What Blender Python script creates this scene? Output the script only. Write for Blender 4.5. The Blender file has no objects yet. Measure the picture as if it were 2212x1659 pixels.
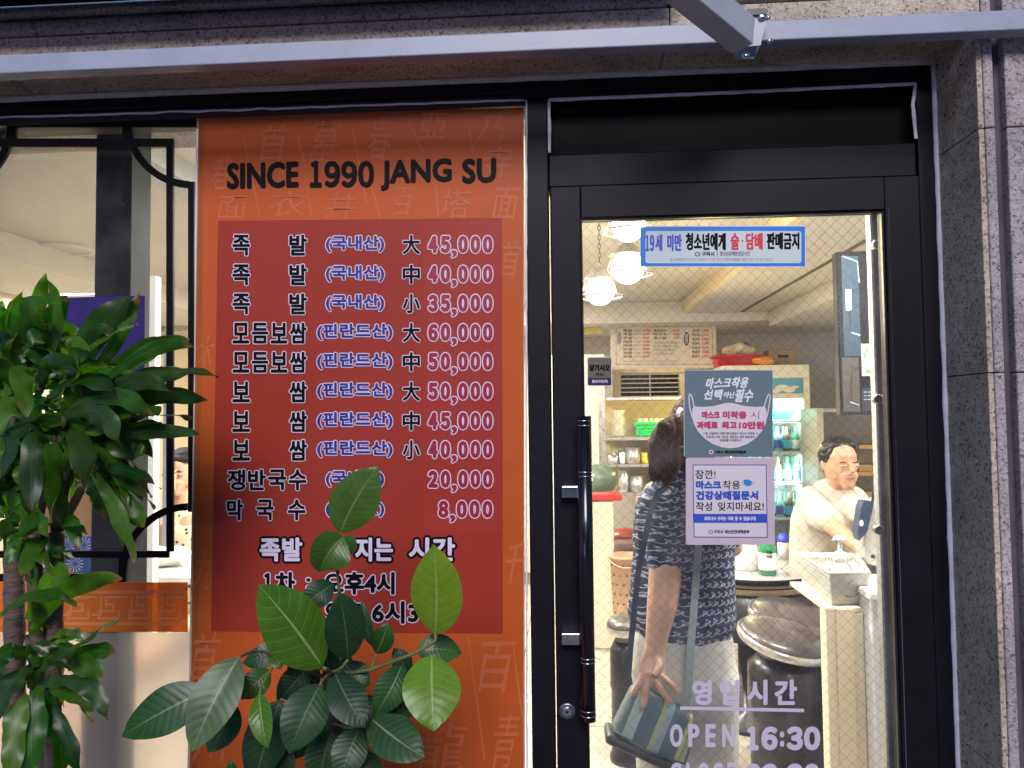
import bpy, bmesh, math, random
from mathutils import Vector, Matrix, noise
random.seed(7)
sc = bpy.context.scene
COL = sc.collection
R = math.radians

# ------------------------------------------------------------------ camera, sky, sun, exposure
FPX = 1600.0                      # focal length in pixels of a 2212 px wide picture
CAM = Vector((0.0, -1.8, 1.5))
camd = bpy.data.cameras.new('camera')
cam = bpy.data.objects.new('camera', camd)
COL.objects.link(cam)
camd.sensor_width = 36.0
camd.lens = 36.0 * FPX / 2212.0
camd.clip_start = 0.02
camd.clip_end = 500
ROT = Matrix.Rotation(R(3.8), 3, 'Z') @ Matrix.Rotation(R(90 + 2.45), 3, 'X') @ Matrix.Rotation(R(-0.6), 3, 'Z')
cam.matrix_world = Matrix.Translation(CAM) @ ROT.to_4x4()
sc.camera = cam

world = bpy.data.worlds.new("World")
sc.world = world
world.use_nodes = True
wn = world.node_tree
sky = wn.nodes.new('ShaderNodeTexSky')
sky.sky_type = 'NISHITA'
sky.sun_disc = False
sky.sun_elevation = R(6)
sky.sun_rotation = R(205)
sky.ozone_density = 4.0
wn.links.new(sky.outputs[0], wn.nodes['Background'].inputs[0])
wn.nodes['Background'].inputs[1].default_value = 0.14

sund = bpy.data.lights.new('sun', 'SUN')
sund.energy = 1.5
sund.angle = R(26)
sund.color = (1.0, 0.91, 0.93)
sun = bpy.data.objects.new('sun', sund)
COL.objects.link(sun)
sun.rotation_euler = (R(57), 0, R(3))

sc.view_settings.view_transform = 'Standard'
sc.view_settings.look = 'None'
sc.view_settings.exposure = 0.9
sc.view_settings.gamma = 1.0
sc.view_settings.use_curve_mapping = False
sc.render.engine = 'CYCLES'
sc.cycles.use_denoising = True
sc.cycles.max_bounces = 10
sc.cycles.transparent_max_bounces = 24
sc.cycles.transmission_bounces = 8
sc.cycles.sample_clamp_indirect = 4.0
sc.cycles.caustics_reflective = False
sc.cycles.caustics_refractive = False

# ------------------------------------------------------------------ helpers
def P(px, py, Y=0.0):
    """world point on the vertical plane y=Y seen at (px,py) of the 2212x1659 picture"""
    d = ROT @ Vector(((px - 1106.0) / FPX, (829.5 - py) / FPX, -1.0))
    return CAM + d * ((Y - CAM.y) / d.y)
def K(Y): return (Y - CAM.y) / FPX * 1.0
def rect(x0, y0, x1, y1, Y=0.0):
    a, b, c, d = P(x0, y0, Y), P(x1, y0, Y), P(x0, y1, Y), P(x1, y1, Y)
    return (a.x + c.x) / 2, (b.x + d.x) / 2, (c.z + d.z) / 2, (a.z + b.z) / 2   # x0,x1,z0,z1

def tag(o, label=None, cat=None, group=None, kind=None):
    if label: o['label'] = label
    if cat: o['category'] = cat
    if group: o['group'] = group
    if kind: o['kind'] = kind
    return o
def link(name, me, mat=None, parent=None):
    o = bpy.data.objects.new(name, me)
    COL.objects.link(o)
    if mat is not None and me is not None and len(me.materials) == 0:
        for m in (mat if isinstance(mat, (list, tuple)) else [mat]): me.materials.append(m)
    if parent is not None:
        o.parent = parent
        o.matrix_parent_inverse = Matrix.Translation(-origin(parent)) if parent.parent is None else Matrix.Identity(4)
    return o
ORG = {}
def origin(o):
    while o.parent is not None: o = o.parent
    return Vector(o.location)
def thing(name, loc, label, cat, group=None, kind=None):
    o = bpy.data.objects.new(name, None)
    COL.objects.link(o)
    o.location = loc
    o.empty_display_size = 0.05
    return tag(o, label, cat, group, kind)
def finish(bm, name, mat, parent=None, smooth=False):
    me = bpy.data.meshes.new(name)
    bmesh.ops.recalc_face_normals(bm, faces=bm.faces)
    bm.to_mesh(me); bm.free()
    if smooth:
        me.polygons.foreach_set('use_smooth', [True] * len(me.polygons))
    return link(name, me, mat, parent)
def bbox(bm, x0, x1, y0, y1, z0, z1, bev=0.0, seg=1, M=None):
    if x0 > x1: x0, x1 = x1, x0
    if y0 > y1: y0, y1 = y1, y0
    if z0 > z1: z0, z1 = z1, z0
    r = bmesh.ops.create_cube(bm, size=1.0)
    vs = r['verts']
    for v in vs:
        v.co = Vector(((x0 + x1) / 2 + v.co.x * (x1 - x0), (y0 + y1) / 2 + v.co.y * (y1 - y0), (z0 + z1) / 2 + v.co.z * (z1 - z0)))
    if bev > 0:
        es = list({e for v in vs for e in v.link_edges})
        g = bmesh.ops.bevel(bm, geom=es, offset=bev, segments=seg, affect='EDGES', profile=0.5)
        vs = list({v for f in g['faces'] for v in f.verts} | {v for v in vs if v.is_valid})
    if M is not None:
        for v in vs: v.co = M @ v.co
    return vs
def box(name, x0, x1, y0, y1, z0, z1, mat, parent=None, bev=0.002, seg=1):
    bm = bmesh.new()
    bbox(bm, x0, x1, y0, y1, z0, z1, bev, seg)
    return finish(bm, name, mat, parent)
def tube_bm(bm, pts, rads, n=12, cap=True):
    pts = [Vector(p) for p in pts]
    if not isinstance(rads, (list, tuple)): rads = [rads] * len(pts)
    rings = []
    t0 = (pts[1] - pts[0]).normalized()
    up = Vector((0, 0, 1)) if abs(t0.z) < 0.9 else Vector((1, 0, 0))
    s = t0.cross(up).normalized()
    for i, p in enumerate(pts):
        if i == 0: t = pts[1] - pts[0]
        elif i == len(pts) - 1: t = pts[-1] - pts[-2]
        else: t = pts[i + 1] - pts[i - 1]
        t.normalize()
        s = (s - t * s.dot(t)).normalized()
        u = t.cross(s)
        rr = rads[i]
        ra, rb = rr if isinstance(rr, (list, tuple)) else (rr, rr)
        rings.append([bm.verts.new(p + s * (ra * math.cos(a)) + u * (rb * math.sin(a))) for a in [2 * math.pi * k / n for k in range(n)]])
    for a, b in zip(rings, rings[1:]):
        for k in range(n):
            bm.faces.new((a[k], a[(k + 1) % n], b[(k + 1) % n], b[k]))
    if cap:
        bm.faces.new(rings[0][::-1]); bm.faces.new(rings[-1])
def tube(name, pts, rads, mat, parent=None, n=12):
    bm = bmesh.new()
    tube_bm(bm, pts, rads, n)
    return finish(bm, name, mat, parent, smooth=True)
def lathe_bm(bm, c, prof, n=32, cap_top=True, cap_bot=True, axis='Z', sx=1.0, sy=1.0):
    rings = []
    for (r, h) in prof:
        ring = []
        for k in range(n):
            a = 2 * math.pi * k / n
            if axis == 'Z': v = Vector((r * sx * math.cos(a), r * sy * math.sin(a), h))
            elif axis == 'Y': v = Vector((r * sx * math.cos(a), h, r * sy * math.sin(a)))
            else: v = Vector((h, r * math.cos(a), r * math.sin(a)))
            ring.append(bm.verts.new(Vector(c) + v))
        rings.append(ring)
    for a, b in zip(rings, rings[1:]):
        for k in range(n): bm.faces.new((a[k], a[(k + 1) % n], b[(k + 1) % n], b[k]))
    if cap_bot: bm.faces.new(rings[0][::-1])
    if cap_top: bm.faces.new(rings[-1])
def lathe(name, c, prof, mat, parent=None, n=32, axis='Z', cap_top=True, cap_bot=True, smooth=True, sx=1.0, sy=1.0):
    bm = bmesh.new()
    lathe_bm(bm, c, prof, n, cap_top, cap_bot, axis, sx, sy)
    o = finish(bm, name, mat, parent)
    if smooth:
        me = o.data
        me.polygons.foreach_set('use_smooth', [len(p.vertices) <= 4 for p in me.polygons])
    return o
def poly_px(name, pts, Y, depth, mat, parent=None):
    """a flat sheet of real thickness, outline given in picture pixels on the plane y=Y; depth goes towards +y"""
    bm = bmesh.new()
    f = [bm.verts.new(P(x, y, Y)) for x, y in pts]
    f2 = [bm.verts.new(v.co + Vector((0, depth, 0))) for v in f]
    bm.faces.new(f); bm.faces.new(f2[::-1])
    n = len(f)
    for i in range(n): bm.faces.new((f[i], f2[i], f2[(i + 1) % n], f[(i + 1) % n]))
    return finish(bm, name, mat, parent)
def rrect(x0, y0, x1, y1, r, n=5):
    pts = []
    for cx, cy, a0 in ((x1 - r, y0 + r, -90), (x1 - r, y1 - r, 0), (x0 + r, y1 - r, 90), (x0 + r, y0 + r, 180)):
        for k in range(n + 1):
            a = R(a0 + 90 * k / n)
            pts.append((cx + r * math.cos(a), cy + r * math.sin(a)))
    return pts

# ------------------------------------------------------------------ materials
def nodes(m): return m.node_tree.nodes, m.node_tree.links
def mat(name, col, rough=0.5, metal=0.0, var=0.0, vscale=8.0, bump=0.0, bscale=40.0, coat=0.0, emis=None, estr=0.0, spec=0.5, stretch=None):
    m = bpy.data.materials.new(name); m.use_nodes = True
    N, L = nodes(m); b = N['Principled BSDF']
    b.inputs['Base Color'].default_value = (*col, 1)
    b.inputs['Roughness'].default_value = rough
    b.inputs['Metallic'].default_value = metal
    b.inputs['Specular IOR Level'].default_value = spec
    b.inputs['Coat Weight'].default_value = coat
    if emis:
        b.inputs['Emission Color'].default_value = (*emis, 1)
        b.inputs['Emission Strength'].default_value = estr
    if var > 0 or bump > 0:
        tc = N.new('ShaderNodeTexCoord'); mp = N.new('ShaderNodeMapping')
        L.new(tc.outputs['Object'], mp.inputs[0])
        if stretch: mp.inputs['Scale'].default_value = stretch
    if var > 0:
        nz = N.new('ShaderNodeTexNoise'); nz.inputs['Scale'].default_value = vscale; nz.inputs['Detail'].default_value = 6
        nz.inputs['Roughness'].default_value = 0.65
        L.new(mp.outputs[0], nz.inputs['Vector'])
        cr = N.new('ShaderNodeValToRGB')
        cr.color_ramp.elements[0].position = 0.3; cr.color_ramp.elements[1].position = 0.7
        cr.color_ramp.elements[0].color = (*[c * (1 - var) for c in col], 1)
        cr.color_ramp.elements[1].color = (*[min(1, c * (1 + var)) for c in col], 1)
        L.new(nz.outputs[0], cr.inputs[0]); L.new(cr.outputs[0], b.inputs['Base Color'])
        mr = N.new('ShaderNodeMapRange'); mr.inputs[3].default_value = max(0.02, rough - 0.12); mr.inputs[4].default_value = min(1, rough + 0.12)
        L.new(nz.outputs[0], mr.inputs[0]); L.new(mr.outputs[0], b.inputs['Roughness'])
    if bump > 0:
        n2 = N.new('ShaderNodeTexNoise'); n2.inputs['Scale'].default_value = bscale; n2.inputs['Detail'].default_value = 5
        L.new(mp.outputs[0], n2.inputs['Vector'])
        bp = N.new('ShaderNodeBump'); bp.inputs['Strength'].default_value = 1.0; bp.inputs['Distance'].default_value = bump
        L.new(n2.outputs[0], bp.inputs['Height']); L.new(bp.outputs[0], b.inputs['Normal'])
    return m
def granite(name, cols, rough=0.75, scale=230.0, bump=0.0012):
    m = bpy.data.materials.new(name); m.use_nodes = True
    N, L = nodes(m); b = N['Principled BSDF']; b.inputs['Roughness'].default_value = rough
    tc = N.new('ShaderNodeTexCoord')
    v = N.new('ShaderNodeTexVoronoi'); v.inputs['Scale'].default_value = scale
    nz0 = N.new('ShaderNodeTexNoise'); nz0.inputs['Scale'].default_value = 60; nz0.inputs['Detail'].default_value = 6
    L.new(tc.outputs['Object'], nz0.inputs['Vector'])
    ad = N.new('ShaderNodeMixRGB'); ad.blend_type = 'ADD'; ad.inputs[0].default_value = 0.007
    L.new(tc.outputs['Object'], ad.inputs[1]); L.new(nz0.outputs['Color'], ad.inputs[2])
    L.new(ad.outputs[0], v.inputs['Vector'])
    cr = N.new('ShaderNodeValToRGB'); cr.color_ramp.interpolation = 'LINEAR'
    e = cr.color_ramp.elements
    e[0].position = 0.0; e[0].color = (*cols[0], 1); e[1].position = 1.0; e[1].color = (*cols[-1], 1)
    for p, c in zip((0.16, 0.3, 0.6), (cols[1], cols[2], cols[3])):
        x = e.new(p); x.color = (*c, 1)
    L.new(v.outputs['Color'], cr.inputs[0])
    nz = N.new('ShaderNodeTexNoise'); nz.inputs['Scale'].default_value = 5; nz.inputs['Detail'].default_value = 8; nz.inputs['Roughness'].default_value = 0.7
    L.new(tc.outputs['Object'], nz.inputs['Vector'])
    mr = N.new('ShaderNodeMapRange'); mr.inputs[1].default_value = 0.3; mr.inputs[2].default_value = 0.7; mr.inputs[3].default_value = 0.66; mr.inputs[4].default_value = 1.3
    L.new(nz.outputs[0], mr.inputs[0])
    mu = N.new('ShaderNodeMixRGB'); mu.blend_type = 'MULTIPLY'; mu.inputs[0].default_value = 1.0
    L.new(cr.outputs[0], mu.inputs[1]); L.new(mr.outputs[0], mu.inputs[2]); L.new(mu.outputs[0], b.inputs['Base Color'])
    bp = N.new('ShaderNodeBump'); bp.inputs['Distance'].default_value = bump
    L.new(v.outputs['Distance'], bp.inputs['Height']); L.new(bp.outputs[0], b.inputs['Normal'])
    return m
def glass_mat(name, tint=(0.96, 0.98, 0.97), gloss=(1, 1, 1), dirt=0.0):
    m = bpy.data.materials.new(name); m.use_nodes = True
    N, L = nodes(m); N.remove(N['Principled BSDF']); out = N['Material Output']
    t = N.new('ShaderNodeBsdfTransparent'); t.inputs[0].default_value = (*tint, 1)
    g = N.new('ShaderNodeBsdfGlossy'); g.inputs['Roughness'].default_value = 0.02; g.inputs[0].default_value = (*gloss, 1)
    fr = N.new('ShaderNodeFresnel'); fr.inputs[0].default_value = 1.5
    mx = N.new('ShaderNodeMixShader')
    L.new(fr.outputs[0], mx.inputs[0]); L.new(t.outputs[0], mx.inputs[1]); L.new(g.outputs[0], mx.inputs[2])
    last = mx
    if dirt > 0:
        d = N.new('ShaderNodeBsdfDiffuse'); d.inputs[0].default_value = (0.7, 0.7, 0.72, 1)
        tc = N.new('ShaderNodeTexCoord'); nz = N.new('ShaderNodeTexNoise'); nz.inputs['Scale'].default_value = 9; nz.inputs['Detail'].default_value = 9
        L.new(tc.outputs['Object'], nz.inputs['Vector'])
        sp = N.new('ShaderNodeTexNoise'); sp.inputs['Scale'].default_value = 260; sp.inputs['Detail'].default_value = 2
        L.new(tc.outputs['Object'], sp.inputs['Vector'])
        m1 = N.new('ShaderNodeMapRange'); m1.inputs[1].default_value = 0.45; m1.inputs[2].default_value = 0.75; m1.inputs[3].default_value = dirt * 0.4; m1.inputs[4].default_value = dirt * 2.6
        m2 = N.new('ShaderNodeMapRange'); m2.inputs[1].default_value = 0.72; m2.inputs[2].default_value = 0.76; m2.inputs[3].default_value = 0; m2.inputs[4].default_value = 0.35
        L.new(nz.outputs[0], m1.inputs[0]); L.new(sp.outputs[0], m2.inputs[0])
        a = N.new('ShaderNodeMath'); a.operation = 'ADD'; L.new(m1.outputs[0], a.inputs[0]); L.new(m2.outputs[0], a.inputs[1])
        mx2 = N.new('ShaderNodeMixShader'); L.new(a.outputs[0], mx2.inputs[0]); L.new(mx.outputs[0], mx2.inputs[1]); L.new(d.outputs[0], mx2.inputs[2])
        last = mx2
    L.new(last.outputs[0], out.inputs['Surface'])
    return m
def emit_mat(name, col, s):
    m = bpy.data.materials.new(name); m.use_nodes = True
    N, L = nodes(m); N.remove(N['Principled BSDF'])
    e = N.new('ShaderNodeEmission'); e.inputs[0].default_value = (*col, 1); e.inputs[1].default_value = s
    L.new(e.outputs[0], N['Material Output'].inputs['Surface'])
    return m
def leaf_mat(name, col, col2, vein, rough=0.32, trans=0.25, nveins=9.0, edge=None, vw=0.1, slope=0.55, blotch=0.0):
    m = bpy.data.materials.new(name); m.use_nodes = True
    N, L = nodes(m); b = N['Principled BSDF']; out = N['Material Output']
    b.inputs['Roughness'].default_value = rough
    b.inputs['Coat Weight'].default_value = 0.06; b.inputs['Coat Roughness'].default_value = 0.25
    uv = N.new('ShaderNodeUVMap'); uv.uv_map = 'UVMap'
    sx = N.new('ShaderNodeSeparateXYZ'); L.new(uv.outputs[0], sx.inputs[0])
    def M(op, a=None, b_=None, c=None):
        n = N.new('ShaderNodeMath'); n.operation = op
        for i, v in enumerate((a, b_, c)):
            if v is None: continue
            if isinstance(v, (int, float)): n.inputs[i].default_value = v
            else: L.new(v, n.inputs[i])
        return n.outputs[0]
    cen = M('MULTIPLY', M('SUBTRACT', sx.outputs[1], 0.5), 2.0)
    av = M('ABSOLUTE', cen)
    q = M('FRACT', M('MULTIPLY', M('SUBTRACT', sx.outputs[0], M('MULTIPLY', M('POWER', av, 1.15), slope * 0.3)), nveins))
    side = M('LESS_THAN', M('ABSOLUTE', M('SUBTRACT', q, 0.5)), vw * 0.5)
    mid = M('LESS_THAN', av, M('MULTIPLY', M('SUBTRACT', 1.15, sx.outputs[0]), 0.055))
    tc = N.new('ShaderNodeTexCoord'); nz = N.new('ShaderNodeTexNoise'); nz.inputs['Scale'].default_value = 22; nz.inputs['Detail'].default_value = 5
    L.new(tc.outputs['Object'], nz.inputs['Vector'])
    oi = N.new('ShaderNodeObjectInfo')
    cr = N.new('ShaderNodeValToRGB'); cr.color_ramp.elements[0].position = 0.35; cr.color_ramp.elements[1].position = 0.68
    cr.color_ramp.elements[0].color = (*col, 1); cr.color_ramp.elements[1].color = (*col2, 1)
    L.new(nz.outputs[0], cr.inputs[0])
    hv = N.new('ShaderNodeHueSaturation'); L.new(cr.outputs[0], hv.inputs['Color'])
    L.new(M('ADD', M('MULTIPLY', oi.outputs['Random'], 0.75), 0.65), hv.inputs['Value'])
    L.new(M('ADD', M('MULTIPLY', oi.outputs['Random'], -0.05), 0.515), hv.inputs['Hue'])
    last = hv.outputs[0]
    if edge:
        nz2 = N.new('ShaderNodeTexNoise'); nz2.inputs['Scale'].default_value = 35; nz2.inputs['Detail'].default_value = 4
        L.new(tc.outputs['Object'], nz2.inputs['Vector'])
        far = M('ADD', M('MAXIMUM', M('MULTIPLY', av, 0.86), sx.outputs[0]), M('MULTIPLY', M('SUBTRACT', nz2.outputs[0], 0.5), 0.5))
        mx = N.new('ShaderNodeMixRGB'); mx.inputs[2].default_value = (*edge, 1)
        mr = N.new('ShaderNodeMapRange'); mr.inputs[1].default_value = 0.9; mr.inputs[2].default_value = 1.04
        L.new(far, mr.inputs[0]); L.new(mr.outputs[0], mx.inputs[0]); L.new(last, mx.inputs[1]); last = mx.outputs[0]
    mv = N.new('ShaderNodeMixRGB'); mv.inputs[2].default_value = (*vein, 1)
    L.new(M('MULTIPLY', side, 0.2), mv.inputs[0]); L.new(last, mv.inputs[1])
    mv2 = N.new('ShaderNodeMixRGB'); mv2.inputs[2].default_value = (*vein, 1)
    L.new(M('MULTIPLY', mid, 0.85), mv2.inputs[0]); L.new(mv.outputs[0], mv2.inputs[1])
    L.new(mv2.outputs[0], b.inputs['Base Color'])
    bp = N.new('ShaderNodeBump'); bp.inputs['Distance'].default_value = 0.0005
    hh = M('ADD', M('MULTIPLY', M('ABSOLUTE', M('SUBTRACT', q, 0.5)), 1.2), M('MULTIPLY', nz.outputs[0], 0.5))
    L.new(hh, bp.inputs['Height']); L.new(bp.outputs[0], b.inputs['Normal'])
    tr = N.new('ShaderNodeBsdfTranslucent')
    tb = N.new('ShaderNodeMixRGB'); tb.blend_type = 'MULTIPLY'; tb.inputs[0].default_value = 0.0
    ga = N.new('ShaderNodeHueSaturation'); ga.inputs['Saturation'].default_value = 1.25; ga.inputs['Value'].default_value = 2.2
    L.new(mv2.outputs[0], ga.inputs['Color']); L.new(ga.outputs[0], tr.inputs[0])
    mx = N.new('ShaderNodeMixShader'); mx.inputs[0].default_value = trans
    L.new(b.outputs[0], mx.inputs[1]); L.new(tr.outputs[0], mx.inputs[2]); L.new(mx.outputs[0], out.inputs['Surface'])
    return m

M_frame = mat('black_aluminium', (0.006, 0.006, 0.010), 0.5, 0.0, var=0.4, vscale=6, spec=0.22)
M_panel = mat('transom_black', (0.004, 0.003, 0.004), 0.55, 0.0, var=0.3, vscale=4, spec=0.2)
M_caulk = mat('silicone_caulk', (0.74, 0.77, 0.82), 0.55, var=0.15, vscale=30, bump=0.002, bscale=30)
M_gran = granite('granite_rough', ((0.07, 0.06, 0.06), (0.20, 0.18, 0.18), (0.36, 0.32, 0.32), (0.45, 0.41, 0.41), (0.54, 0.49, 0.48)))
M_granw = granite('granite_buff', ((0.09, 0.07, 0.055), (0.26, 0.21, 0.16), (0.46, 0.39, 0.31), (0.58, 0.50, 0.40), (0.64, 0.56, 0.46)), scale=190)
M_grand = granite('granite_fascia', ((0.05, 0.045, 0.05), (0.12, 0.11, 0.12), (0.22, 0.20, 0.21), (0.30, 0.27, 0.28), (0.38, 0.34, 0.35)))
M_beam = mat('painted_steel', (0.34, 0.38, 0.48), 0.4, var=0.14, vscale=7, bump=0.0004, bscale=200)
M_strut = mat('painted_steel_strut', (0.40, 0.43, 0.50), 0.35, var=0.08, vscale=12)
M_chrome = mat('polished_steel', (0.7, 0.72, 0.76), 0.18, 1.0, var=0.1, vscale=30)
M_orange = mat('banner_orange', (0.55, 0.105, 0.020), 0.45, spec=0.25, var=0.10, vscale=2.2)
M_orange2 = mat('banner_orange_print', (0.60, 0.155, 0.060), 0.45, spec=0.25, var=0.1, vscale=9)
M_orange3 = mat('banner_orange_top', (0.40, 0.10, 0.022), 0.4, spec=0.25, var=0.12, vscale=9)
M_red = mat('banner_red', (0.36, 0.040, 0.022), 0.42, spec=0.25, var=0.06, vscale=2)
M_red2 = mat('banner_red_patch', (0.39, 0.043, 0.029), 0.4, spec=0.25, var=0.05, vscale=2)
M_white = mat('print_white', (0.76, 0.70, 0.86), 0.5)
M_black = mat('print_black', (0.004, 0.004, 0.005), 0.5, spec=0.12)
M_blue = mat('print_blue', (0.018, 0.018, 0.26), 0.45)
M_crim = mat('print_crimson', (0.36, 0.010, 0.03), 0.45)
M_glass = glass_mat('door_glass', dirt=0.028)
M_wglass = glass_mat('window_glass', dirt=0.012)
M_wire = mat('wire', (0.16, 0.12, 0.09), 0.4, 0.3)

def lighten(name, col, **k): return mat(name, col, **k)

# ------------------------------------------------------------------ text
TS = bpy.data.scenes.new('type_bench'); TL = TS.view_layers[0]
GL = {}
def glyph(ch):
    """outline and advance of one character of the built-in type"""
    if ch not in GL:
        got = []
        for body in (ch, ch + ch):
            cu = bpy.data.curves.new('lettering', 'FONT'); cu.body = body; cu.size = 1; cu.resolution_u = 3
            o = bpy.data.objects.new('lettering', cu); TS.collection.objects.link(o)
            TL.update()
            me = o.evaluated_get(TL.depsgraph).to_mesh()
            got.append(([(v.co.x, v.co.y) for v in me.vertices], [tuple(p.vertices) for p in me.polygons]))
            bpy.data.objects.remove(o); bpy.data.curves.remove(cu)
        adv = max(x for x, y in got[1][0]) - max(x for x, y in got[0][0])
        GL[ch] = (adv, got[0][0], got[0][1])
    return GL[ch]
TC = {}
def shape_of(s):
    if s not in TC:
        vs = []; fs = []; x = 0.0
        for ch in s:
            if ch == ' ': x += 0.42; continue
            adv, gv, gt = glyph(ch); b = len(vs)
            vs += [Vector((x + a, c_)) for a, c_ in gv]; fs += [tuple(b + k for k in t) for t in gt]
            x += adv + 0.02
        xs = [v.x for v in vs]; ys = [v.y for v in vs]
        TC[s] = (vs, fs, min(xs), max(xs), min(ys), max(ys))
    return TC[s]
def text(s, x0, y0, x1, y1, Y, m, parent, bold=0.0, dy=0.0, shear=0.0, name='lettering', jag=0.0, ring=12):
    """lettering fitted to the pixel box (x0,y0)-(x1,y1) on the plane y=Y; dy = how much lower/higher the right end is"""
    vs, fs, a, b, c, d = shape_of(s)
    V = []; F = []
    offs = [(0, 0)]
    if bold > 0:
        offs += [(bold * math.cos(2 * math.pi * k / ring), bold * math.sin(2 * math.pi * k / ring)) for k in range(ring)]
    for i, (ox, oy) in enumerate(offs):
        base = len(V)
        for v in vs:
            u = (v.x - a) / (b - a); w = (v.y - c) / (d - c)
            px = x0 + bold + u * (x1 - x0 - 2 * bold) + ox + shear * (w - 0.5) * (y1 - y0)
            py = y1 - bold - w * (y1 - y0 - 2 * bold) + oy + dy * u
            if jag:
                nn = noise.noise_vector(Vector((px * 0.12, py * 0.12, 3.1)))
                px += nn.x * jag; py += nn.y * jag
            q = P(px, py, Y)
            q.y -= i * (6e-5 if jag > 2 else 2.2e-5)
            V.append(q)
        F += [tuple(base + k for k in f) for f in fs]
    me = bpy.data.meshes.new(name); me.from_pydata([tuple(v) for v in V], [], F); me.update()
    o = link(name, me, m, parent)
    return o
FW = dict(zip('0123456789', '０１２３４５６７８９'))
def digits(s, x0, y0, x1, y1, Y, m, mo, parent, bold, out=0.0):
    """figures set one by one in a box; commas hang below the line, colons sit mid height"""
    wd = {',': 0.42, ':': 0.46, '1': 0.86}
    tot = sum(wd.get(c, 1.0) for c in s); u = (x1 - x0) / tot; x = x0; h = y1 - y0
    for c in s:
        w = wd.get(c, 1.0) * u
        bo = bold
        if c == ',': bx_ = (x - 0.10 * u, y1 - 0.27 * h, x + w + 0.10 * u, y1 + 0.24 * h); bo = bold * 0.45
        elif c == ':': bx_ = (x + 0.10 * u, y0 + 0.20 * h, x + w - 0.10 * u, y1 - 0.14 * h)
        elif c == '1': bx_ = (x + 0.04 * u, y0, x + w - 0.12 * u, y1)
        else: bx_ = (x + 0.02 * u, y0, x + w - 0.02 * u, y1)
        if mo: text2(FW.get(c, c), bx_, Y, m, mo, parent, bo, out)
        else: text(FW.get(c, c), *bx_, Y, m, parent, bold=bo)
        x += w
def text2(s, box4, Y, m, mo, parent, bold, out, **k):
    x0, y0, x1, y1 = box4
    text(s, x0, y0, x1, y1, Y, mo, parent, bold=out + bold, ring=16, name='lettering_outline', **k)
    text(s, x0 + out, y0 + out, x1 - out, y1 - out, Y - 0.0006, m, parent, bold=bold, **k)

# ------------------------------------------------------------------ THE SETTING
gx = 60
M_pave = mat('pavement', (0.16, 0.15, 0.15), 0.85, var=0.3, vscale=3, bump=0.002, bscale=90)
bm = bmesh.new(); bbox(bm, -gx, gx, -gx, -0.02, -0.2, 0.0)
tag(finish(bm, 'pavement', M_pave), 'grey pavement in front of the shop', 'pavement', kind='structure')

RX0, RX1, RY1, CZ = -3.4, 3.35, 5.35, 2.42
M_iwall = mat('interior_wall', (0.62, 0.60, 0.58), 0.8, var=0.05, vscale=3)
M_iwallw = mat('interior_wall_warm', (0.66, 0.55, 0.40), 0.8, var=0.08, vscale=3)
M_ceil = mat('ceiling_paint', (0.56, 0.54, 0.52), 0.85, var=0.04, vscale=2)
M_tile = mat('floor_tile', (0.36, 0.32, 0.27), 0.28, var=0.18, vscale=5)
M_grout = mat('floor_grout', (0.14, 0.12, 0.10), 0.9)
floor = tag(box('floor', RX0, RX1, 0.0, RY1, -0.2, 0.0, M_grout, bev=0), 'tiled restaurant floor behind the glass', 'floor', kind='structure')
tm = None
ts = 0.6
for i in range(11):
    for j in range(9):
        cx = RX0 + 0.15 + ts * (i + 0.5); cy = 0.04 + ts * (j + 0.5)
        if cx > RX1 - 0.3 or cy > RY1 - 0.3: continue
        if tm is None:
            bm = bmesh.new(); bbox(bm, -ts / 2 + 0.002, ts / 2 - 0.002, -ts / 2 + 0.002, ts / 2 - 0.002, 0.0, 0.006, 0.001)
            o = finish(bm, 'tile', M_tile, floor); tm = o.data
        else: o = link('tile', tm, None, floor)
        o.matrix_parent_inverse = Matrix.Identity(4); o.location = (cx, cy, 0.0)
tag(box('wall', RX0, RX1, RY1, RY1 + 0.1, 0, 3.0, M_iwall, bev=0), 'pale back wall of the restaurant', 'wall', kind='structure')
tag(box('wall', RX1, RX1 + 0.1, 0.0, RY1, 0, 3.0, M_iwall, bev=0), 'pale right wall of the restaurant', 'wall', kind='structure')
tag(box('wall', RX0 - 0.1, RX0, 0.0, RY1, 0, 3.0, M_iwallw, bev=0), 'warm left wall of the restaurant', 'wall', kind='structure')
ceil = tag(box('ceiling', RX0, RX1, 0.12, RY1, CZ, 3.0, M_ceil, bev=0), 'pale ceiling with dropped soffits seen through the door', 'ceiling', kind='structure')
# dropped soffits running away from the door, and one across the back
M_cream = mat('soffit_lit_face', (0.70, 0.60, 0.40), 0.8)  # yellow stands in for warm light on the soffit's side face
xa = P(1700, 470, 1.55).x
box('soffit', xa - 0.02, xa + 0.02, 0.6, 4.3, CZ - 0.10, CZ - 0.001, M_cream, ceil, bev=0)
box('soffit_drop', xa + 0.021, RX1 - 0.001, 0.6, 4.3, CZ - 0.10, CZ - 0.001, M_ceil, ceil, bev=0.001)
xb = P(1806, 585, 2.2).x
box('soffit_slot', xb - 0.012, xb + 0.012, 1.2, 4.25, CZ - 0.105, CZ - 0.1005, mat('slot_dark', (0.12, 0.10, 0.09), 0.8), ceil, bev=0)
box('soffit_drop', xb + 0.22, RX1 - 0.001, 1.4, 4.28, CZ - 0.22, CZ - 0.1015, M_ceil, ceil, bev=0.001)
box('soffit_drop', RX0 + 0.001, RX1 - 0.001, 4.3, RY1 - 0.001, CZ - 0.17, CZ - 0.002, M_iwall, ceil, bev=0.001)

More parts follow.
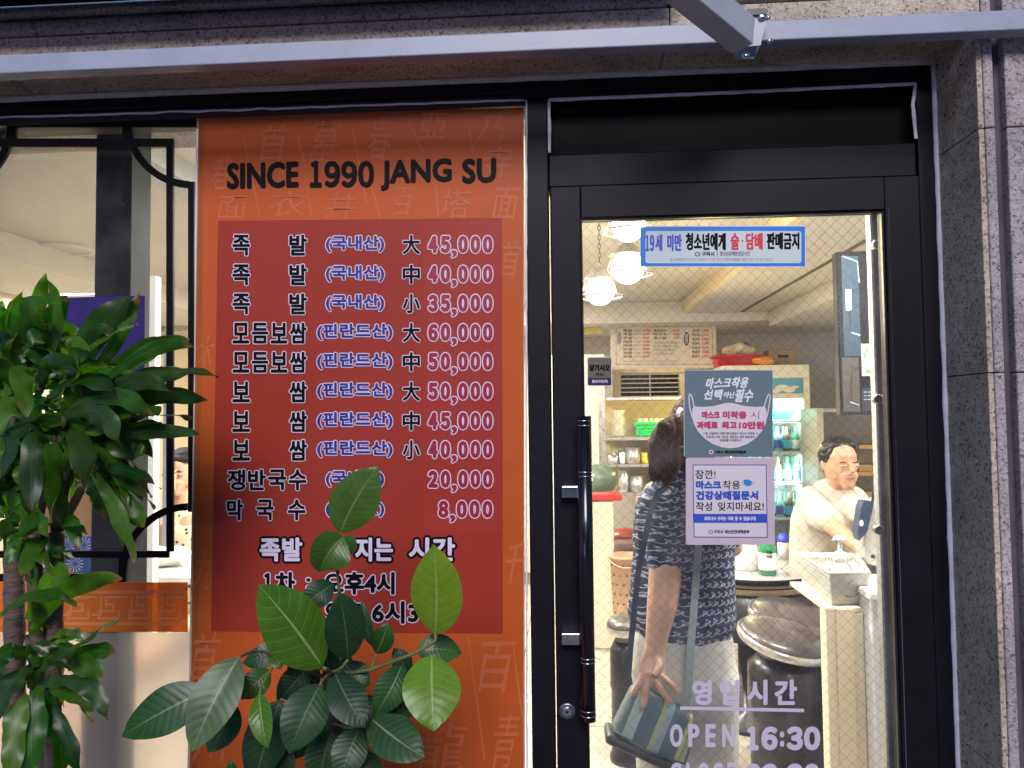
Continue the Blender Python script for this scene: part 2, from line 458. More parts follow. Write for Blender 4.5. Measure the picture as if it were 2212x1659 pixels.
# ---- the granite front
YP = -0.18                       # pier and lintel front plane
XR = P(2054, 850, 0).x           # right edge of the shop opening
ZT = P(1106, 163, 0).z           # top edge of the shop opening
wall = thing('stone_wall', (XR, 0, 0), 'speckled granite front wall with pier and lintel round the dark shopfront', 'stone wall')
zj = [0.0, 0.75, P(2150, 805, YP).z, P(2150, 275, YP).z, 3.9]
gr = 0.0012
xg0, xg1 = XR + 0.020, XR + 0.044       # vertical groove in the pier
for k in range(4):
    za, zb = zj[k] + (gr if k else 0), zj[k + 1] - gr
    zt = min(zb, 3.9)
    box('stone_slab', XR, xg0, YP, 0.15, za, zt, M_gran, wall, bev=0.003, seg=2)
    box('stone_slab', xg1, XR + 1.6, YP, 0.15, za, zt, M_gran, wall, bev=0.003, seg=2)
    # reveal lining facing the door: buff granite, a little thicker than the pier's edge
    box('stone_slab', XR - 0.012, XR - 0.0005, YP + 0.004, 0.02, za, min(zt, ZT), M_granw, wall, bev=0.001)
box('joint_mortar', XR + 0.004, XR + 1.6, YP + 0.022, 0.149, 0, 3.9, mat('mortar', (0.10, 0.09, 0.10), 0.9, var=0.3), wall, bev=0)
# lintel: soffit slab, moulded band, fascia
lx0 = -3.2
for a, b in ((lx0, -1.35), (-1.35, 0.25), (0.25, XR - 0.001)):
    box('lintel_slab', a + 0.001, b - 0.001, YP, 0.15, ZT, ZT + 0.055, M_granw, wall, bev=0.004, seg=2)
    box('fascia_band', a + 0.001, b - 0.001, YP - 0.008, 0.15, ZT + 0.057, ZT + 0.095, M_grand, wall, bev=0.012, seg=4)
    box('fascia_band', a + 0.001, b - 0.001, YP - 0.022, 0.15, ZT + 0.097, ZT + 0.118, M_grand, wall, bev=0.008, seg=4)
    box('fascia_slab', a + 0.001, b - 0.001, YP - 0.012, 0.15, ZT + 0.12, ZT + 0.8, M_grand, wall, bev=0.004)
box('upper_slab', lx0, XR + 1.6, 0.151, 0.4, ZT, 4.2, M_grand, wall, bev=0)
box('stone_slab', lx0 - 1.5, lx0, YP, 0.4, 0, 4.2, M_gran, wall, bev=0.004)

# ------------------------------------------------------------------ shopfront frame
fr = thing('shopfront_frame', (0, 0, 0), 'black aluminium shopfront frame holding the window, banner panel and door', 'shopfront frame')
XL = lx0 + 0.01
ZF = ZT - 0.003
zr_bot = P(800, 236, 0).z
x_mul0, x_mul1 = P(1139, 700, 0).x, P(1189, 700, 0).x
x_j0 = P(1999, 800, 0).x
YF = 0.0
box('top_rail', XL, XR - 0.014, YF, 0.10, P(1000, 205, 0).z, ZF - 0.012, M_frame, fr, bev=0.003)
zlow = P(1000, 205, 0).z
box('top_rail_lip', XL, x_mul0, YF + 0.012, 0.10, zr_bot, zlow - 0.0005, mat('rail_dark', (0.02, 0.016, 0.014), 0.5), fr, bev=0.002)
box('mullion', x_mul0, x_mul1, YF - 0.004, 0.10, 0.0, zlow - 0.001, M_frame, fr, bev=0.004, seg=2)
box('jamb', x_j0, XR - 0.014, YF - 0.002, 0.10, 0.0, zlow - 0.001, M_frame, fr, bev=0.004, seg=2)
z_t0, z_t1 = P(1580, 318, 0).z, P(1580, 200, 0).z
box('transom_panel', x_mul1 + 0.0005, x_j0 - 0.0005, YF + 0.045, 0.10, z_t0, z_t1, M_panel, fr, bev=0.001)
box('transom_head', x_mul1 + 0.0005, x_j0 - 0.0005, YF + 0.004, 0.10, z_t1 + 0.0005, zlow - 0.0015, M_frame, fr, bev=0.002)
z_d1 = P(1580, 394, 0).z
box('door_header', x_mul1 + 0.0005, x_j0 - 0.0005, YF + 0.008, 0.10, z_d1 + 0.004, z_t0 - 0.0005, M_frame, fr, bev=0.003)
box('threshold', x_mul1, x_j0, 0.0, 0.1, 0.0, 0.02, M_chrome, fr)
# caulk beads
def bead(pts, w, Y, name='caulk_bead', parent=None, wob=0.6):
    """bead of silicone: pts in px, w px wide"""
    bm = bmesh.new()
    n = 26
    path = []
    for (a, b) in zip(pts, pts[1:]):
        for k in range(n):
            t = k / n
            path.append(Vector((a[0] + (b[0] - a[0]) * t, a[1] + (b[1] - a[1]) * t)))
    path.append(Vector(pts[-1]))
    W = []
    rr = []
    for q in path:
        s = noise.noise(Vector((q.x * 0.03, q.y * 0.03, w)))
        W.append(P(q.x + s * wob, q.y + s * wob, Y))
        rr.append(K(Y) * w * 0.5 * (1 + 0.22 * s))
    tube_bm(bm, W, rr, 8)
    for v in bm.verts: v.co.y = Y + (v.co.y - Y) * 0.35
    return finish(bm, name, M_caulk, parent or fr, smooth=True)
zc = ZF - 0.006
bm = bmesh.new()
pp = [Vector((XL + k * (XR - 0.012 - XL) / 60, -0.001, zc + 0.0012 * noise.noise(Vector((k * 0.9, 0, 0))))) for k in range(61)]
tube_bm(bm, pp, [0.008 + 0.0015 * noise.noise(Vector((k * 0.7, 4, 0))) for k in range(61)], 8)
finish(bm, 'caulk_bead', M_caulk, fr, True)
bm = bmesh.new()
pp = [Vector((XR - 0.013 + 0.0012 * noise.noise(Vector((k * 0.9, 7, 0))), -0.001, zc - k * zc / 60)) for k in range(61)]
tube_bm(bm, pp, [0.0072 + 0.0022 * noise.noise(Vector((k * 0.5, 9, 0))) for k in range(61)], 8)
finish(bm, 'caulk_bead', M_caulk, fr, True)
YC = 0.002
bead([(-200, 258), (200, 248), (428, 240), (1134, 216)], 5.5, 0.008, wob=2.0)
bead([(1137, 216), (1137, 500), (1137, 1100), (1139, 1750)], 4.0, -0.006, wob=1.2)
bead([(1187, 330), (1186, 216), (1600, 199), (1978, 181), (1975, 205), (1972, 225), (1974, 250), (1979, 300)], 8.0, 0.0)
# white strip standing in for the light gap left of the banner
M_edge = mat('light_gap_white', (0.8, 0.82, 0.85), 0.4)

# ------------------------------------------------------------------ window on the left
x_w1 = P(427, 700, 0.03).x
win = thing('shop_window', (x_w1 - 0.8, 0.03, 0.2), 'fixed shop window on the left with black lattice, orange fret band and frosted foot', 'window')
zs = P(300, 1366, 0.03).z
box('pane', XL, x_w1, 0.030, 0.036, zs + 0.001, zr_bot, M_wglass, win, bev=0)
M_frost = bpy.data.materials.new('frosted_film'); M_frost.use_nodes = True
_b = M_frost.node_tree.nodes['Principled BSDF']
_N, _L = nodes(M_frost)
_b.inputs['Base Color'].default_value = (0.86, 0.82, 0.76, 1); _b.inputs['Roughness'].default_value = 0.42
_b.inputs['Transmission Weight'].default_value = 0.85; _b.inputs['IOR'].default_value = 1.25
bm = bmesh.new(); bm.faces.new([bm.verts.new(v) for v in ((XL, 0.032, 0.05), (x_w1, 0.032, 0.05), (x_w1, 0.032, zs), (XL, 0.032, zs))])
finish(bm, 'frosted_pane', M_frost, win)
box('sill_rail', XL, x_w1, 0.0, 0.1, 0.0, 0.05, M_frame, win)
box('light_gap_strip', x_w1 - 0.0035, x_w1, 0.020, 0.0295, P(420, 1640, .02).z - .2, P(420, 278, .02).z, M_edge, win, bev=0)
# top black strip printed over the pane and bottom one
def wrect(name, x0, y0, x1, y1, Y, d, m, par, bev=0.0008):
    a, b, c, e = rect(x0, y0, x1, y1, Y)
    return box(name, a, b, Y, Y + d, c, e, m, par, bev=bev)
def prect(name, x0, y0, x1, y1, Y, d, m, par, bev=0):
    return poly_px(name, [(x0, y0), (x1, y0), (x1, y1), (x0, y1)], Y, d, m, par)
M_lat = mat('lattice_black', (0.003, 0.003, 0.004), 0.6, var=0.3, vscale=20, spec=0.15)
prect('lattice_head', -400, 250, 424, 274, 0.022, 0.006, M_lat, win)
prect('lattice_foot', -400, 1240, 272, 1257, 0.022, 0.006, M_lat, win)
# lattice: bars 13 px wide
YL = 0.021
def arc_bar(cx, cy, r, a0, a1, w, Y=YL):
    o = []; i = []
    for k in range(19):
        a = R(a0 + (a1 - a0) * k / 18)
        o.append((cx + (r + w / 2) * math.cos(a), cy + (r + w / 2) * math.sin(a)))
        i.append((cx + (r - w / 2) * math.cos(a), cy + (r - w / 2) * math.sin(a)))
    return poly_px('lattice_arc', o + i[::-1], Y, 0.0085, M_lat, win)
prect('lattice_bar', -400, 299, 374.5, 316, YL + .0003, 0.008, M_lat, win)
prect('lattice_bar', 359, 314, 373.5, 1192, YL + .0005, 0.008, M_lat, win)
prect('lattice_bar', 406, 392, 419, 1106, YL + .0007, 0.008, M_lat, win)
prect('lattice_bar', -400, 1190.5, 363.5, 1205, YL + .0003, 0.008, M_lat, win)
arc_bar(412, 262, 136, 92, 180, 15)
arc_bar(408, 1238, 143, 180, 268, 15)
arc_bar(-124, 262, 148, 0, 88, 16)
prect('lattice_bar', 16, 274.5, 34, 298.5, YL + .0009, 0.008, M_lat, win)
prect('lattice_bar', 264, 274.5, 284, 298.5, YL + .0009, 0.008, M_lat, win)
prect('lattice_bar', 256, 1205.5, 273, 1239.5, YL + .0009, 0.008, M_lat, win)
# orange fret band film
def tfilm(name, col, tint, f):
    m = mat(name, col, 0.45); N, L = nodes(m)
    t = N.new('ShaderNodeBsdfTransparent'); t.inputs[0].default_value = (*tint, 1)
    mx = N.new('ShaderNodeMixShader'); mx.inputs[0].default_value = f
    L.new(N['Principled BSDF'].outputs[0], mx.inputs[1]); L.new(t.outputs[0], mx.inputs[2]); L.new(mx.outputs[0], N['Material Output'].inputs['Surface'])
    return m
M_film = tfilm('band_orange', (0.72, 0.22, 0.02), (1.0, 0.42, 0.05), 0.35)
M_fret = tfilm('band_fret', (0.80, 0.33, 0.12), (1.0, 0.75, 0.55), 0.35)
band = thing('band_sign', P(300, 1366, 0.026), 'orange window band with pale fret pattern below the black lattice', 'window band')
prect('band_sheet', -400, 1258, 405, 1365, 0.026, 0.0015, M_film, band, bev=0)
prect('fret_line', -400, 1276, 405, 1283, 0.0252, 0.0005, M_fret, band, bev=0)
prect('fret_line', -400, 1344, 405, 1351, 0.0252, 0.0005, M_fret, band, bev=0)
def polyline_px(name, pts, w, Y, d, m, par):
    bm = bmesh.new()
    for (a, b) in zip(pts, pts[1:]):
        x0, x1 = sorted((a[0], b[0])); y0, y1 = sorted((a[1], b[1]))
        f = [bm.verts.new(P(x, y, Y - random.uniform(0, 3e-4))) for x, y in ((x0 - w / 2, y0 - w / 2), (x1 + w / 2, y0 - w / 2), (x1 + w / 2, y1 + w / 2), (x0 - w / 2, y1 + w / 2))]
        bm.faces.new(f)
    return finish(bm, name, m, par)
for k in range(9):
    x = 405 - 66 * (k + 1)
    if x < -150: break
    fr_pts = [(x + 66, 1290), (x + 22, 1290), (x + 22, 1306), (x + 38, 1306), (x + 38, 1320), (x + 6, 1320), (x + 6, 1336), (x + 50, 1336), (x + 50, 1320)]
    fr2 = [(x + 52, 1303), (x + 52, 1311), (x + 66, 1311)]
    polyline_px('fret', [(min(404, a), b) for a, b in fr_pts], 5, 0.0252, 0.0005, M_fret, band)
    polyline_px('fret', [(x + 12, 1290), (x + 12, 1328), (x - 6, 1328)], 5, 0.0248, 0.0005, M_fret, band)

# ------------------------------------------------------------------ banner
YB = 0.016
ban = thing('menu_banner', P(780, 1650, YB), 'tall orange and red menu banner listing dishes and prices between window and door', 'banner')
zb = 0.06
def sheet(name, x0, y0, x1, y1, Y, m, par, d=0.0015, bottom=None):
    pts = [(x0, y0[0] if isinstance(y0, tuple) else y0), (x1, y0[1] if isinstance(y0, tuple) else y0), (x1, y1[1] if isinstance(y1, tuple) else y1), (x0, y1[0] if isinstance(y1, tuple) else y1)]
    return poly_px(name, pts, Y, d, m, par)
poly_px('banner_backing', [(428, 252), (1131, 232), (1134, 1659), (1136, 2150), (398, 2150), (405, 1659)], YB + 0.002, 0.006, mat('banner_backing', (0.55, 0.5, 0.45), 0.6, var=0.2, vscale=60), ban)
poly_px('banner_sheet', [(429, 268), (1130, 248), (1131, 1659), (1133, 2150), (401, 2150), (410, 1659)], YB, 0.0015, M_orange, ban)
poly_px('banner_hem', [(428, 252), (1131, 232), (1131, 248), (429, 268)], YB - 0.0003, 0.002, M_orange3, ban)
poly_px('banner_hem', [(429, 268.5), (440, 268.2), (424, 1659), (412, 2150), (401, 2150), (411, 1659)], YB - 0.0004, 0.0003, M_orange3, ban)
poly_px('menu_panel', [(471, 477), (1084, 471), (1086, 1369), (456, 1364)], YB - 0.0007, 0.0005, M_red, ban)
poly_px('price_patch', [(914, 481), (1082, 477), (1084, 1152), (914, 1152)], YB - 0.0010, 0.0002, M_red2, ban)
bt = YB - 0.0008
for s, x, y, w, h in (('首', 590, 308, 60, 82), ('墓', 702, 305, 62, 88), ('春', 822, 300, 48, 90), ('亞', 935, 272, 58, 56), ('乃', 1060, 280, 60, 60),
                      ('巷', 480, 372, 44, 74), ('面', 502, 448, 62, 50), ('衣', 622, 440, 78, 56), ('井', 737, 444, 66, 58), ('百', 869, 436, 46, 64),
                      ('塔', 985, 440, 64, 64), ('面', 1092, 440, 54, 70), ('寺', 1075, 350, 60, 70), ('龍', 955, 1615, 100, 110), ('青', 1092, 1600, 52, 120), ('百', 1070, 1440, 76, 108),
                      ('首', 1102, 560, 40, 80), ('九', 440, 1230, 44, 90), ('首', 442, 1420, 58, 110), ('千', 1110, 1215, 40, 90), ('川', 455, 1600, 70, 90), ('水', 640, 1620, 90, 90), ('福', 1085, 1730, 80, 90), ('木', 445, 760, 30, 70)):
    text(s, x - w / 2, y - h / 2, x + w / 2, y + h / 2, bt + 0.0003, M_orange2, ban, bold=0.0, shear=0.18, jag=3.0, name='brush_character')
for x, y, x2, y2 in ((640, 290, 655, 350), (760, 275, 790, 440), (880, 260, 912, 330), (525, 300, 560, 468), (660, 400, 672, 468), (800, 400, 820, 470), (940, 400, 945, 470), (1105, 1380, 1128, 1560), (1010, 1375, 1045, 1640), (560, 1372, 575, 1430), (1010, 270, 1020, 330)):
    poly_px('brush_line', [(x, y), (x + 3, y), (x2 + 4, y2), (x2, y2)], bt + 0.0002, 0.0002, M_orange2, ban)
TY = YB - 0.0018
text('SINCE', 490, 352, 645, 409, TY, M_black, ban, bold=2.6, dy=-4)
digits('1990', 668, 347, 809, 405, TY, M_black, None, ban, 2.8)
text('JANG', 822, 346, 976, 412, TY, M_black, ban, bold=2.6, dy=-5)
text('SU', 998, 343, 1072, 397, TY, M_black, ban, bold=2.6, dy=-3)
rows = [('족발', '(국내산)', '大', '45,000', 505), ('족발', '(국내산)', '中', '40,000', 569), ('족발', '(국내산)', '小', '35,000', 632),
        ('모듬보쌈', '(핀란드산)', '大', '60,000', 695), ('모듬보쌈', '(핀란드산)', '中', '50,000', 758), ('보쌈', '(핀란드산)', '大', '50,000', 822),
        ('보쌈', '(핀란드산)', '中', '45,000', 886), ('보쌈', '(핀란드산)', '小', '40,000', 948), ('쟁반국수', '(국내산)', '', '20,000', 1012), ('막국수', '(국내산)', '', '8,000', 1077)]
for nm, og, sz, pr, y in rows:
    n = len(nm)
    if n == 4:
        xa_ = 500 if nm[0] == '모' else 489
        xs = [(xa_ + k * (665 - xa_) / 4 + 0.5, xa_ + (k + 1) * (665 - xa_) / 4 - 1.0) for k in range(4)]
    elif n == 2: xs = [(500, 542), (623, 665)]
    else: xs = [(488, 527), (552, 593), (620, 662)]
    for ch, (a, b) in zip(nm, xs):
        text2(ch, (a, y, b, y + 49), TY, M_black, M_white, ban, 1.5, 1.9)
    if len(og) == 5: text2(og, (702, y + 2, 832, y + 42), TY, M_blue, M_white, ban, 1.3, 1.9)
    else: text2(og, (683, y + 2, 850, y + 42), TY, M_blue, M_white, ban, 1.3, 1.9)
    if sz: text2(sz, (868, y + 1, 909, y + 46), TY, M_black, M_white, ban, 1.1, 1.7)
    x0 = 922 if len(pr) == 6 else 944
    digits(pr, x0, y + 2, 1067, y + 44, TY, M_crim, M_white, ban, 2.7, 2.3)
y = 1156
for s, a, b in (('족발', 556, 658), ('만', 698, 745), ('지는', 762, 854), ('시간', 878, 988)):
    text2(s, (a, y, b, y + 62), TY, M_white, M_black, ban, 2.0, 5.0)
for s, a, b, yy in (('차', 592, 640, 1233), ('오후4시', 697, 855, 1233), ('2차', 568, 640, 1296), ('오후', 697, 785, 1296), ('6시30분', 801, 985, 1296)):
    text2(s, (a, yy, b, yy + 54), TY, M_black, M_white, ban, 2.0, 2.4)
digits('1', 566, 1235, 594, 1284, TY, M_black, M_white, ban, 2.2, 2.4)
for yy in (1246, 1309):
    text2(':', (659, yy, 673, yy + 30), TY, M_black, M_white, ban, 1.5, 2.2)

# ------------------------------------------------------------------ awning steelwork
YBM = -0.235
bx = thing('awning_beam', P(1106, 130, YBM), 'white painted square steel beam running across above the shopfront', 'steel beam')
zb1, zb0 = P(1106, 69, YBM).z, P(1106, 111, YBM).z
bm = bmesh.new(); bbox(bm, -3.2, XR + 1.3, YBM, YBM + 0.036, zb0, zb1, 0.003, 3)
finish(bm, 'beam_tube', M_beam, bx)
st = thing('awning_strut', P(1605, 95, YBM), 'white square strut rising steeply from the bracket on the steel beam', 'strut')
a = P(1606, 78, YBM - 0.055); b = P(1432, -65, YBM - 0.22)
def obox(name, a, b, w, h, m, par, up=Vector((0, 0, 1)), bev=0.003):
    d = (b - a); L_ = d.length; z = d.normalized(); x = up.cross(z).normalized(); yv = z.cross(x)
    M4 = Matrix(((x.x, yv.x, z.x, a.x), (x.y, yv.y, z.y, a.y), (x.z, yv.z, z.z, a.z), (0, 0, 0, 1)))
    bm = bmesh.new(); bbox(bm, -w / 2, w / 2, -h / 2, h / 2, 0, L_, bev, 3, M4)
    return finish(bm, name, m, par)
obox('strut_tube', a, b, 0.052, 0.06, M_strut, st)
br = thing('strut_bracket', P(1640, 110, YBM), 'folded steel bracket bolting the strut onto the steel beam', 'bracket')
poly_px('bracket_plate', [(1606, 22), (1650, 21), (1658, 26), (1658, 32), (1643, 98), (1600, 101)], YBM - 0.030, 0.005, M_strut, br)
poly_px('bracket_tongue', [(1594, 100), (1640, 98), (1632, 122), (1628, 126), (1592, 127), (1588, 120)], YBM - 0.0055, 0.004, M_beam, br)
poly_px('bracket_cap', [(1614, 19), (1652, 17), (1660, 22), (1657, 31), (1613, 32)], YBM - 0.036, 0.004, mat('bracket_dark', (0.05, 0.05, 0.06), 0.4), br)  # the cap is near-black
def bolt(px, py, Y, r, par):
    o = lathe('bolt', P(px, py, Y), [(r, 0), (r * 1.0, -0.003), (r * 0.75, -0.006), (r * 0.2, -0.0068)], M_chrome, par, n=12, axis='Y')
    return o
bolt(1645, 38, YBM - 0.030, 0.0085, br)
bolt(1610, 121, YBM - 0.0056, 0.009, br)
bolt(1565, 97, YBM - 0.0015, 0.006, br)
tube('bolt_shank', [P(1656, 90, YBM - 0.034), P(1668, 88, YBM - 0.034)], 0.005, M_chrome, br, 8)
tube('bolt_shank', [P(1656, 40, YBM - 0.034), P(1663, 38, YBM - 0.034)], 0.004, M_chrome, br, 8)

# sign box above (its dark underside shows)
sg = thing('sign_box', P(600, 10, -0.26), 'dark underside of a long sign box with a pale blue front above the shop', 'sign box')
zs0 = P(0, 17, -0.275).z
yb_ = None
# depth so that the back edge falls at y=57
for t in range(200):
    yb_ = -0.275 + t * 0.001
    q = P(0, 57, yb_)
    if q.z <= zs0: break
box('sign_case', lx0, P(1480, 8, -0.3).x, -0.270, yb_, zs0, zs0 + 0.7, mat('sign_case_black', (0.012, 0.008, 0.008), 0.6), sg, bev=0.002)
box('sign_face', lx0, P(1480, 8, -0.3).x, -0.275, -0.2705, zs0, zs0 + 0.7, mat('sign_face_blue', (0.20, 0.32, 0.48), 0.4), sg, bev=0.001)

# ------------------------------------------------------------------ door
door = thing('glass_door', (P(1190, 600, 0).x, -0.006, 0.02), 'black framed glass door with wire mesh glass and long pull handle', 'door')
dx0, dx1 = x_mul1 + 0.003, x_j0 - 0.003
gx0, gx1 = P(1261, 900, 0).x, P(1921, 850, 0).x
gz1 = P(1580, 464, 0).z
YD0, YD1 = -0.010, 0.04
box('stile', dx0, gx0, YD0, YD1, 0.022, z_d1, M_frame, door, bev=0.004, seg=2)
box('stile', gx1, dx1, YD0, YD1, 0.022, z_d1, M_frame, door, bev=0.004, seg=2)
box('top_rail', gx0 + 0.0003, gx1 - 0.0003, YD0 + 0.0004, YD1, gz1, z_d1, M_frame, door, bev=0.002)
box('bottom_rail', gx0 + 0.0003, gx1 - 0.0003, YD0 + 0.0004, YD1, 0.022, 0.2, M_frame, door, bev=0.002)
M_gask = mat('gasket', (0.02, 0.02, 0.024), 0.3)
box('gasket', gx1 - 0.006, gx1 - 0.0004, YD0 + 0.006, YD0 + 0.02, 0.2, gz1, M_gask, door)
box('gasket', gx0 + 0.0004, gx0 + 0.003, YD0 + 0.006, YD0 + 0.02, 0.2, gz1, M_gask, door)
box('gasket', gx0 + 0.003, gx1 - 0.006, YD0 + 0.006, YD0 + 0.02, gz1 - 0.005, gz1 - 0.0004, M_gask, door)
box('trim_line', gx1 + 0.006, gx1 + 0.0075, YD0 - 0.0008, YD0 + 0.001, 0.2, gz1 + 0.005, M_chrome, door, bev=0)
YG = 0.010
box('glass_pane', gx0, gx1, YG, YG + 0.006, 0.2, gz1, M_glass, door, bev=0)
# wires inside the pane
bm = bmesh.new()
zlo, zhi = 0.45, gz1
sp = 24.2 * K(0)
wr = 0.00028
for sgn in (1, -1):
    k = -90
    while k < 160:
        c0 = gx0 + k * sp
        # line x = c0 + sgn*(z - zlo)
        pa = []
        for z in (zlo, zhi):
            pa.append((c0 + sgn * (z - zlo), z))
        (xA, zA), (xB, zB) = pa
        lo_, hi_ = gx0, gx1
        def clip(x): return zlo + (x - c0) * sgn
        z0 = max(zlo, min(clip(lo_), clip(hi_))); z1 = min(zhi, max(clip(lo_), clip(hi_)))
        k += 1
        if z1 - z0 < 0.003: continue
        A = Vector((c0 + sgn * (z0 - zlo), YG + 0.003, z0)); B = Vector((c0 + sgn * (z1 - zlo), YG + 0.003, z1))
        tube_bm(bm, [A, B], wr, 4, cap=False)
tag(finish(bm, 'wire_mesh', M_wire, door), kind='stuff')
# pull handle
M_hand = mat('handle_black', (0.006, 0.006, 0.01), 0.22, coat=0.5)
hx = P(1266, 1220, -0.065).x
hz1, hz0 = P(1264, 899, -0.065).z, P(1271, 1556, -0.065).z
hd = tube('pull_handle', [(hx, -0.065, hz0), (hx, -0.065, hz1)], 0.0170, M_hand, door, 28)
for y in (909, 919, 1019, 1028, 1420, 1429, 1533, 1544):
    z = P(1266, y, -0.065).z
    lathe('ring', (hx, -0.065, z), [(0.0178, -0.0011), (0.0178, 0.0011)], M_chrome, hd, n=28)
for y in (1060, 1374):
    a_, b_, c_, d_ = rect(1213, y - 12, 1252, y + 13, -0.02)
    o = box('mount', a_, b_, -0.045, -0.0105, c_, d_, M_chrome, hd, bev=0.002, seg=2)
lk = thing('door_lock', P(1225, 1535, -0.011), 'round steel lock cylinder low on the left door stile', 'lock')
c = P(1225, 1535, -0.011)
lathe('rose', c, [(0.020, 0), (0.020, -0.004), (0.017, -0.0065), (0.0135, -0.0065)], mat('lock_steel', (0.22, 0.25, 0.30), 0.3, 0.9), lk, n=32, axis='Y')
lathe('cylinder', c + Vector((0, -0.0066, 0)), [(0.012, 0), (0.012, -0.002), (0.010, -0.003)], M_chrome, lk, n=24, axis='Y')
lathe('keyhole', c + Vector((0, -0.0097, 0)), [(0.003, 0), (0.0025, -0.0004)], M_black, lk, n=12, axis='Y')
box('pivot_cover', P(1878, 388, 0).x, P(1945, 388, 0).x, 0.003, 0.0078, P(1900, 391, 0).z, P(1900, 386, 0).z, mat('worn_metal', (0.20, 0.16, 0.13), 0.4, 0.8, var=0.5, vscale=60), fr, bev=0.001)

# ------------------------------------------------------------------ stickers on the door
YS = YG - 0.0012
M_sblue = mat('sticker_blue', (0.0, 0.22, 0.72), 0.4)
M_spale = mat('sticker_pale', (0.62, 0.72, 0.74), 0.45)
M_tblue = mat('text_blue', (0.05, 0.10, 0.60), 0.45)
M_tred = mat('text_red', (0.70, 0.03, 0.07), 0.45)
M_grey = mat('text_grey', (0.10, 0.11, 0.13), 0.5)
s1 = thing('age_limit_sticker', P(1560, 577, YS), 'blue bordered Korean under 19 alcohol and tobacco ban sticker high on the glass', 'sticker')
poly_px('sticker_edge', [(1382, 492), (1394, 488), (1740, 487), (1741, 577), (1385, 577), (1382, 572)], YS, 0.0004, M_white, s1)
poly_px('sticker_border', [(1384, 494), (1398, 490.5), (1739, 489), (1739, 575), (1386, 575), (1384, 570)], YS - 0.0003, 0.0002, M_sblue, s1)
poly_px('sticker_field', rrect(1394.5, 499, 1731, 568.5, 6), YS - 0.0006, 0.0002, M_spale, s1)
T1 = YS - 0.0009
digits('19', 1394, 507, 1414, 543, T1, M_tblue, None, s1, 1.3)
text('세', 1415.5, 506, 1431, 543, T1, M_tblue, s1, bold=1.2)
text('미만', 1441, 506, 1473, 543, T1, M_tblue, s1, bold=1.3)
text('청소년에게', 1481, 503, 1568, 541, T1, M_black, s1, bold=1.3)
text('술', 1578, 503, 1597, 540, T1, M_tred, s1, bold=1.3)
text('·', 1602, 518, 1606, 523, T1, M_tred, s1, bold=0.8)
text('담배', 1611, 503, 1648, 540, T1, M_tred, s1, bold=1.3)
text('판매금지', 1656, 502, 1727, 539, T1, M_black, s1, bold=1.3)
text('구리시', 1516, 543.5, 1543, 553.5, T1, M_black, s1, bold=0.5)
text('|', 1548.5, 542, 1550, 554, T1, M_grey, s1)
text('청소년유해환경감시단', 1555, 543, 1620, 553, T1, M_grey, s1, bold=0.2)
text('청소년유해환경감시단은 청소년 보호법에 의거 지정된 청소년 유해환경 정화활동을 수행하는 민간의 감시·고발 단체입니다.', 1448, 557.5, 1671, 564, T1, M_grey, s1)
def ell(cx, cy, rx, ry, n=20): return [(cx + rx * math.cos(2 * math.pi * k / n), cy + ry * math.sin(2 * math.pi * k / n)) for k in range(n)]
poly_px('emblem', ell(1507, 549, 6.5, 5.2), T1, 0.0002, mat('emblem_teal', (0.10, 0.20, 0.20), 0.5), s1)
poly_px('emblem_core', ell(1507, 549, 3.6, 3), T1 - 0.0003, 0.0002, M_spale, s1)
poly_px('emblem_dot', ell(1507, 549, 1.4, 1.3), T1 - 0.0006, 0.0002, M_tred, s1)

s2 = thing('pull_sticker', P(1295, 833, YS), 'small dark gold pull sticker with a navy foot beside the handle', 'sticker')
poly_px('sticker_edge', rrect(1268.5, 771, 1322, 834, 4), YS, 0.0004, M_white, s2)
poly_px('plate', rrect(1270, 772.5, 1320.5, 832.5, 3.5), YS - 0.0003, 0.0002, mat('plate_gold', (0.17, 0.16, 0.11), 0.35, 0.3), s2)
poly_px('plate_foot', rrect(1270.2, 816.5, 1320.3, 832.3, 3), YS - 0.0006, 0.0002, mat('plate_navy', (0.02, 0.02, 0.07), 0.35), s2)
text('당기시오', 1273, 787, 1318, 802, T1, M_black, s2, bold=0.9)
text('PULL', 1288, 806, 1306, 811.5, T1, M_black, s2, bold=0.4)
text('음성사인(주)', 1279, 820, 1313, 828, T1, M_white, s2, bold=0.3)

M_slate = mat('card_slate', (0.12, 0.19, 0.22), 0.55, var=0.05, vscale=40)
M_card = mat('card_white', (0.72, 0.68, 0.72), 0.5)
s3 = thing('mask_notice', P(1575, 987, YS), 'slate grey mask wearing notice with a white mask shape, upper of two cards', 'notice')
poly_px('card_edge', rrect(1477.5, 798.5, 1669.5, 987, 4), YS, 0.0005, mat('card_edge_grey', (0.5, 0.52, 0.52), 0.5), s3)
poly_px('card', rrect(1479, 800.5, 1669, 986.5, 3), YS - 0.0003, 0.0002, M_slate, s3)
mk = [(1498, 878)]
top = [(1520, 879), (1540, 877.5), (1556, 873.5), (1566, 870.8), (1575, 870), (1584, 870.8), (1594, 873.5), (1610, 877.5), (1632, 879), (1652, 878)]
mk += top
mk += [(1655, 885), (1657, 900), (1654, 915), (1646, 931), (1632, 947), (1614, 959), (1596, 966), (1577, 968.5), (1558, 966), (1540, 959), (1522, 947), (1508, 932), (1499, 916), (1495, 900), (1495, 886)]
poly_px('mask_shape', mk, YS - 0.0006, 0.0002, M_card, s3)
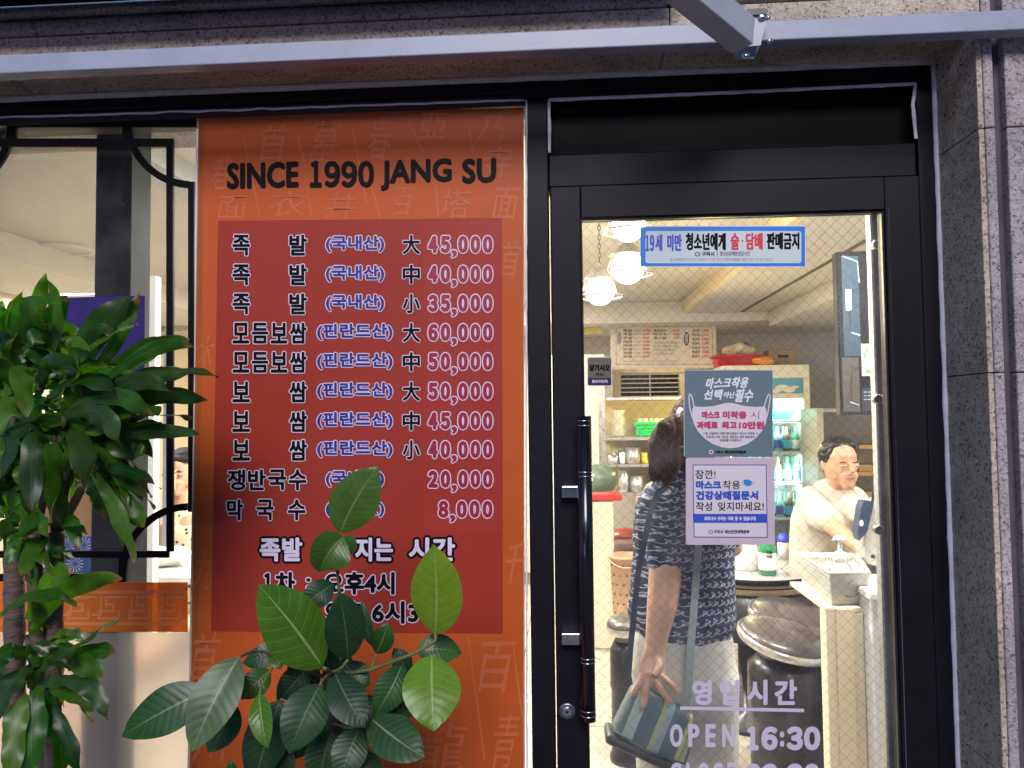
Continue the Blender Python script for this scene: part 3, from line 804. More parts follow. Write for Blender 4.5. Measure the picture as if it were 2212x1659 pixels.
def stroke_px(name, pts, w, Y, m, par, d=0.0002):
    bm = bmesh.new()
    V = [Vector(p) for p in pts]
    L1 = []; L2 = []
    for i, p in enumerate(V):
        t = (V[min(i + 1, len(V) - 1)] - V[max(i - 1, 0)]).normalized(); nn = Vector((-t.y, t.x)) * (w / 2)
        L1.append(bm.verts.new(P(p.x + nn.x, p.y + nn.y, Y))); L2.append(bm.verts.new(P(p.x - nn.x, p.y - nn.y, Y)))
    for i in range(len(V) - 1): bm.faces.new((L1[i], L1[i + 1], L2[i + 1], L2[i]))
    return finish(bm, name, m, par)
stroke_px('mask_strap', [(1500, 882), (1497, 865), (1493, 853), (1490, 850), (1488.5, 856), (1489, 872), (1492, 890), (1497, 905)], 2.6, YS - 0.0007, M_card, s3)
stroke_px('mask_strap', [(1650, 882), (1654, 866), (1659, 854), (1662, 850), (1664, 856), (1662, 872), (1659, 890), (1655, 905)], 2.6, YS - 0.0007, M_card, s3)
T3 = YS - 0.0010
M_pink = mat('text_raspberry', (0.55, 0.05, 0.14), 0.5)
M_cw = mat('text_chalk', (0.80, 0.84, 0.86), 0.5)
text('마스크착용', 1525, 816, 1617, 840, T3, M_cw, s3, bold=0.9, dy=-2, shear=0.25, jag=1.2)
text('선택', 1521, 841, 1560, 864, T3, M_cw, s3, bold=0.9, shear=0.2, jag=1.2)
text('아닌', 1563, 846, 1586, 860, T3, M_cw, s3, bold=0.6, shear=0.2, jag=1)
text('필수', 1588, 840, 1627, 869, T3, M_cw, s3, bold=1.0, shear=0.2, jag=1.2)
text('마스크', 1516, 888, 1555, 905, T3, M_pink, s3, bold=1.2)
text('미착용', 1561, 888, 1613, 905, T3, M_pink, s3, bold=1.2)
text('시', 1621, 888, 1640, 905, T3, M_pink, s3)
text('과태료', 1505, 910, 1551, 927, T3, M_pink, s3, bold=1.2)
text('최고', 1559, 910, 1592, 927, T3, M_pink, s3, bold=1.2)
text('10만원', 1596, 910, 1651, 927, T3, M_pink, s3, bold=1.2)
text('11월 13일부터 다중이용시설에서 마스크 미착용 시', 1519, 933, 1637, 939.5, T3, M_grey, s3, bold=0.15)
text('이용자는 최대 10만원, 영업주는 최대 300만원의', 1526, 941, 1630, 947, T3, M_grey, s3, bold=0.15)
text('과태료를 부과합니다', 1554, 948, 1602, 954, T3, M_grey, s3, bold=0.15)
text('구리시 재난안전대책본부', 1545, 973, 1612, 980, T3, M_black, s3, bold=0.35)
poly_px('emblem', ell(1536, 976.5, 5, 4.6), T3, 0.0002, M_card, s3)
poly_px('emblem_core', ell(1536, 976.5, 3, 2.7), T3 - 0.0003, 0.0002, M_pink, s3)

s4 = thing('health_form_notice', P(1575, 1177, YS), 'pink edged white and blue health questionnaire notice, lower of two cards', 'notice')
poly_px('card', rrect(1481.5, 988.5, 1673.5, 1177, 5), YS - 0.0001, 0.0005, mat('card_pink', (0.62, 0.52, 0.58), 0.5, var=0.04, vscale=20), s4)
M_nblue = mat('frame_navy', (0.05, 0.07, 0.35), 0.5); M_rblue = mat('band_blue', (0.03, 0.09, 0.52), 0.5)
poly_px('frame_line', [(1496, 1003.5), (1656, 1003.5), (1658.5, 1162), (1498.5, 1161)], YS - 0.0004, 0.0002, M_nblue, s4)
poly_px('card_field', [(1498, 1005.5), (1654.3, 1005.5), (1656.3, 1160), (1500.3, 1159)], YS - 0.0007, 0.0002, M_card, s4)
poly_px('blue_band', [(1497, 1110), (1657, 1110), (1658, 1129.5), (1498, 1129.5)], YS - 0.0010, 0.0002, M_rblue, s4)
T4 = YS - 0.0013
text('잠깐!', 1502, 1015, 1546, 1034, T4, M_black, s4, bold=0.25)
text('마스크', 1503, 1038, 1558, 1057, T4, M_rblue, s4, bold=1.3)
text('착용', 1561, 1038, 1599, 1057, T4, M_black, s4, bold=0.2)
text('건강상태질문서', 1503, 1060, 1638, 1080, T4, M_rblue, s4, bold=1.3)
text('작성 잊지마세요!', 1503, 1084, 1650, 1104, T4, M_black, s4, bold=0.3)
text('코로나19 우리는 극복 할 수 있습니다!', 1521, 1115.5, 1633, 1124.5, T4, M_white, s4, bold=0.45)
text('구리시 재난안전대책본부', 1542, 1144.5, 1619, 1153, T4, M_black, s4, bold=0.3)
poly_px('emblem', ell(1535, 1149, 5.2, 4.8), T4, 0.0002, mat('emblem_mauve', (0.35, 0.25, 0.30), 0.5), s4)
poly_px('emblem_core', ell(1535, 1149, 2.6, 2.4), T4 - 0.0003, 0.0002, M_card, s4)
M_micon = mat('mask_icon_blue', (0.02, 0.25, 0.70), 0.5)
poly_px('mask_icon', [(1606, 1037), (1614, 1035.5), (1624, 1039), (1623, 1048), (1614, 1050.5), (1607, 1046)], T4, 0.0002, M_micon, s4)
stroke_px('mask_icon_strap', [(1606, 1038), (1602.5, 1041), (1606.5, 1045)], 0.9, T4, M_micon, s4)
stroke_px('mask_icon_strap', [(1624, 1041), (1629, 1043), (1623.5, 1047)], 0.9, T4, M_micon, s4)

# vinyl hours lettering
hl = thing('hours_lettering', P(1600, 1640, YS), 'pale lilac opening hours lettering cut from vinyl low on the door glass', 'window lettering')
M_vin = mat('vinyl_lilac', (0.62, 0.57, 0.70), 0.5)
for s, a, b in (('영', 1495, 1538), ('업', 1554, 1597), ('시', 1613, 1658), ('간', 1673, 1722)):
    text(s, a, 1468, b, 1523, YS, M_vin, hl, bold=2.3)
poly_px('underline', [(1469, 1526), (1737, 1531), (1737, 1538.5), (1469, 1533)], YS, 0.0003, M_vin, hl)
for s, a, b in (('O', 1447, 1475), ('P', 1487, 1511), ('E', 1524, 1546), ('N', 1560, 1587)):
    text(s, a, 1564, b, 1614, YS, M_vin, hl, bold=2.0)
digits('16:30', 1611, 1569, 1773, 1621, YS, M_vin, None, hl, 3.6)
for s, a, b in (('C', 1447, 1472), ('L', 1482, 1500), ('O', 1507, 1533), ('S', 1541, 1562), ('E', 1571, 1587)):
    text(s, a, 1647, b, 1697, YS, M_vin, hl, bold=2.0)
digits('22:30', 1609, 1649, 1772, 1701, YS, M_vin, None, hl, 3.6)

# ================================================================== INSIDE THE RESTAURANT
M_steel = mat('brushed_steel', (0.55, 0.55, 0.56), 0.3, 0.9, var=0.1, vscale=30)
M_wht = mat('white_plastic', (0.72, 0.72, 0.70), 0.4)
M_creamp = mat('cream_panel', (0.72, 0.62, 0.46), 0.5, var=0.05, vscale=4)
M_bulb = emit_mat('bulb_glow', (1.0, 0.80, 0.45), 22.0)
M_cool = emit_mat('tube_glow', (0.80, 0.92, 1.0), 12.0)
M_diff = emit_mat('panel_glow', (1.0, 0.93, 0.80), 5.0)
def lamp(name, typ, loc, W, col, size=0.3, rot=(0, 0, 0), par=None, sy=None):
    l = bpy.data.lights.new(name, typ); l.energy = W; l.color = col
    if typ == 'AREA':
        l.size = size
        if sy: l.shape = 'RECTANGLE'; l.size_y = sy
    else: l.shadow_soft_size = size
    o = bpy.data.objects.new(name, l); COL.objects.link(o); o.location = loc; o.rotation_euler = rot
    if par is not None: o.parent = par; o.matrix_parent_inverse = Matrix.Translation(-origin(par))
    return o
def ceiling_light(x, y, W, col, label, z=CZ, w=0.6, h=0.3):
    t = thing('ceiling_light', (x, y, z), label, 'ceiling light', 'panel lights in the restaurant ceiling')
    box('light_frame', x - w / 2 - 0.02, x + w / 2 + 0.02, y - h / 2 - 0.02, y + h / 2 + 0.02, z - 0.014, z - 0.0005, M_wht, t)
    box('diffuser', x - w / 2, x + w / 2, y - h / 2, y + h / 2, z - 0.018, z - 0.0145, M_diff, t, bev=0.001)
    lamp('lamp_light', 'AREA', (x, y, z - 0.03), W * 2.5, col, w, (0, 0, 0), t, sy=h)
WARM = (1.0, 0.84, 0.62); NEUT = (1.0, 0.95, 0.89)
LBL = ['flat panel light above the middle of the dining room', 'flat panel light at the back of the dining room', 'flat panel light just inside the door, over the counter', 'flat panel light just inside the left window', 'flat panel light just inside the door, over the entrance', 'flat panel light at the far right over the staff area', 'flat panel light right behind the door head']
for x, y, W, c in ((-0.75, 1.6, 30, NEUT), (-1.0, 3.6, 34, WARM), (1.25, 0.55, 9, NEUT), (-2.2, 0.42, 6, NEUT), (0.7, 0.45, 16, NEUT), (2.4, 1.2, 13, NEUT), (0.45, 0.22, 16, NEUT)):  # the last panel is added to throw light on the woman's back
    ceiling_light(x, y, W, c, LBL.pop(0), z=(CZ - 0.10 if x > xa and y > 0.6 else CZ))

# pendant lamps near the door
def pendant(px, py, Y, r, W, label, shade=True):
    c = P(px, py, Y)
    t = thing('pendant_lamp', (c.x, c.y, CZ), label, 'pendant lamp', 'round pendant lamps behind the door')
    zc0 = CZ
    bm = bmesh.new()
    z = c.z + r * 1.5; i = 0
    while z < zc0 - 0.02:
        a = 0 if i % 2 else math.pi / 2
        tube_bm(bm, [Vector((c.x + 0.006 * math.cos(a) * math.cos(q), c.y + 0.006 * math.sin(a) * math.cos(q), z + 0.012 * math.sin(q))) for q in [2 * math.pi * k / 8 for k in range(9)]], 0.0016, 5)
        z += 0.019; i += 1
    finish(bm, 'chain', M_gask, t, True)
    lathe('shade', c, [(0.012, r * 1.5), (0.03, r * 1.45), (r * 0.75, r * 1.15), (r * 1.15, r * 0.75), (r * 1.18, r * 0.7), (r * 0.7, r * 1.1), (0.02, r * 1.35)], M_steel, t, cap_top=False)
    prof = [(r * math.sin(R(a)), -r * math.cos(R(a))) for a in range(4, 177, 12)]
    lathe('bulb', c, prof, M_bulb, t, n=24)
    lathe('rim', c, [(r * 1.5, -r * 0.35), (r * 1.55, -r * 0.42), (r * 1.5, -r * 0.5), (r * 1.45, -r * 0.42), (r * 1.5, -r * 0.35)], M_steel, t, n=36, cap_top=False, cap_bot=False)
    for k in range(3):
        a = R(30 + 120 * k)
        tube('rod', [c + Vector((r * 1.12 * math.cos(a), r * 1.12 * math.sin(a), r * 0.75)), c + Vector((r * 1.5 * math.cos(a), r * 1.5 * math.sin(a), -r * 0.4))], 0.002, M_steel, t, 6)
    lamp('lamp_light', 'POINT', c + Vector((0, 0, -r * 1.3)), W, (1.0, 0.80, 0.5), 0.05, par=t)
pendant(1357, 486, 0.95, 0.062, 5, 'highest glowing pendant lamp, cut by the top of the door glass')
pendant(1356, 578, 1.6, 0.075, 5, 'glowing pendant lamp hanging second from the top left of the door glass')
pendant(1296, 628, 1.25, 0.060, 4, 'lowest pendant lamp, with a steel shade, at the left edge of the door glass')

# soffits and fittings seen through the left window
q = P(305, 290, 0.66)
bm = bmesh.new(); bbox(bm, q.x, q.x + 0.13, 0.3, 3.2, CZ - 0.075, CZ - 0.001)
finish(bm, 'soffit_duct', mat('duct_paint', (0.42, 0.46, 0.50), 0.5), ceil)
q = P(0, 555, 1.55)
box('soffit_drop', RX0 + 0.001, q.x, 0.5, 4.2, q.z, CZ - 0.001, M_iwall, ceil, bev=0.001)
t = thing('ceiling_speaker', P(140, 497, 1.95), 'round flat disc on the ceiling seen through the left window', 'ceiling speaker')
q = P(140, 497, 1.95)
lathe('ring', (q.x, q.y, CZ - 0.0005), [(0.15, 0), (0.15, -0.012), (0.125, -0.016), (0.115, -0.006)], M_iwall, t, cap_top=False, cap_bot=False)
lathe('disc', (q.x, q.y, CZ - 0.001), [(0.114, 0), (0.114, -0.007)], M_ceil, t)
q = P(432, 385, 1.3)
t = thing('tube_light', q, 'cool white fluorescent tube just behind the edge of the left window', 'tube light')
box('housing', q.x, q.x + 0.06, 0.9, 2.1, q.z + 0.012, q.z + 0.05, M_wht, t)
tube('tube', [(q.x + 0.03, 0.92, q.z), (q.x + 0.03, 2.08, q.z)], 0.013, M_cool, t, 10)
lamp('lamp_light', 'AREA', (q.x + 0.03, 1.5, q.z - 0.03), 10, (0.8, 0.92, 1.0), 0.06, par=t, sy=1.1)
q = P(160, 632, 2.6)
t = thing('tube_light', q, 'cool light glowing behind the leafy top of the tall plant', 'tube light')
box('housing', q.x - 0.25, q.x + 0.3, q.y - 0.03, q.y + 0.03, q.z + 0.015, q.z + 0.05, M_wht, t)
tube('tube', [(q.x - 0.24, q.y, q.z), (q.x + 0.28, q.y, q.z)], 0.014, M_cool, t, 10)
lamp('lamp_light', 'AREA', (q.x, q.y, q.z - 0.03), 8, (0.8, 0.92, 1.0), 0.5, par=t, sy=0.06)
# post behind the window
M_post = mat('post_dark', (0.008, 0.009, 0.011), 0.7, var=0.3, vscale=4, spec=0.2)
a_, b_, _, _ = rect(209, 600, 287, 1200, 0.16)
po = tag(box('post', a_, b_, 0.14, 0.24, 0.0, CZ - 0.001, M_post, bev=0.003), 'dark square post standing just behind the left window', 'post')
# violet box sign
c0 = P(110, 640, 1.0); c1 = P(312, 850, 1.0)
def film(name, col, tint, f):
    m = mat(name, col, 0.4, var=0.15, vscale=20); N, L = nodes(m)
    t = N.new('ShaderNodeBsdfTransparent'); t.inputs[0].default_value = (*tint, 1)
    mx = N.new('ShaderNodeMixShader'); mx.inputs[0].default_value = f
    L.new(N['Principled BSDF'].outputs[0], mx.inputs[1]); L.new(t.outputs[0], mx.inputs[2]); L.new(mx.outputs[0], N['Material Output'].inputs['Surface'])
    return m
vb = tag(wrect('violet_film', 110, 641, 312, 852, 0.026, 0.0008, film('violet_film', (0.06, 0.04, 0.24), (0.16, 0.13, 0.5), 0.45), None, bev=0), 'violet film sheet stuck on the left window over the dark post', 'window film')
c0 = P(313, 650, 1.02); c1 = P(330, 1250, 1.02)
pt = thing('partition', (c0.x, 1.02, 0), 'white edged glass partition behind the right side of the window', 'partition')
box('partition_post', c0.x, c1.x, 1.02, 1.06, 0, c0.z + 0.1, M_wht, pt)
box('partition_post', P(352, 900, 1.4).x, P(366, 900, 1.4).x, 1.4, 1.44, 0.001, 1.9, mat('slate_post', (0.25, 0.27, 0.32), 0.5), pt)
# warm wall section with wood panel and patterned bench cloth
box('wood_panel', P(-60, 900, 2.8).x, P(205, 900, 2.8).x, 2.8, 2.86, 0.0, P(100, 905, 2.8).z, mat('walnut', (0.18, 0.10, 0.06), 0.5, var=0.3, vscale=6, stretch=(1, 1, 0.15)), None, bev=0.004)
tag(bpy.context.scene.objects['wood_panel'], 'brown wooden screen at the back behind the tall plant', 'screen')
M_noren = bpy.data.materials.new('noren'); M_noren.use_nodes = True
N, L = nodes(M_noren); b = N['Principled BSDF']; b.inputs['Roughness'].default_value = 0.8; b.inputs['Base Color'].default_value = (0.03, 0.07, 0.30, 1)
ca = P(20, 1158, 0.5); cb = P(196, 1238, 0.5)
M_star = mat('star_white', (0.75, 0.82, 0.88), 0.8)
no = thing('patterned_cloth', (ca.x, 0.5, cb.z), 'blue cloth with white starbursts low behind the window', 'cloth')
box('cloth', ca.x, cb.x, 0.5, 0.506, cb.z, ca.z, M_noren, no, bev=0.001)
for k in range(9):
    cx_ = 30 + (k % 5) * 38 + (k // 5) * 18; cy_ = 1178 + (k // 5) * 40
    bm = bmesh.new()
    for r_ in range(14):
        a = 2 * math.pi * r_ / 14
        v = [(cx_ + 3 * math.cos(a), cy_ + 3 * math.sin(a)), (cx_ + 18 * math.cos(a + .05), cy_ + 18 * math.sin(a + .05)), (cx_ + 18 * math.cos(a - .05), cy_ + 18 * math.sin(a - .05))]
        bm.faces.new([bm.verts.new(P(min(195, x), min(1237, max(1160, y)), 0.4985)) for x, y in v])
    finish(bm, 'starburst', M_star, no)

# ---- table, chairs, things on the right behind the door
def rnd_table(cx, cy, z, r, label):
    t = thing('dining_table', (cx, cy, 0), label, 'table')
    lathe('tabletop', (cx, cy, z), [(r, -0.022), (r, -0.002), (r - 0.004, 0)], mat('table_grey', (0.34, 0.33, 0.33), 0.2, var=0.1), t, n=64)
    lathe('table_edge', (cx, cy, z), [(r + 0.0005, -0.026), (r + 0.006, -0.022), (r + 0.006, -0.004), (r + 0.0005, 0.0)], M_black, t, n=64, cap_top=False, cap_bot=False)
    lathe('apron', (cx, cy, z), [(r * 0.93, -0.075), (r * 0.93, -0.0265)], mat('wood_tan', (0.55, 0.40, 0.26), 0.5, var=0.15), t, n=64)
    lathe('apron_band', (cx, cy, z), [(r * 0.935, -0.05), (r * 0.937, -0.043)], M_black, t, n=64, cap_top=False, cap_bot=False)
    lathe('drum', (cx, cy, z), [(r * 0.85, -0.30), (r * 0.9, -0.076)], mat('drum_black', (0.015, 0.015, 0.02), 0.35), t, n=64)
    lathe('pedestal', (cx, cy, 0.0065), [(r * 0.6, 0), (r * 0.6, 0.02), (0.05, 0.05), (0.05, z - 0.301)], M_gask, t, n=32)
q = P(1612, 1212, 1.95)
rnd_table(q.x, q.y, 0.752, 0.34, 'round grey topped dining table with a black edge behind the woman')
TZ = 0.7525; 
def bottle(px, Y, z, label, g, parent_mat, h=0.22, r=0.032, tagtxt=None, lab=(0.75, 0.8, 0.72), par=None, group=None):
    q = P(px, 1200, Y)
    prof = [(r * 0.9, 0), (r, 0.004), (r, h * 0.55), (r * 0.85, h * 0.63), (r * 0.42, h * 0.76), (r * 0.40, h * 0.93), (r * 0.46, h * 0.935), (r * 0.46, h)]
    c = Vector((q.x, q.y, z))
    t = thing('bottle', c, label, 'bottle', group)
    lathe('bottle_body', c, prof, parent_mat, t, n=20)
    lathe('bottle_label', c, [(r * 1.01, h * 0.12), (r * 1.01, h * 0.48)], mat('bottle_label', lab, 0.5), t, n=20, cap_top=False, cap_bot=False)
    lathe('cap', c, [(r * 0.5, h * 0.96), (r * 0.5, h * 1.005)], M_steel, t, n=12)
    return t
M_soju = mat('soju_green', (0.015, 0.22, 0.07), 0.12, coat=0.6)
bt_ = bottle(1657, 1.74, TZ, 'green soju bottle with a pale label on the round table', None, M_soju, h=0.215, r=0.040)
text('처음', 1654, 1190, 1668, 1197, 1.74 - 0.0425, M_black, bt_, bold=0.3)
text('처럼', 1654, 1199, 1668, 1206, 1.74 - 0.0425, M_black, bt_, bold=0.3)
q = P(1611, 1200, 1.86)
nr = tag(lathe('paper_roll', (q.x, q.y, TZ), [(0.052, 0), (0.055, 0.004), (0.055, 0.12), (0.05, 0.13), (0.02, 0.13), (0.02, 0.1)], M_wht, None, n=28), 'white roll of kitchen paper on the round table by the woman', 'paper roll')
q = P(1692, 1160, 2.12)
wb = thing('shaker_bottle', (q.x, q.y, TZ), 'white plastic bottle with a blue lid on the round table', 'bottle')
lathe('bottle_body', (q.x, q.y, TZ), [(0.03, 0), (0.03, 0.085), (0.022, 0.1)], M_wht, wb, n=20)
lathe('lid', (q.x, q.y, TZ), [(0.031, 0.0865), (0.031, 0.1), (0.02, 0.125), (0.008, 0.13)], mat('lid_blue', (0.03, 0.06, 0.6), 0.4), wb, n=20)

M_cush = mat('cushion_taupe', (0.055, 0.045, 0.045), 0.38, var=0.08, vscale=3, coat=0.4)
M_blk = mat('stool_black', (0.006, 0.007, 0.012), 0.3, var=0.4, vscale=8)
def stool(px, py, Y, r, tx, ty, label, ztop=None):
    q = P(px, py, Y)
    t = thing('stool', (q.x, q.y, 0), label, 'stool', 'black round stools by the counter')
    bm = bmesh.new(); lathe_bm(bm, (0, 0, 0), [(r * 0.9, -0.05), (r, -0.03), (r * 0.99, -0.01), (r * 0.9, 0.006), (r * 0.5, 0.014), (0.01, 0.016)], 40)
    M4 = Matrix.Translation(q) @ Matrix.Rotation(R(tx), 4, 'X') @ Matrix.Rotation(R(ty), 4, 'Y')
    for v in bm.verts: v.co = M4 @ v.co
    finish(bm, 'seat', M_cush, t, True)
    bm = bmesh.new(); lathe_bm(bm, (0, 0, 0), [(r * 1.0, -0.045), (r * 1.035, -0.035), (r * 1.035, -0.022), (r * 1.0, -0.015)], 40, cap_top=False, cap_bot=False)
    for v in bm.verts: v.co = M4 @ v.co
    finish(bm, 'seat_trim', M_steel, t, True)
    n = 12
    lathe('drum', (q.x, q.y, 0.0065), [(r * 0.92, 0), (r * 0.92, 0.02), (r * 0.82, 0.04), (r * 0.80, q.z * 0.5), (r * 0.86, q.z * 0.52), (r * 0.84, q.z - 0.13), (r * 0.6, q.z - 0.09)], M_blk, t, n=40)
stool(1698, 1366, 1.12, 0.172, 9, 10, 'taupe topped black stool nearest the door beside the cream counter')
stool(1712, 1324, 1.42, 0.172, 9, 10, 'taupe topped black stool just behind the nearest one')
stool(1352, 1340, 1.5, 0.085, 6, -4, 'small black stool left of the woman')

# cream counter with panels
ct = thing('counter', (P(1800, 1500, 0.70).x, 0.7, 0), 'cream panelled counter at the right behind the door', 'counter')
cx0 = P(1786, 1400, 0.72).x
cx1 = P(1868, 1400, 0.72).x
box('counter_end', cx0, cx1, 0.72, 0.78, 0.0065, 0.846, M_creamp, ct, bev=0.003)
box('counter_batten', P(1812, 1400, 0.70).x, P(1850, 1400, 0.70).x, 0.714, 0.7195, 0.0065, 0.858, mat('cream_batten', (0.74, 0.62, 0.44), 0.5), ct, bev=0.001)  # batten in the second tone of the two-tone cream
box('counter_side', cx1 + 0.001, cx1 + 0.55, 0.66, 1.12, 0.0065, 0.90, mat('counter_white', (0.66, 0.70, 0.72), 0.45), ct, bev=0.004)
box('counter_top', cx1 - 0.006, cx1 + 0.56, 0.65, 1.14, 0.9005, 0.925, M_wht, ct, bev=0.004)
box('counter_ledge', cx0 - 0.001, cx1 - 0.007, 0.7198, 1.10, 0.8475, 0.8605, M_creamp, ct, bev=0.001)
box('counter_back', cx0 + 0.02, cx1 - 0.001, 0.785, 0.799, 0.0065, 0.846, M_creamp, ct, bev=0)

# perforated basket on the counter
def lerp(a, b, t): return a + (b - a) * t
bk = thing('plastic_basket', P(1800, 1300, 0.76), 'white perforated plastic basket standing on the cream counter', 'basket')
rz, bz = 0.972, 0.8625
c_fl, c_fr, c_br, c_bl = [Vector((P(x, y, Y).x, P(x, y, Y).y, rz)) for x, y, Y in ((1792, 1224, 0.72), (1877, 1214, 0.74), (1852, 1183, 1.08), (1719, 1186, 1.10))]
cen = (c_fl + c_fr + c_br + c_bl) / 4
low = [Vector((lerp(cen.x, p.x, 0.84), lerp(cen.y, p.y, 0.84), bz)) for p in (c_fl, c_fr, c_br, c_bl)]
up_ = [c_fl, c_fr, c_br, c_bl]
M_bask = mat('basket_white', (0.50, 0.50, 0.46), 0.45)
for k in range(4):
    A, B, C, D = up_[k], up_[(k + 1) % 4], low[(k + 1) % 4], low[k]
    nrm = (B - A).cross(D - A).normalized() * 0.0025
    bm = bmesh.new()
    nx, nz = (18, 6)
    def pt_(u, v): return lerp(lerp(A, B, u), lerp(D, C, u), v)
    def slab(u0, u1, v0, v1):
        q4 = [pt_(u0, v0), pt_(u1, v0), pt_(u1, v1), pt_(u0, v1)]
        f = [bm.verts.new(p + nrm / 2) for p in q4]; g = [bm.verts.new(p - nrm / 2) for p in q4]
        bm.faces.new(f); bm.faces.new(g[::-1])
        for i in range(4): bm.faces.new((f[i], f[(i + 1) % 4], g[(i + 1) % 4], g[i]))
    slab(0, 1, 0, 0.16); slab(0, 1, 0.86, 1)
    if k == 0: slab(0, 1, 0.1605, 0.8595)
    else:
        for i in range(nx + 1):
            u = 0.03 + 0.94 * i / nx; slab(max(0, u - 0.010), min(1, u + 0.010), 0.1605, 0.8595)
        for j in range(1, nz): slab(0, 1, 0.16 + 0.7 * j / nz - 0.014, 0.16 + 0.7 * j / nz + 0.014)
    finish(bm, 'basket_side', M_bask, bk)
bm = bmesh.new(); tube_bm(bm, [p for p in up_ + [up_[0], up_[1]]], 0.0045, 8); finish(bm, 'basket_rim', M_bask, bk, True)
bm = bmesh.new(); bm.faces.new([bm.verts.new(p) for p in low]); bm.faces.new([bm.verts.new(p + Vector((0, 0, -0.002))) for p in low][::-1]); finish(bm, 'basket_floor', M_bask, bk)
stroke_px('basket_mark', [(1826, 1287), (1838, 1290), (1850, 1286), (1857, 1279)], 2.6, 0.7115, M_grey, bk)
stroke_px('basket_mark', [(1830, 1262), (1838, 1256), (1845, 1251)], 1.6, 0.7115, M_grey, bk)
sb = thing('pump_bottle', (cen.x, cen.y, bz), 'clear hand sanitiser bottle with a white pump head in the basket', 'bottle')
c = Vector((cen.x - 0.0, cen.y - 0.03, bz + 0.003))
M_clear = mat('clear_gel', (0.6, 0.66, 0.68), 0.1); M_clear.node_tree.nodes['Principled BSDF'].inputs['Transmission Weight'].default_value = 0.6
lathe('bottle_body', c, [(0.036, 0), (0.04, 0.006), (0.04, 0.085), (0.03, 0.105), (0.016, 0.115)], M_clear, sb, n=24)
lathe('pump_collar', c, [(0.02, 0.112), (0.022, 0.13), (0.019, 0.146), (0.008, 0.15), (0.006, 0.185)], M_wht, sb, n=20)
lathe('pump_head', c, [(0.010, 0.1855), (0.021, 0.19), (0.021, 0.197), (0.012, 0.203)], M_wht, sb, n=20)
tube('nozzle', [c + Vector((0.0, 0, 0.195)), c + Vector((-0.02, -0.012, 0.195)), c + Vector((-0.03, -0.018, 0.19))], 0.005, M_wht, sb, 8)

# card terminal on the counter
tm_ = thing('card_terminal', P(1890, 1225, 0.95), 'grey and navy card terminal leaning on the counter', 'card terminal')
poly_px('terminal_body', [(1890, 1085), (1915, 1078), (1935, 1090), (1922, 1200), (1905, 1226), (1875, 1218), (1868, 1190), (1872, 1150)], 0.92, 0.09, mat('terminal_grey', (0.42, 0.40, 0.36), 0.4), tm_)
poly_px('terminal_screen', [(1866, 1082), (1888, 1084), (1874, 1148), (1856, 1168), (1853, 1150), (1860, 1098)], 0.90, 0.05, mat('terminal_navy', (0.02, 0.04, 0.09), 0.25), tm_)
poly_px('terminal_badge', ell(1861, 1130, 4.5, 7), 0.8985, 0.001, M_wht, tm_)
poly_px('terminal_button', ell(1886, 1202, 5, 4.5), 0.9185, 0.001, M_gask, tm_)
tube('antenna', [P(1884, 1085, 0.94), P(1889, 1050, 0.95), P(1892, 1030, 0.96)], 0.005, M_gask, tm_, 8)
box('terminal_stand', P(1880, 1200, .95).x, P(1915, 1200, .95).x, 0.93, 1.0, 0.9255, P(1890, 1215, .95).z, M_gask, tm_)

# white post with round knobs along the right of the glass
wp = thing('door_side_post', (P(1900, 1200, 0.13).x, 0.13, 0), 'white upright with round knobs just inside the right of the door', 'post')
a_, b_, _, _ = rect(1889, 500, 1921, 1100, 0.12)
box('upright', a_, b_, 0.115, 0.15, 0.0065, 2.3, mat('upright_white', (0.66, 0.68, 0.66), 0.45, var=0.08), wp, bev=0.004)
for px, py in ((1890, 530), (1892, 862), (1894, 1143)):
    q = P(px, py, 0.105)
    lathe('knob', q, [(0.006, 0.010), (0.006, 0.0), (0.012, -0.002), (0.012, -0.014), (0.010, -0.017)], M_steel, wp, n=20, axis='Y')

# black wall cabinet
YCB = 0.95
cb_ = thing('wall_cabinet', P(1860, 898, YCB), 'black glossy wall cabinet with recessed grips hanging right behind the door glass', 'cabinet')
a_, b_, c_, d_ = rect(1811, 542, 1940, 898, YCB)
box('cabinet_body', a_, b_, YCB, YCB + 0.045, c_, d_, mat('cabinet_black', (0.010, 0.011, 0.014), 0.25, var=0.3, vscale=5), cb_, bev=0.004)
M_cglass = mat('cabinet_tint', (0.035, 0.055, 0.075), 0.25)
wrect('cabinet_inset', 1820, 553, 1857, 770, YCB - 0.0015, 0.001, M_cglass, cb_)
wrect('cabinet_inset', 1820, 772, 1857, 890, YCB - 0.0013, 0.001, mat('cabinet_grey', (0.06, 0.055, 0.05), 0.4), cb_)
wrect('cabinet_inset', 1862, 838, 1905, 888, YCB - 0.0013, 0.001, mat('cabinet_slate', (0.03, 0.035, 0.045), 0.35), cb_)
M_line = mat('bright_line', (0.35, 0.5, 0.6), 0.3)
stroke_px('grip_outline', [(1856, 620), (1838, 632), (1835, 660), (1836, 690), (1838, 718), (1858, 724)], 1.8, YCB - 0.002, M_gask, cb_)
stroke_px('grip_outline', [(1838, 718), (1858, 724)], 2, YCB - 0.0024, M_line, cb_)
stroke_px('grip_outline', [(1820, 553), (1852, 565), (1856, 610)], 2, YCB - 0.0024, M_line, cb_)
stroke_px('grip_outline', [(1860, 790), (1842, 800), (1838, 830), (1840, 870)], 1.8, YCB - 0.002, M_gask, cb_)
stroke_px('grip_outline', [(1836, 868), (1856, 875)], 2, YCB - 0.0024, M_line, cb_)
wrect('cabinet_label', 1827, 625, 1839, 670, YCB - 0.003, 0.0004, M_wht, cb_)
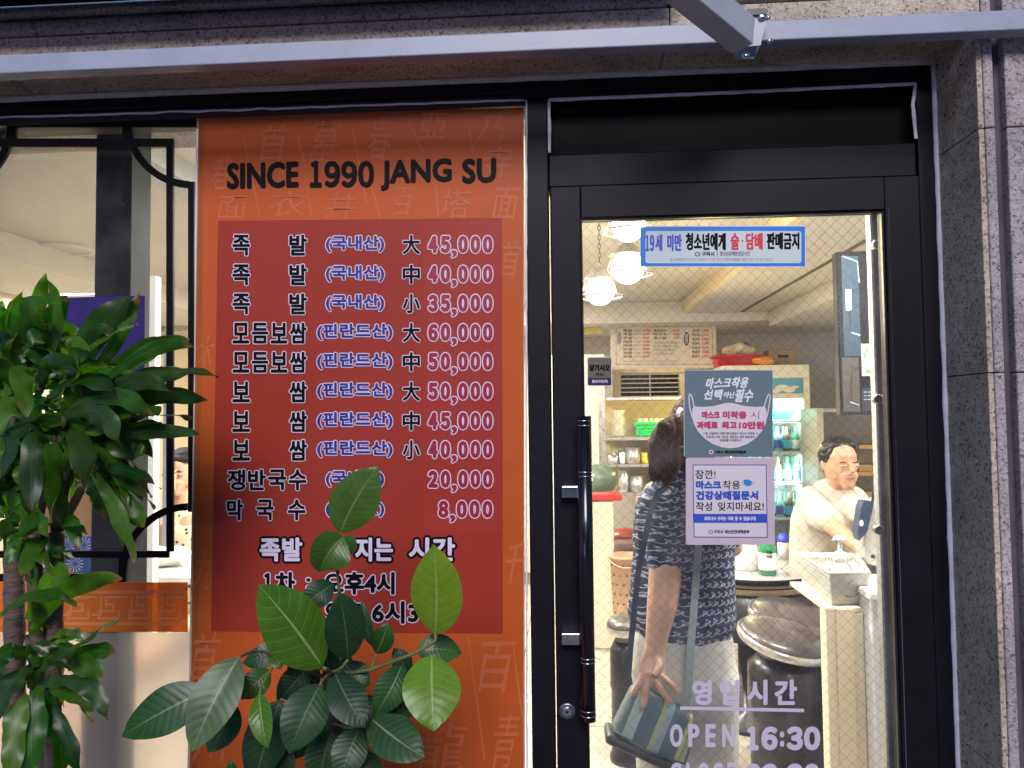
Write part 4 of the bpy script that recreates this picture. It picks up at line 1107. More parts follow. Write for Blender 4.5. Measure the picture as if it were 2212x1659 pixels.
text('1181', 1829, 640, 1837, 664, YCB - 0.0034, mat('label_cyan', (0.05, 0.3, 0.45), 0.5), cb_, bold=0.4)
wrect('energy_label', 1861, 742, 1904, 812, YCB - 0.003, 0.0004, mat('energy_grey', (0.42, 0.45, 0.42), 0.5), cb_)
M_egr = mat('energy_green', (0.10, 0.35, 0.08), 0.5)
stroke_px('energy_arc', [(1867, 774), (1869, 762), (1876, 752), (1886, 748), (1898, 748)], 4, YCB - 0.0036, M_egr, cb_)
stroke_px('energy_arc', [(1880, 776), (1884, 768), (1892, 764), (1899, 764)], 5, YCB - 0.0036, M_egr, cb_)
wrect('energy_bar', 1870, 799, 1901, 805, YCB - 0.0036, 0.0003, M_egr, cb_)
for r_ in range(3):
    for k in range(2): wrect('key_mark', 1866 + 9 * k, 846 + 8 * r_, 1872 + 9 * k, 847.6 + 8 * r_, YCB - 0.0018, 0.0003, M_line, cb_)

# dome camera
q = P(1678, 603, 2.0); zz = CZ - 0.1
cc = thing('dome_camera', (q.x, q.y, zz), 'white dome security camera under the ceiling', 'security camera')
lathe('camera_base', (q.x, q.y, zz - 0.0005), [(0.05, 0), (0.055, -0.02), (0.05, -0.035)], M_wht, cc, n=24)
lathe('camera_dome', (q.x, q.y, zz - 0.035), [(0.048, 0), (0.046, -0.015), (0.034, -0.034), (0.012, -0.044)], M_wht, cc, n=24)
lathe('camera_lens', (q.x + 0.006, q.y - 0.040, zz - 0.058), [(0.017, 0), (0.017, -0.006), (0.01, -0.008)], M_gask, cc, n=20, axis='Y')

# menu board on the back wall
YM = 4.6
mb = thing('menu_board', P(1430, 797, YM), 'cream printed menu board high on the back wall', 'menu board')
wrect('board', 1319, 699, 1548, 797, YM, 0.02, mat('board_cream', (0.66, 0.58, 0.50), 0.5), mb, bev=0.003)
M_mtx = mat('menu_ink', (0.10, 0.07, 0.06), 0.6); M_mrd = mat('menu_red', (0.55, 0.10, 0.08), 0.6)
for a, b in (((1331, 706), (1538, 706)), ((1538, 706), (1540, 787)), ((1540, 787), (1331, 787)), ((1331, 787), (1331, 706))):
    stroke_px('board_line', [a, b], 0.9, YM - 0.001, M_mtx, mb)
mrows = ['족발', '족발', '족발', '모듬보쌈', '모듬보쌈', '보쌈', '보쌈', '보쌈']; prs = ['45,000', '40,000', '35,000', '60,000', '50,000', '50,000', '45,000', '40,000']
for k in range(8):
    yy = 711 + 8.0 * k
    text(mrows[k], 1346, yy, 1366, yy + 6, YM - 0.001, M_mtx, mb, bold=0.2)
    text('(국내산)', 1368, yy + 1, 1384, yy + 5.5, YM - 0.001, M_grey, mb)
    text(prs[k], 1388, yy, 1403, yy + 6, YM - 0.001, M_mrd, mb, bold=0.2)
for k, (s_, p_) in enumerate((('쟁반국수', '20,000'), ('막국수', '8,000'), ('공기밥', '1,000'))):
    text(s_, 1412, 711 + 8 * k, 1440, 717 + 8 * k, YM - 0.001, M_mtx, mb, bold=0.2); text(p_, 1454, 711 + 8 * k, 1468, 717 + 8 * k, YM - 0.001, M_mrd, mb, bold=0.2)
for k, s_ in enumerate(('국내산으로 손님 위해 매일 삶습니다', '이곳 음식 재료와 쌈은 싱싱한', '국내산으로 손님 위해 매일', '드리고 있습니다')):
    text(s_, 1412, 737 + 8 * k, 1470 - 6 * k, 743 + 8 * k, YM - 0.001, M_mtx, mb)
for k, (s_, p_) in enumerate((('소주', '5,000'), ('맥주', '5,000'), ('청하', '6,000'), ('복분자', '15,000'), ('막걸리', '4,000'), ('백세주', '10,000'), ('음료수', '2,000'))):
    text(s_, 1495, 711 + 9.2 * k, 1512, 718 + 9.2 * k, YM - 0.001, M_mtx, mb, bold=0.2); text(p_, 1516, 711 + 9.2 * k, 1531, 718 + 9.2 * k, YM - 0.001, M_mrd, mb, bold=0.2)
poly_px('drinks_badge', ell(1483, 732, 6, 15), YM - 0.001, 0.0005, M_mtx, mb)
poly_px('menu_badge', ell(1338, 731, 5, 13), YM - 0.001, 0.0005, mat('badge_mauve', (0.30, 0.24, 0.32), 0.5), mb)
text('주류', 1480, 722, 1486, 742, YM - 0.0025, M_white, mb, bold=0.2)
text('저희 업소에서는 음식의 신선도를 위해 당일 물량만을 한정 판매합니다', 1346, 778, 1468, 783, YM - 0.001, M_mrd, mb)
# second small cream board and a return grille below
yb2 = tag(wrect('wall_board', 1215, 703, 1300, 722, YM - 0.05, 0.01, mat('yellow_strip', (0.55, 0.45, 0.10), 0.5), None), 'yellow strip board on the back wall at the left edge of the glass', 'board')
gl = thing('air_grille', P(1410, 860, 4.3), 'cream framed return air grille with dark louvres under the menu board', 'air grille')
M_gry = mat('grille_cream', (0.62, 0.50, 0.28), 0.5)
wrect('grille_frame', 1300, 797, 1478, 806, 4.28, 0.08, M_gry, gl); wrect('grille_frame', 1325, 806.5, 1341, 862, 4.28, 0.08, M_gry, gl); wrect('grille_frame', 1468, 806.5, 1481, 862, 4.28, 0.08, M_gry, gl)
wrect('grille_back', 1341.5, 806.5, 1467.5, 858, 4.36, 0.02, M_black, gl)
for k in range(6): wrect('louvre', 1341.5, 807 + 9.6 * k, 1467.5, 809.4 + 9.6 * k, 4.29, 0.03, M_gry, gl)
wrect('grille_bar', 1403, 807, 1405.5, 858, 4.285, 0.004, M_gry, gl)
wrect('grille_panel', 1326, 859, 1480, 945, 4.30, 0.02, mat('panel_ochre', (0.60, 0.44, 0.16), 0.5, var=0.1), gl)
ca_ = tag(wrect('side_cabinet', 1180, 766, 1312, 1390, 3.9, 0.5, mat('side_white', (0.62, 0.66, 0.62), 0.5), None, bev=0.006), 'tall white cabinet at the left edge of the door glass', 'cabinet')

# steel shelf rack
YK = 3.3
rk = thing('shelf_rack', (P(1390, 1200, YK).x, YK, 0), 'steel shelf rack full of dishes behind the woman', 'shelf rack')
kx0, kx1 = P(1300, 950, YK).x, P(1520, 950, YK).x
for (xx, yy) in ((kx0, YK), (kx1, YK), (kx0, YK + 0.4), (kx1, YK + 0.4)):
    box('rack_post', xx, xx + 0.028, yy, yy + 0.028, 0.0065, P(1300, 852, YK).z, M_steel, rk)
for py in (857, 944, 1002, 1064, 1200):
    z = P(1400, py, YK).z
    box('rack_shelf', kx0 + 0.0285, kx1 - 0.0005, YK + 0.0005, YK + 0.42, z - 0.022, z, M_steel, rk)
box('rack_back', kx0, kx1, YK + 0.46, YK + 0.48, 0.9, 1.62, mat('rack_back_ochre', (0.50, 0.40, 0.22), 0.6, var=0.1), rk)
def shelf_z(py): return P(1400, py, YK).z + 0.0006
def cup(px, py, Y, r, h, m, label, name='cup', cat='cup', group=None, wall=True):
    q = P(px, 1000, Y); c = Vector((q.x, q.y, shelf_z(py)))
    o = lathe(name, c, [(r * 0.85, 0), (r * 0.9, 0.004), (r, h), (r * 0.92, h), (r * 0.8, 0.01)] , m, None, n=20)
    return tag(o, label, cat, group)
def stack(px, py, Y, r, n, hh, m, label, name='plate_stack', cat='plates'):
    q = P(px, 1000, Y); z = shelf_z(py)
    prof = []
    t = thing(name, (q.x, q.y, z), label, cat)
    me = None
    for k in range(n):
        z0 = k * hh
        if me is None:
            bm = bmesh.new(); lathe_bm(bm, (0, 0, 0), [(r * 0.55, 0), (r * 0.6, hh * 0.3), (r, hh * 0.93), (r * 0.97, hh * 0.95), (r * 0.5, hh * 0.5)], 24)
            o = finish(bm, 'plate', m, None, True); me = o.data
        else: o = link('plate', me)
        o.parent = t; o.location = (0, 0, z0)
M_porc = mat('porcelain', (0.68, 0.66, 0.58), 0.3)
stack(1338, 942 + 2, YK + 0.15, 0.052, 16, 0.0115, M_porc, 'tall stack of white plates at the left of the upper rack shelf')
stack(1348, 1002, YK + 0.15, 0.075, 10, 0.0105, M_porc, 'stack of white plates on the middle rack shelf')
cup(1325, 1002, YK + 0.05, 0.035, 0.055, M_steel, 'short steel cup at the left end of the middle shelf')
cup(1367, 1002, YK + 0.05, 0.055, 0.11, M_steel, 'wide steel pot on the middle shelf', 'steel_pot', 'pot')
cup(1345, 1002, YK + 0.04, 0.022, 0.075, M_wht, 'small white cup between the steel vessels')
M_yel = mat('yellow_plastic', (0.75, 0.50, 0.02), 0.4)
cup(1397, 1002, YK + 0.08, 0.05, 0.07, M_yel, 'yellow plastic tub on the middle shelf', 'tub', 'tub')
cup(1347, 1064, YK + 0.06, 0.036, 0.15, M_steel, 'tall steel cutlery holder on the counter shelf', 'cutlery_holder', 'holder')
cup(1375, 1064, YK + 0.06, 0.05, 0.11, M_steel, 'steel pot standing right of the cutlery holder', 'steel_pot', 'pot')
def mesh_basket(px0, px1, py, Y, h, m, label, z=None, dep=0.2):
    a_, b_ = P(px0, 900, Y).x, P(px1, 900, Y).x
    z = shelf_z(py) if z is None else z
    t = thing('plastic_basket', ((a_ + b_) / 2, Y, z), label, 'basket')
    bm = bmesh.new()
    ins = 0.03
    for k in range(26):
        u = k / 25
        xb_ = lerp(a_ + ins, b_ - ins, u); xt_ = lerp(a_, b_, u)
        tube_bm(bm, [(xb_, Y, z + 0.01), (xt_, Y - 0.02, z + h)], 0.0026, 4)
    for k in range(4):
        v = k / 3; e = lerp(ins, 0, v)
        tube_bm(bm, [(a_ + e, Y - 0.02 * v, z + 0.012 + (h - 0.02) * v), (b_ - e, Y - 0.02 * v, z + 0.012 + (h - 0.02) * v)], 0.0035, 4)
    tag(finish(bm, 'basket_lattice', m, t), kind='stuff')
    box('basket_lining', a_ + ins, b_ - ins, Y + 0.004, Y + dep, z + 0.002, z + h * 0.72, m, t)
    bm = bmesh.new(); tube_bm(bm, [(a_, Y - 0.02, z + h), (b_, Y - 0.02, z + h), (b_, Y + dep, z + h), (a_, Y + dep, z + h), (a_, Y - 0.02, z + h)], 0.007, 6)
    finish(bm, 'basket_rim', m, t)
    return t
mesh_basket(1370, 1470, 944, YK + 0.1, 0.095, mat('basket_green', (0.03, 0.55, 0.16), 0.4), 'bright green mesh basket of glasses on the rack')
M_gls = mat('drinking_glass', (0.6, 0.62, 0.5), 0.1); 
for k in range(7):
    q = P(1382 + k * 12, 900, YK + 0.18)
    tag(lathe('drinking_glass', (q.x, q.y, shelf_z(944) + 0.075), [(0.014, 0), (0.02, 0.05), (0.017, 0.05), (0.012, 0.01)], M_gls, None, n=14), 'small drinking glass, %s from the left in the green basket' % ['first', 'second', 'third', 'fourth', 'fifth', 'sixth', 'seventh'][k], 'glass', 'glasses in the green basket')
# roll of wrap under the counter shelf, bag of towels, bins
q = P(1395, 1082, YK - 0.06)
wr_ = thing('wrap_roll', q, 'horizontal cream roll with yellow and blue end on the rack front', 'wrap roll')
lathe('roll', q, [(0.055, 0), (0.055, 0.33)], mat('roll_cream', (0.72, 0.50, 0.22), 0.5), wr_, axis='X', n=24)
lathe('roll_end', q, [(0.03, -0.03), (0.03, -0.001)], mat('end_blue', (0.05, 0.22, 0.5), 0.4), wr_, axis='X', n=16)
lathe('roll_knob', q, [(0.035, -0.06), (0.035, -0.031)], M_yel, wr_, axis='X', n=6)
tag(lathe('storage_bag', P(1290, 1034, 2.6), [(0.02, -0.08), (0.09, -0.07), (0.125, -0.02), (0.11, 0.04), (0.05, 0.08), (0.01, 0.085)], mat('bag_green', (0.10, 0.14, 0.09), 0.35, var=0.3, vscale=10), None, n=24), 'dark green bulging bag at the left edge of the glass', 'bag')
q = P(1300, 1075, 3.0)
tag(box('red_tray', q.x - 0.08, q.x + 0.13, 3.0, 3.2, q.z - 0.02, q.z + 0.02, mat('tray_red', (0.62, 0.03, 0.03), 0.4), bev=0.008), 'red plastic tray at the left edge below the green bag', 'tray')
tag(box('side_cart', q.x - 0.12, q.x + 0.075, 3.02, 3.25, 0.0065, q.z - 0.0205, mat('cart_cream', (0.62, 0.55, 0.42), 0.5), bev=0.006), 'cream cart under the red tray', 'cart')
q = P(1350, 1165, YK + 0.2)
z5 = shelf_z(1200)
tb = thing('lidded_tub', (q.x, q.y, z5), 'round dark red lidded tub on the bottom of the rack', 'tub')
M_mar = mat('maroon_plastic', (0.30, 0.06, 0.05), 0.3)
lathe('tub_body', (q.x, q.y, z5), [(0.10, 0), (0.12, 0.10)], mat('tub_mauve', (0.35, 0.20, 0.20), 0.4), tb)
lathe('tub_lid', (q.x, q.y, z5), [(0.125, 0.1005), (0.125, 0.115), (0.09, 0.145), (0.02, 0.155)], M_mar, tb)
lb = thing('laundry_basket', (P(1352, 1300, 3.05).x, 3.05, 0.0065), 'peach plastic waste basket with oval holes and a handle', 'basket')
c = Vector((P(1352, 1300, 3.05).x, 3.05, 0.0065)); zt = P(1352, 1206, 2.95).z
M_pch = mat('peach_plastic', (0.66, 0.42, 0.27), 0.45)
lathe('basket_body', c, [(0.078, 0), (0.083, 0.01), (0.102, zt - 0.02), (0.109, zt - 0.02), (0.109, zt), (0.10, zt), (0.08, 0.02)], M_pch, lb, n=36, cap_top=False)
hl_m = mat('hole_dark', (0.12, 0.10, 0.06), 0.7)
bm = bmesh.new()
for rr_ in range(9):
    zz = 0.06 + rr_ * (zt - 0.12) / 8; r0 = 0.083 + (0.102 - 0.083) * zz / zt + 0.0012
    for k in range(14):
        a = 2 * math.pi * (k + 0.5 * (rr_ % 2)) / 14
        vs = []
        for j in range(8):
            b_ = 2 * math.pi * j / 8
            aa = a + 0.11 * math.cos(b_)
            vs.append(bm.verts.new(c + Vector((r0 * math.cos(aa), r0 * math.sin(aa), zz + 0.008 * math.sin(b_)))))
        bm.faces.new(vs)
tag(finish(bm, 'basket_hole', hl_m, lb), kind='stuff')
tube('basket_handle', [c + Vector((0.108 * math.cos(a), -0.108 * abs(math.sin(a)) - 0.004, zt - 0.01 - 0.055 * abs(math.sin(a)))) for a in [math.pi * k / 14 for k in range(15)]], 0.005, M_pch, lb, 8)

# drinks fridge
YFR = 4.25
fx0, fx1 = P(1590, 900, YFR).x, P(1752, 900, YFR).x
fz1 = P(1670, 788, YFR).z
fg = thing('drinks_fridge', ((fx0 + fx1) / 2, YFR, 0.0065), 'tall glass fronted drinks fridge with lit shelves of green bottles', 'fridge')
M_fc = mat('fridge_cream', (0.78, 0.74, 0.60), 0.4); M_fw = mat('fridge_white', (0.74, 0.78, 0.78), 0.4)
box('fridge_top', fx0 - 0.1, fx1, YFR - 0.0, YFR + 0.6, fz1 - 0.11, fz1, M_fc, fg, bev=0.008, seg=2)
box('fridge_side', fx1 - 0.055, fx1, YFR, YFR + 0.6, 0.0065, fz1 - 0.1105, M_fc, fg, bev=0.006)
box('fridge_side', fx0 - 0.1, fx0 - 0.05, YFR, YFR + 0.6, 0.0065, fz1 - 0.1105, M_fc, fg, bev=0.006)
box('fridge_back', fx0 - 0.0495, fx1 - 0.0555, YFR + 0.55, YFR + 0.59, 0.0065, fz1 - 0.111, M_fw, fg, bev=0)
box('fridge_base', fx0 - 0.0495, fx1 - 0.0555, YFR, YFR + 0.549, 0.0065, 0.3, M_fw, fg)
zsg = P(1700, 860, YFR).z
M_skyp = mat('sign_sky', (0.08, 0.34, 0.48), 0.4)
box('fridge_sign', fx0 - 0.0495, fx1 - 0.0555, YFR - 0.002, YFR + 0.03, zsg, fz1 - 0.1115, M_skyp, fg)
for ex, ey, rx, ry in ((1690, 838, 16, 7), (1705, 842, 14, 6), (1718, 836, 9, 3), (1676, 845, 10, 4)):
    poly_px('sign_cloud', ell(ex, ey, rx, ry), YFR - 0.004 - 0.0002 * ex / 1700 - random.uniform(0, 3e-4), 0.0003, mat('cloud_cream', (0.7, 0.66, 0.55), 0.6), fg)
poly_px('sign_foot', [(1600, 850), (1738, 850), (1738, 859.5), (1600, 859.5)], YFR - 0.0035, 0.0008, mat('sign_beige', (0.65, 0.6, 0.45), 0.5), fg)
fsh = [P(1700, py, YFR).z for py in (908, 976, 1042, 1120)]
M_bgr = mat('bottle_green', (0.02, 0.25, 0.10), 0.15); M_bbr = mat('bottle_brown', (0.10, 0.07, 0.04), 0.15); M_bcl = mat('bottle_pale', (0.25, 0.42, 0.40), 0.12)
labs = [mat('tag_pale', (0.7, 0.76, 0.74), 0.5), mat('tag_cyan', (0.05, 0.40, 0.55), 0.5), mat('tag_navy', (0.03, 0.10, 0.35), 0.5)]
protos = []
ORD = ['first', 'second', 'third', 'fourth', 'fifth', 'sixth', 'seventh']
KN = ['green', 'brown', 'clear']
def fbottle(kind, x, y, z, k=0, j=0, si=0):
    lab = '%s glass bottle, %s from the right in the %s row of the %s fridge shelf' % (KN[kind], ORD[k], ('front', 'back')[j], ('top', 'second', 'third', 'fourth', 'bottom')[si])
    h, r = (0.20, 0.031)
    bmats = (M_bgr, M_bbr, M_bcl)
    if len(protos) <= kind:
        t = thing('bottle', (0, 0, 0), lab, 'bottle', ['green bottles in the drinks fridge', 'brown bottles in the drinks fridge', 'clear bottles in the drinks fridge'][kind])
        prof = [(r * 0.9, 0), (r, 0.004), (r, h * 0.55), (r * 0.85, h * 0.63), (r * 0.42, h * 0.76), (r * 0.40, h * 0.96), (r * 0.2, h)]
        b1 = lathe('bottle_body', (0, 0, 0), prof, bmats[kind], t, n=14)
        b2 = lathe('bottle_label', (0, 0, 0), [(r * 1.02, h * 0.12), (r * 1.02, h * 0.46)], labs[kind], t, n=14, cap_top=False, cap_bot=False)
        for o in (b1, b2): o.matrix_parent_inverse = Matrix.Identity(4)
        protos.append((t, b1, b2))
        t.location = (x, y, z); return
    t0, b1, b2 = protos[kind]
    t = t0.copy(); COL.objects.link(t); t.location = (x, y, z); t['label'] = lab
    for b in (b1, b2):
        o = b.copy(); COL.objects.link(o); o.parent = t
for k in (0, 1, 2): fbottle(k, fx1 - 0.1 - 0.07 * k, YFR + 0.08, fsh[3] + 0.001, k, 0, 3)
for si, zz in enumerate(fsh):
    box('fridge_shelf', fx0 - 0.049, fx1 - 0.056, YFR + 0.03, YFR + 0.54, zz - 0.018, zz, M_fw, fg)
    if si == 0: continue
    for k in range(7):
        for j in range(2):
            if si == 3 and j == 0 and k < 3: continue
            fbottle([1, 0, 0, 0, 2, 0, 1][(k + si * 2 + j) % 7] if si > 1 else (k + j) % 3, fx1 - 0.1 - 0.072 * k, YFR + 0.08 + 0.09 * j, zz + 0.001, k, j, si)
zz = fsh[3] - 0.30
box('fridge_shelf', fx0 - 0.049, fx1 - 0.056, YFR + 0.03, YFR + 0.54, zz - 0.018, zz, M_fw, fg)
for k in range(7): fbottle(k % 2, fx1 - 0.1 - 0.072 * k, YFR + 0.08, zz + 0.001, k, 0, 4)
box('fridge_strip_light', fx1 - 0.062, fx1 - 0.0556, YFR + 0.010, YFR + 0.022, 0.4, zsg - 0.02, M_cool, fg, bev=0)
box('fridge_strip_light', fx0 - 0.0494, fx0 - 0.043, YFR + 0.010, YFR + 0.022, 0.4, zsg - 0.02, M_cool, fg, bev=0)
for z_l in (1.0, 1.5): lamp('fridge_light', 'AREA', ((fx0 + fx1) / 2, YFR + 0.03, z_l), 7, (0.75, 0.95, 1.0), 0.4, (R(90), 0, 0), fg, sy=0.3)
box('fridge_glass', fx0 - 0.049, fx1 - 0.056, YFR + 0.002, YFR + 0.006, 0.3005, zsg - 0.001, M_wglass, fg, bev=0)
mesh_basket(1660, 1713, 0, YFR + 0.1, 0.075, mat('basket_mint', (0.03, 0.5, 0.33), 0.4), 'mint green mesh basket on the top fridge shelf', z=fsh[0] + 0.001)
# on top of the fridge
rb = mesh_basket(1546, 1652, 0, YFR + 0.12, 0.085, mat('basket_red', (0.65, 0.02, 0.03), 0.4), 'red mesh basket of wrapped things on top of the fridge', z=fz1 + 0.001)
for k, (px, py, r, cl) in enumerate(((1580, 757, 0.05, (0.55, 0.45, 0.30)), (1600, 752, 0.055, (0.66, 0.60, 0.45)), (1618, 758, 0.05, (0.50, 0.42, 0.3)), (1607, 745, 0.03, (0.10, 0.06, 0.2)), (1628, 752, 0.03, (0.12, 0.35, 0.06)))):
    q = P(px, py, YFR + 0.22)
    bm = bmesh.new(); bmesh.ops.create_icosphere(bm, subdivisions=3, radius=r)
    for v in bm.verts: v.co = q + Vector((v.co.x * 1.4, v.co.y, v.co.z * 0.8)) * (1 + 0.35 * noise.noise(v.co * 30 + Vector((k, 0, 0))))
    tag(finish(bm, 'wrapped_bundle', mat('bundle', cl, 0.5), None, True), ['tan', 'cream', 'brownish', 'dark purple', 'leafy green'][k] + ' bundle lying in the red basket on the fridge', 'bundle')
q = P(1652, 779, YFR + 0.05)
bm = bmesh.new(); bmesh.ops.create_icosphere(bm, subdivisions=3, radius=0.06)
for v in bm.verts: v.co = q + Vector((v.co.x * 1.5, v.co.y, v.co.z * 0.55)) * (1 + 0.4 * noise.noise(v.co * 25))
tag(finish(bm, 'orange_bag', mat('bag_orange', (0.75, 0.30, 0.04), 0.4), None, True), 'crumpled orange bag beside the red basket on the fridge', 'bag')
a_, b_, _, _ = rect(1662, 770, 1722, 780, YFR + 0.2)
wk = thing('woven_basket', (a_, YFR + 0.2, fz1), 'tan woven storage basket with a dark grip on the fridge', 'basket')
box('basket_body', a_, b_, YFR + 0.2, YFR + 0.4, fz1 + 0.001, fz1 + 0.14, mat('woven_tan', (0.36, 0.24, 0.15), 0.7, var=0.4, vscale=90), wk, bev=0.01)
box('basket_grip', a_ + 0.07, b_ - 0.07, YFR + 0.196, YFR + 0.1995, fz1 + 0.07, fz1 + 0.095, M_gask, wk)
# added lamp, out of view, that yellows the dish shelves
q = P(1545, 868, YK - 0.25)
cl = thing('added_rack_lamp', q, 'added yellow lamp, out of view, warming the dish rack', 'lamp')
lathe('lamp_hood', q, [(0.02, 0.05), (0.045, 0.03), (0.06, -0.02), (0.056, -0.02), (0.04, 0.025)], M_gask, cl, n=20, cap_top=False)
lathe('bulb', q, [(0.004, -0.045), (0.022, -0.03), (0.026, -0.01), (0.014, 0.02)], M_bulb, cl, n=16)
tube('lamp_arm', [q + Vector((0.02, 0, 0.045)), q + Vector((0.06, 0.1, 0.06)), Vector((kx1 + 0.014, YK - 0.001, q.z + 0.02))], 0.006, M_gask, cl, 8)
lamp('lamp_light', 'POINT', q + Vector((-0.02, -0.05, -0.06)), 16, (1.0, 0.74, 0.30), 0.05, par=cl)
# shelf at the far right
sx = P(1764, 900, 3.9).x
sf = thing('wooden_shelf', (sx, 3.9, 0), 'wooden shelf with stacked trays at the far right behind the counter', 'shelf')
M_wd = mat('shelf_oak', (0.45, 0.28, 0.13), 0.5, var=0.25, vscale=5, stretch=(0.3, 1, 4))
box('shelf_upright', sx, sx + 0.05, 3.9, 4.3, 0.0065, P(1764, 882, 3.9).z, mat('upright_grey', (0.45, 0.43, 0.38), 0.5), sf)
for py in (882, 962, 1020, 1080, 1140, 1200):
    z = P(1800, py, 3.9).z
    box('shelf_board', sx + 0.051, sx + 0.95, 3.9, 4.3, z - 0.03, z, M_wd if py > 900 else M_steel, sf)
    if py > 1000:
        for k in range(4): box('tray', sx + 0.12 + 0.2 * k, sx + 0.30 + 0.2 * k, 3.95, 4.2, z + 0.0005, z + 0.03 + 0.02 * (k % 3), mat('tray_wood', (0.35 + 0.08 * k, 0.24 + 0.05 * k, 0.14), 0.5), sf)

# ================================================================== ACROSS THE STREET (only seen in reflections)
M_fac = mat('facade_brick', (0.06, 0.055, 0.06), 0.9, var=0.3, vscale=2)
ab = thing('street_building', (0, -27, 0), 'plain dark four storey building across the street', 'building')
box('facade', -40, 40, -34, -27, 0, 13.5, M_fac, ab, bev=0)
ns = thing('street_sign', (-3.2, -8.2, 1.0), 'wide lilac lit shop sign across the lane, seen only as a glow on the banner', 'lit sign')
box('sign_case', -5.1, -1.2, -8.3, -8.205, 0.75, 2.35, M_fac, ns)
box('sign_face', -5.05, -1.25, -8.204, -8.2, 0.8, 2.3, emit_mat('lilac_glow', (0.55, 0.42, 1.0), 1.6), ns, bev=0)
for lx in (-4.9, -1.4): box('sign_leg', lx, lx + 0.08, -8.29, -8.21, 0.0, 0.75, M_fac, ns)
M_win = mat('dark_window', (0.01, 0.012, 0.02), 0.1)
for k in range(14):
    for j in range(4):
        box('window', -28 + 4.1 * k, -26 + 4.1 * k, -26.999, -26.95, 1.2 + 3 * j, 2.8 + 3 * j, M_win, ab, bev=0)

# ================================================================== PLANTS
def leaf(name, pts, width, m, par, hint, fold=0.25, wave=0.0, shape='ovate', nu=14, nv=6, twist=0.0, curl=0.0, seed=0, thick=False):
    """pts: 3 world points of the midrib; hint: vector the upper face looks along"""
    p0, p1, p2 = pts
    bm = bmesh.new()
    uvl = bm.loops.layers.uv.new('UVMap')
    rows = []
    L_ = (p1 - p0).length + (p2 - p1).length
    for i in range(nu + 1):
        t = i / nu
        c = p0 * (1 - t) ** 2 + p1 * 2 * t * (1 - t) + p2 * t * t
        d = ((p1 - p0) * (1 - t) + (p2 - p1) * t).normalized()
        s_ = d.cross(hint).normalized(); n_ = s_.cross(d).normalized()
        if twist:
            a = twist * t
            s_, n_ = s_ * math.cos(a) + n_ * math.sin(a), n_ * math.cos(a) - s_ * math.sin(a)
        if shape == 'ovate':
            w = (math.sin(math.pi * min(1, t ** 0.86 * 1.0)) ** 0.78) if 0 < t < 1 else 0
            w *= 1.0 if t < 0.9 else max(0.0, (1 - t) / 0.1) ** 0.35
        else:
            w = (min(1, 0.30 + t * 1.5)) * (1 - max(0, (t - 0.62) / 0.38) ** 3.2) * (1 + 0.12 * math.sin(t * 9 + seed))
        w = max(w, 0.0) * width * 0.5
        row = []
        for j in range(nv + 1):
            v = 2 * j / nv - 1
            rip = wave * math.sin(t * 17 + seed + (2.0 if v > 0 else 0)) * abs(v) ** 1.5 * (0.3 + t)
            q = c + s_ * (v * w) + n_ * (fold * w * abs(v) + rip * width - curl * w * v * v)
            row.append(bm.verts.new(q))
        rows.append(row)
    for i in range(nu):
        for j in range(nv):
            a, b, c_, d_ = rows[i][j], rows[i][j + 1], rows[i + 1][j + 1], rows[i + 1][j]
            f = bm.faces.new((a, b, c_, d_))
            for lp, (uu, vv) in zip(f.loops, ((i / nu, j / nv), (i / nu, (j + 1) / nv), ((i + 1) / nu, (j + 1) / nv), ((i + 1) / nu, j / nv))):
                lp[uvl].uv = (uu, vv)
    me = bpy.data.meshes.new(name)
    bm.to_mesh(me); bm.free()
    me.polygons.foreach_set('use_smooth', [True] * len(me.polygons))
    return link(name, me, m, par)

F_dark = leaf_mat('ficus_dark', (0.010, 0.048, 0.020), (0.018, 0.072, 0.022), (0.09, 0.17, 0.07), rough=0.42, trans=0.10, nveins=11)
F_mid = leaf_mat('ficus_mid', (0.022, 0.10, 0.014), (0.038, 0.14, 0.02), (0.18, 0.30, 0.10), rough=0.38, trans=0.14, nveins=11)
F_bright = leaf_mat('ficus_bright', (0.11, 0.27, 0.014), (0.15, 0.33, 0.025), (0.36, 0.50, 0.16), rough=0.33, trans=0.2, nveins=9)
F_vari = leaf_mat('ficus_variegated', (0.03, 0.09, 0.03), (0.05, 0.13, 0.04), (0.24, 0.34, 0.14), rough=0.42, trans=0.16, nveins=10, edge=(0.13, 0.22, 0.03))
M_bark = mat('bark', (0.12, 0.085, 0.06), 0.8, var=0.5, vscale=40, bump=0.004, bscale=60)
M_twig = mat('green_twig', (0.16, 0.17, 0.06), 0.6, var=0.3, vscale=40)
fic = thing('rubber_plant', (P(730, 1650, -0.36).x, -0.36, 0), 'broad leaved rubber plant with bright and dark leaves in front of the menu banner', 'plant')
MT = {'b': F_bright, 'm': F_mid, 'd': F_dark, 'v': F_vari}
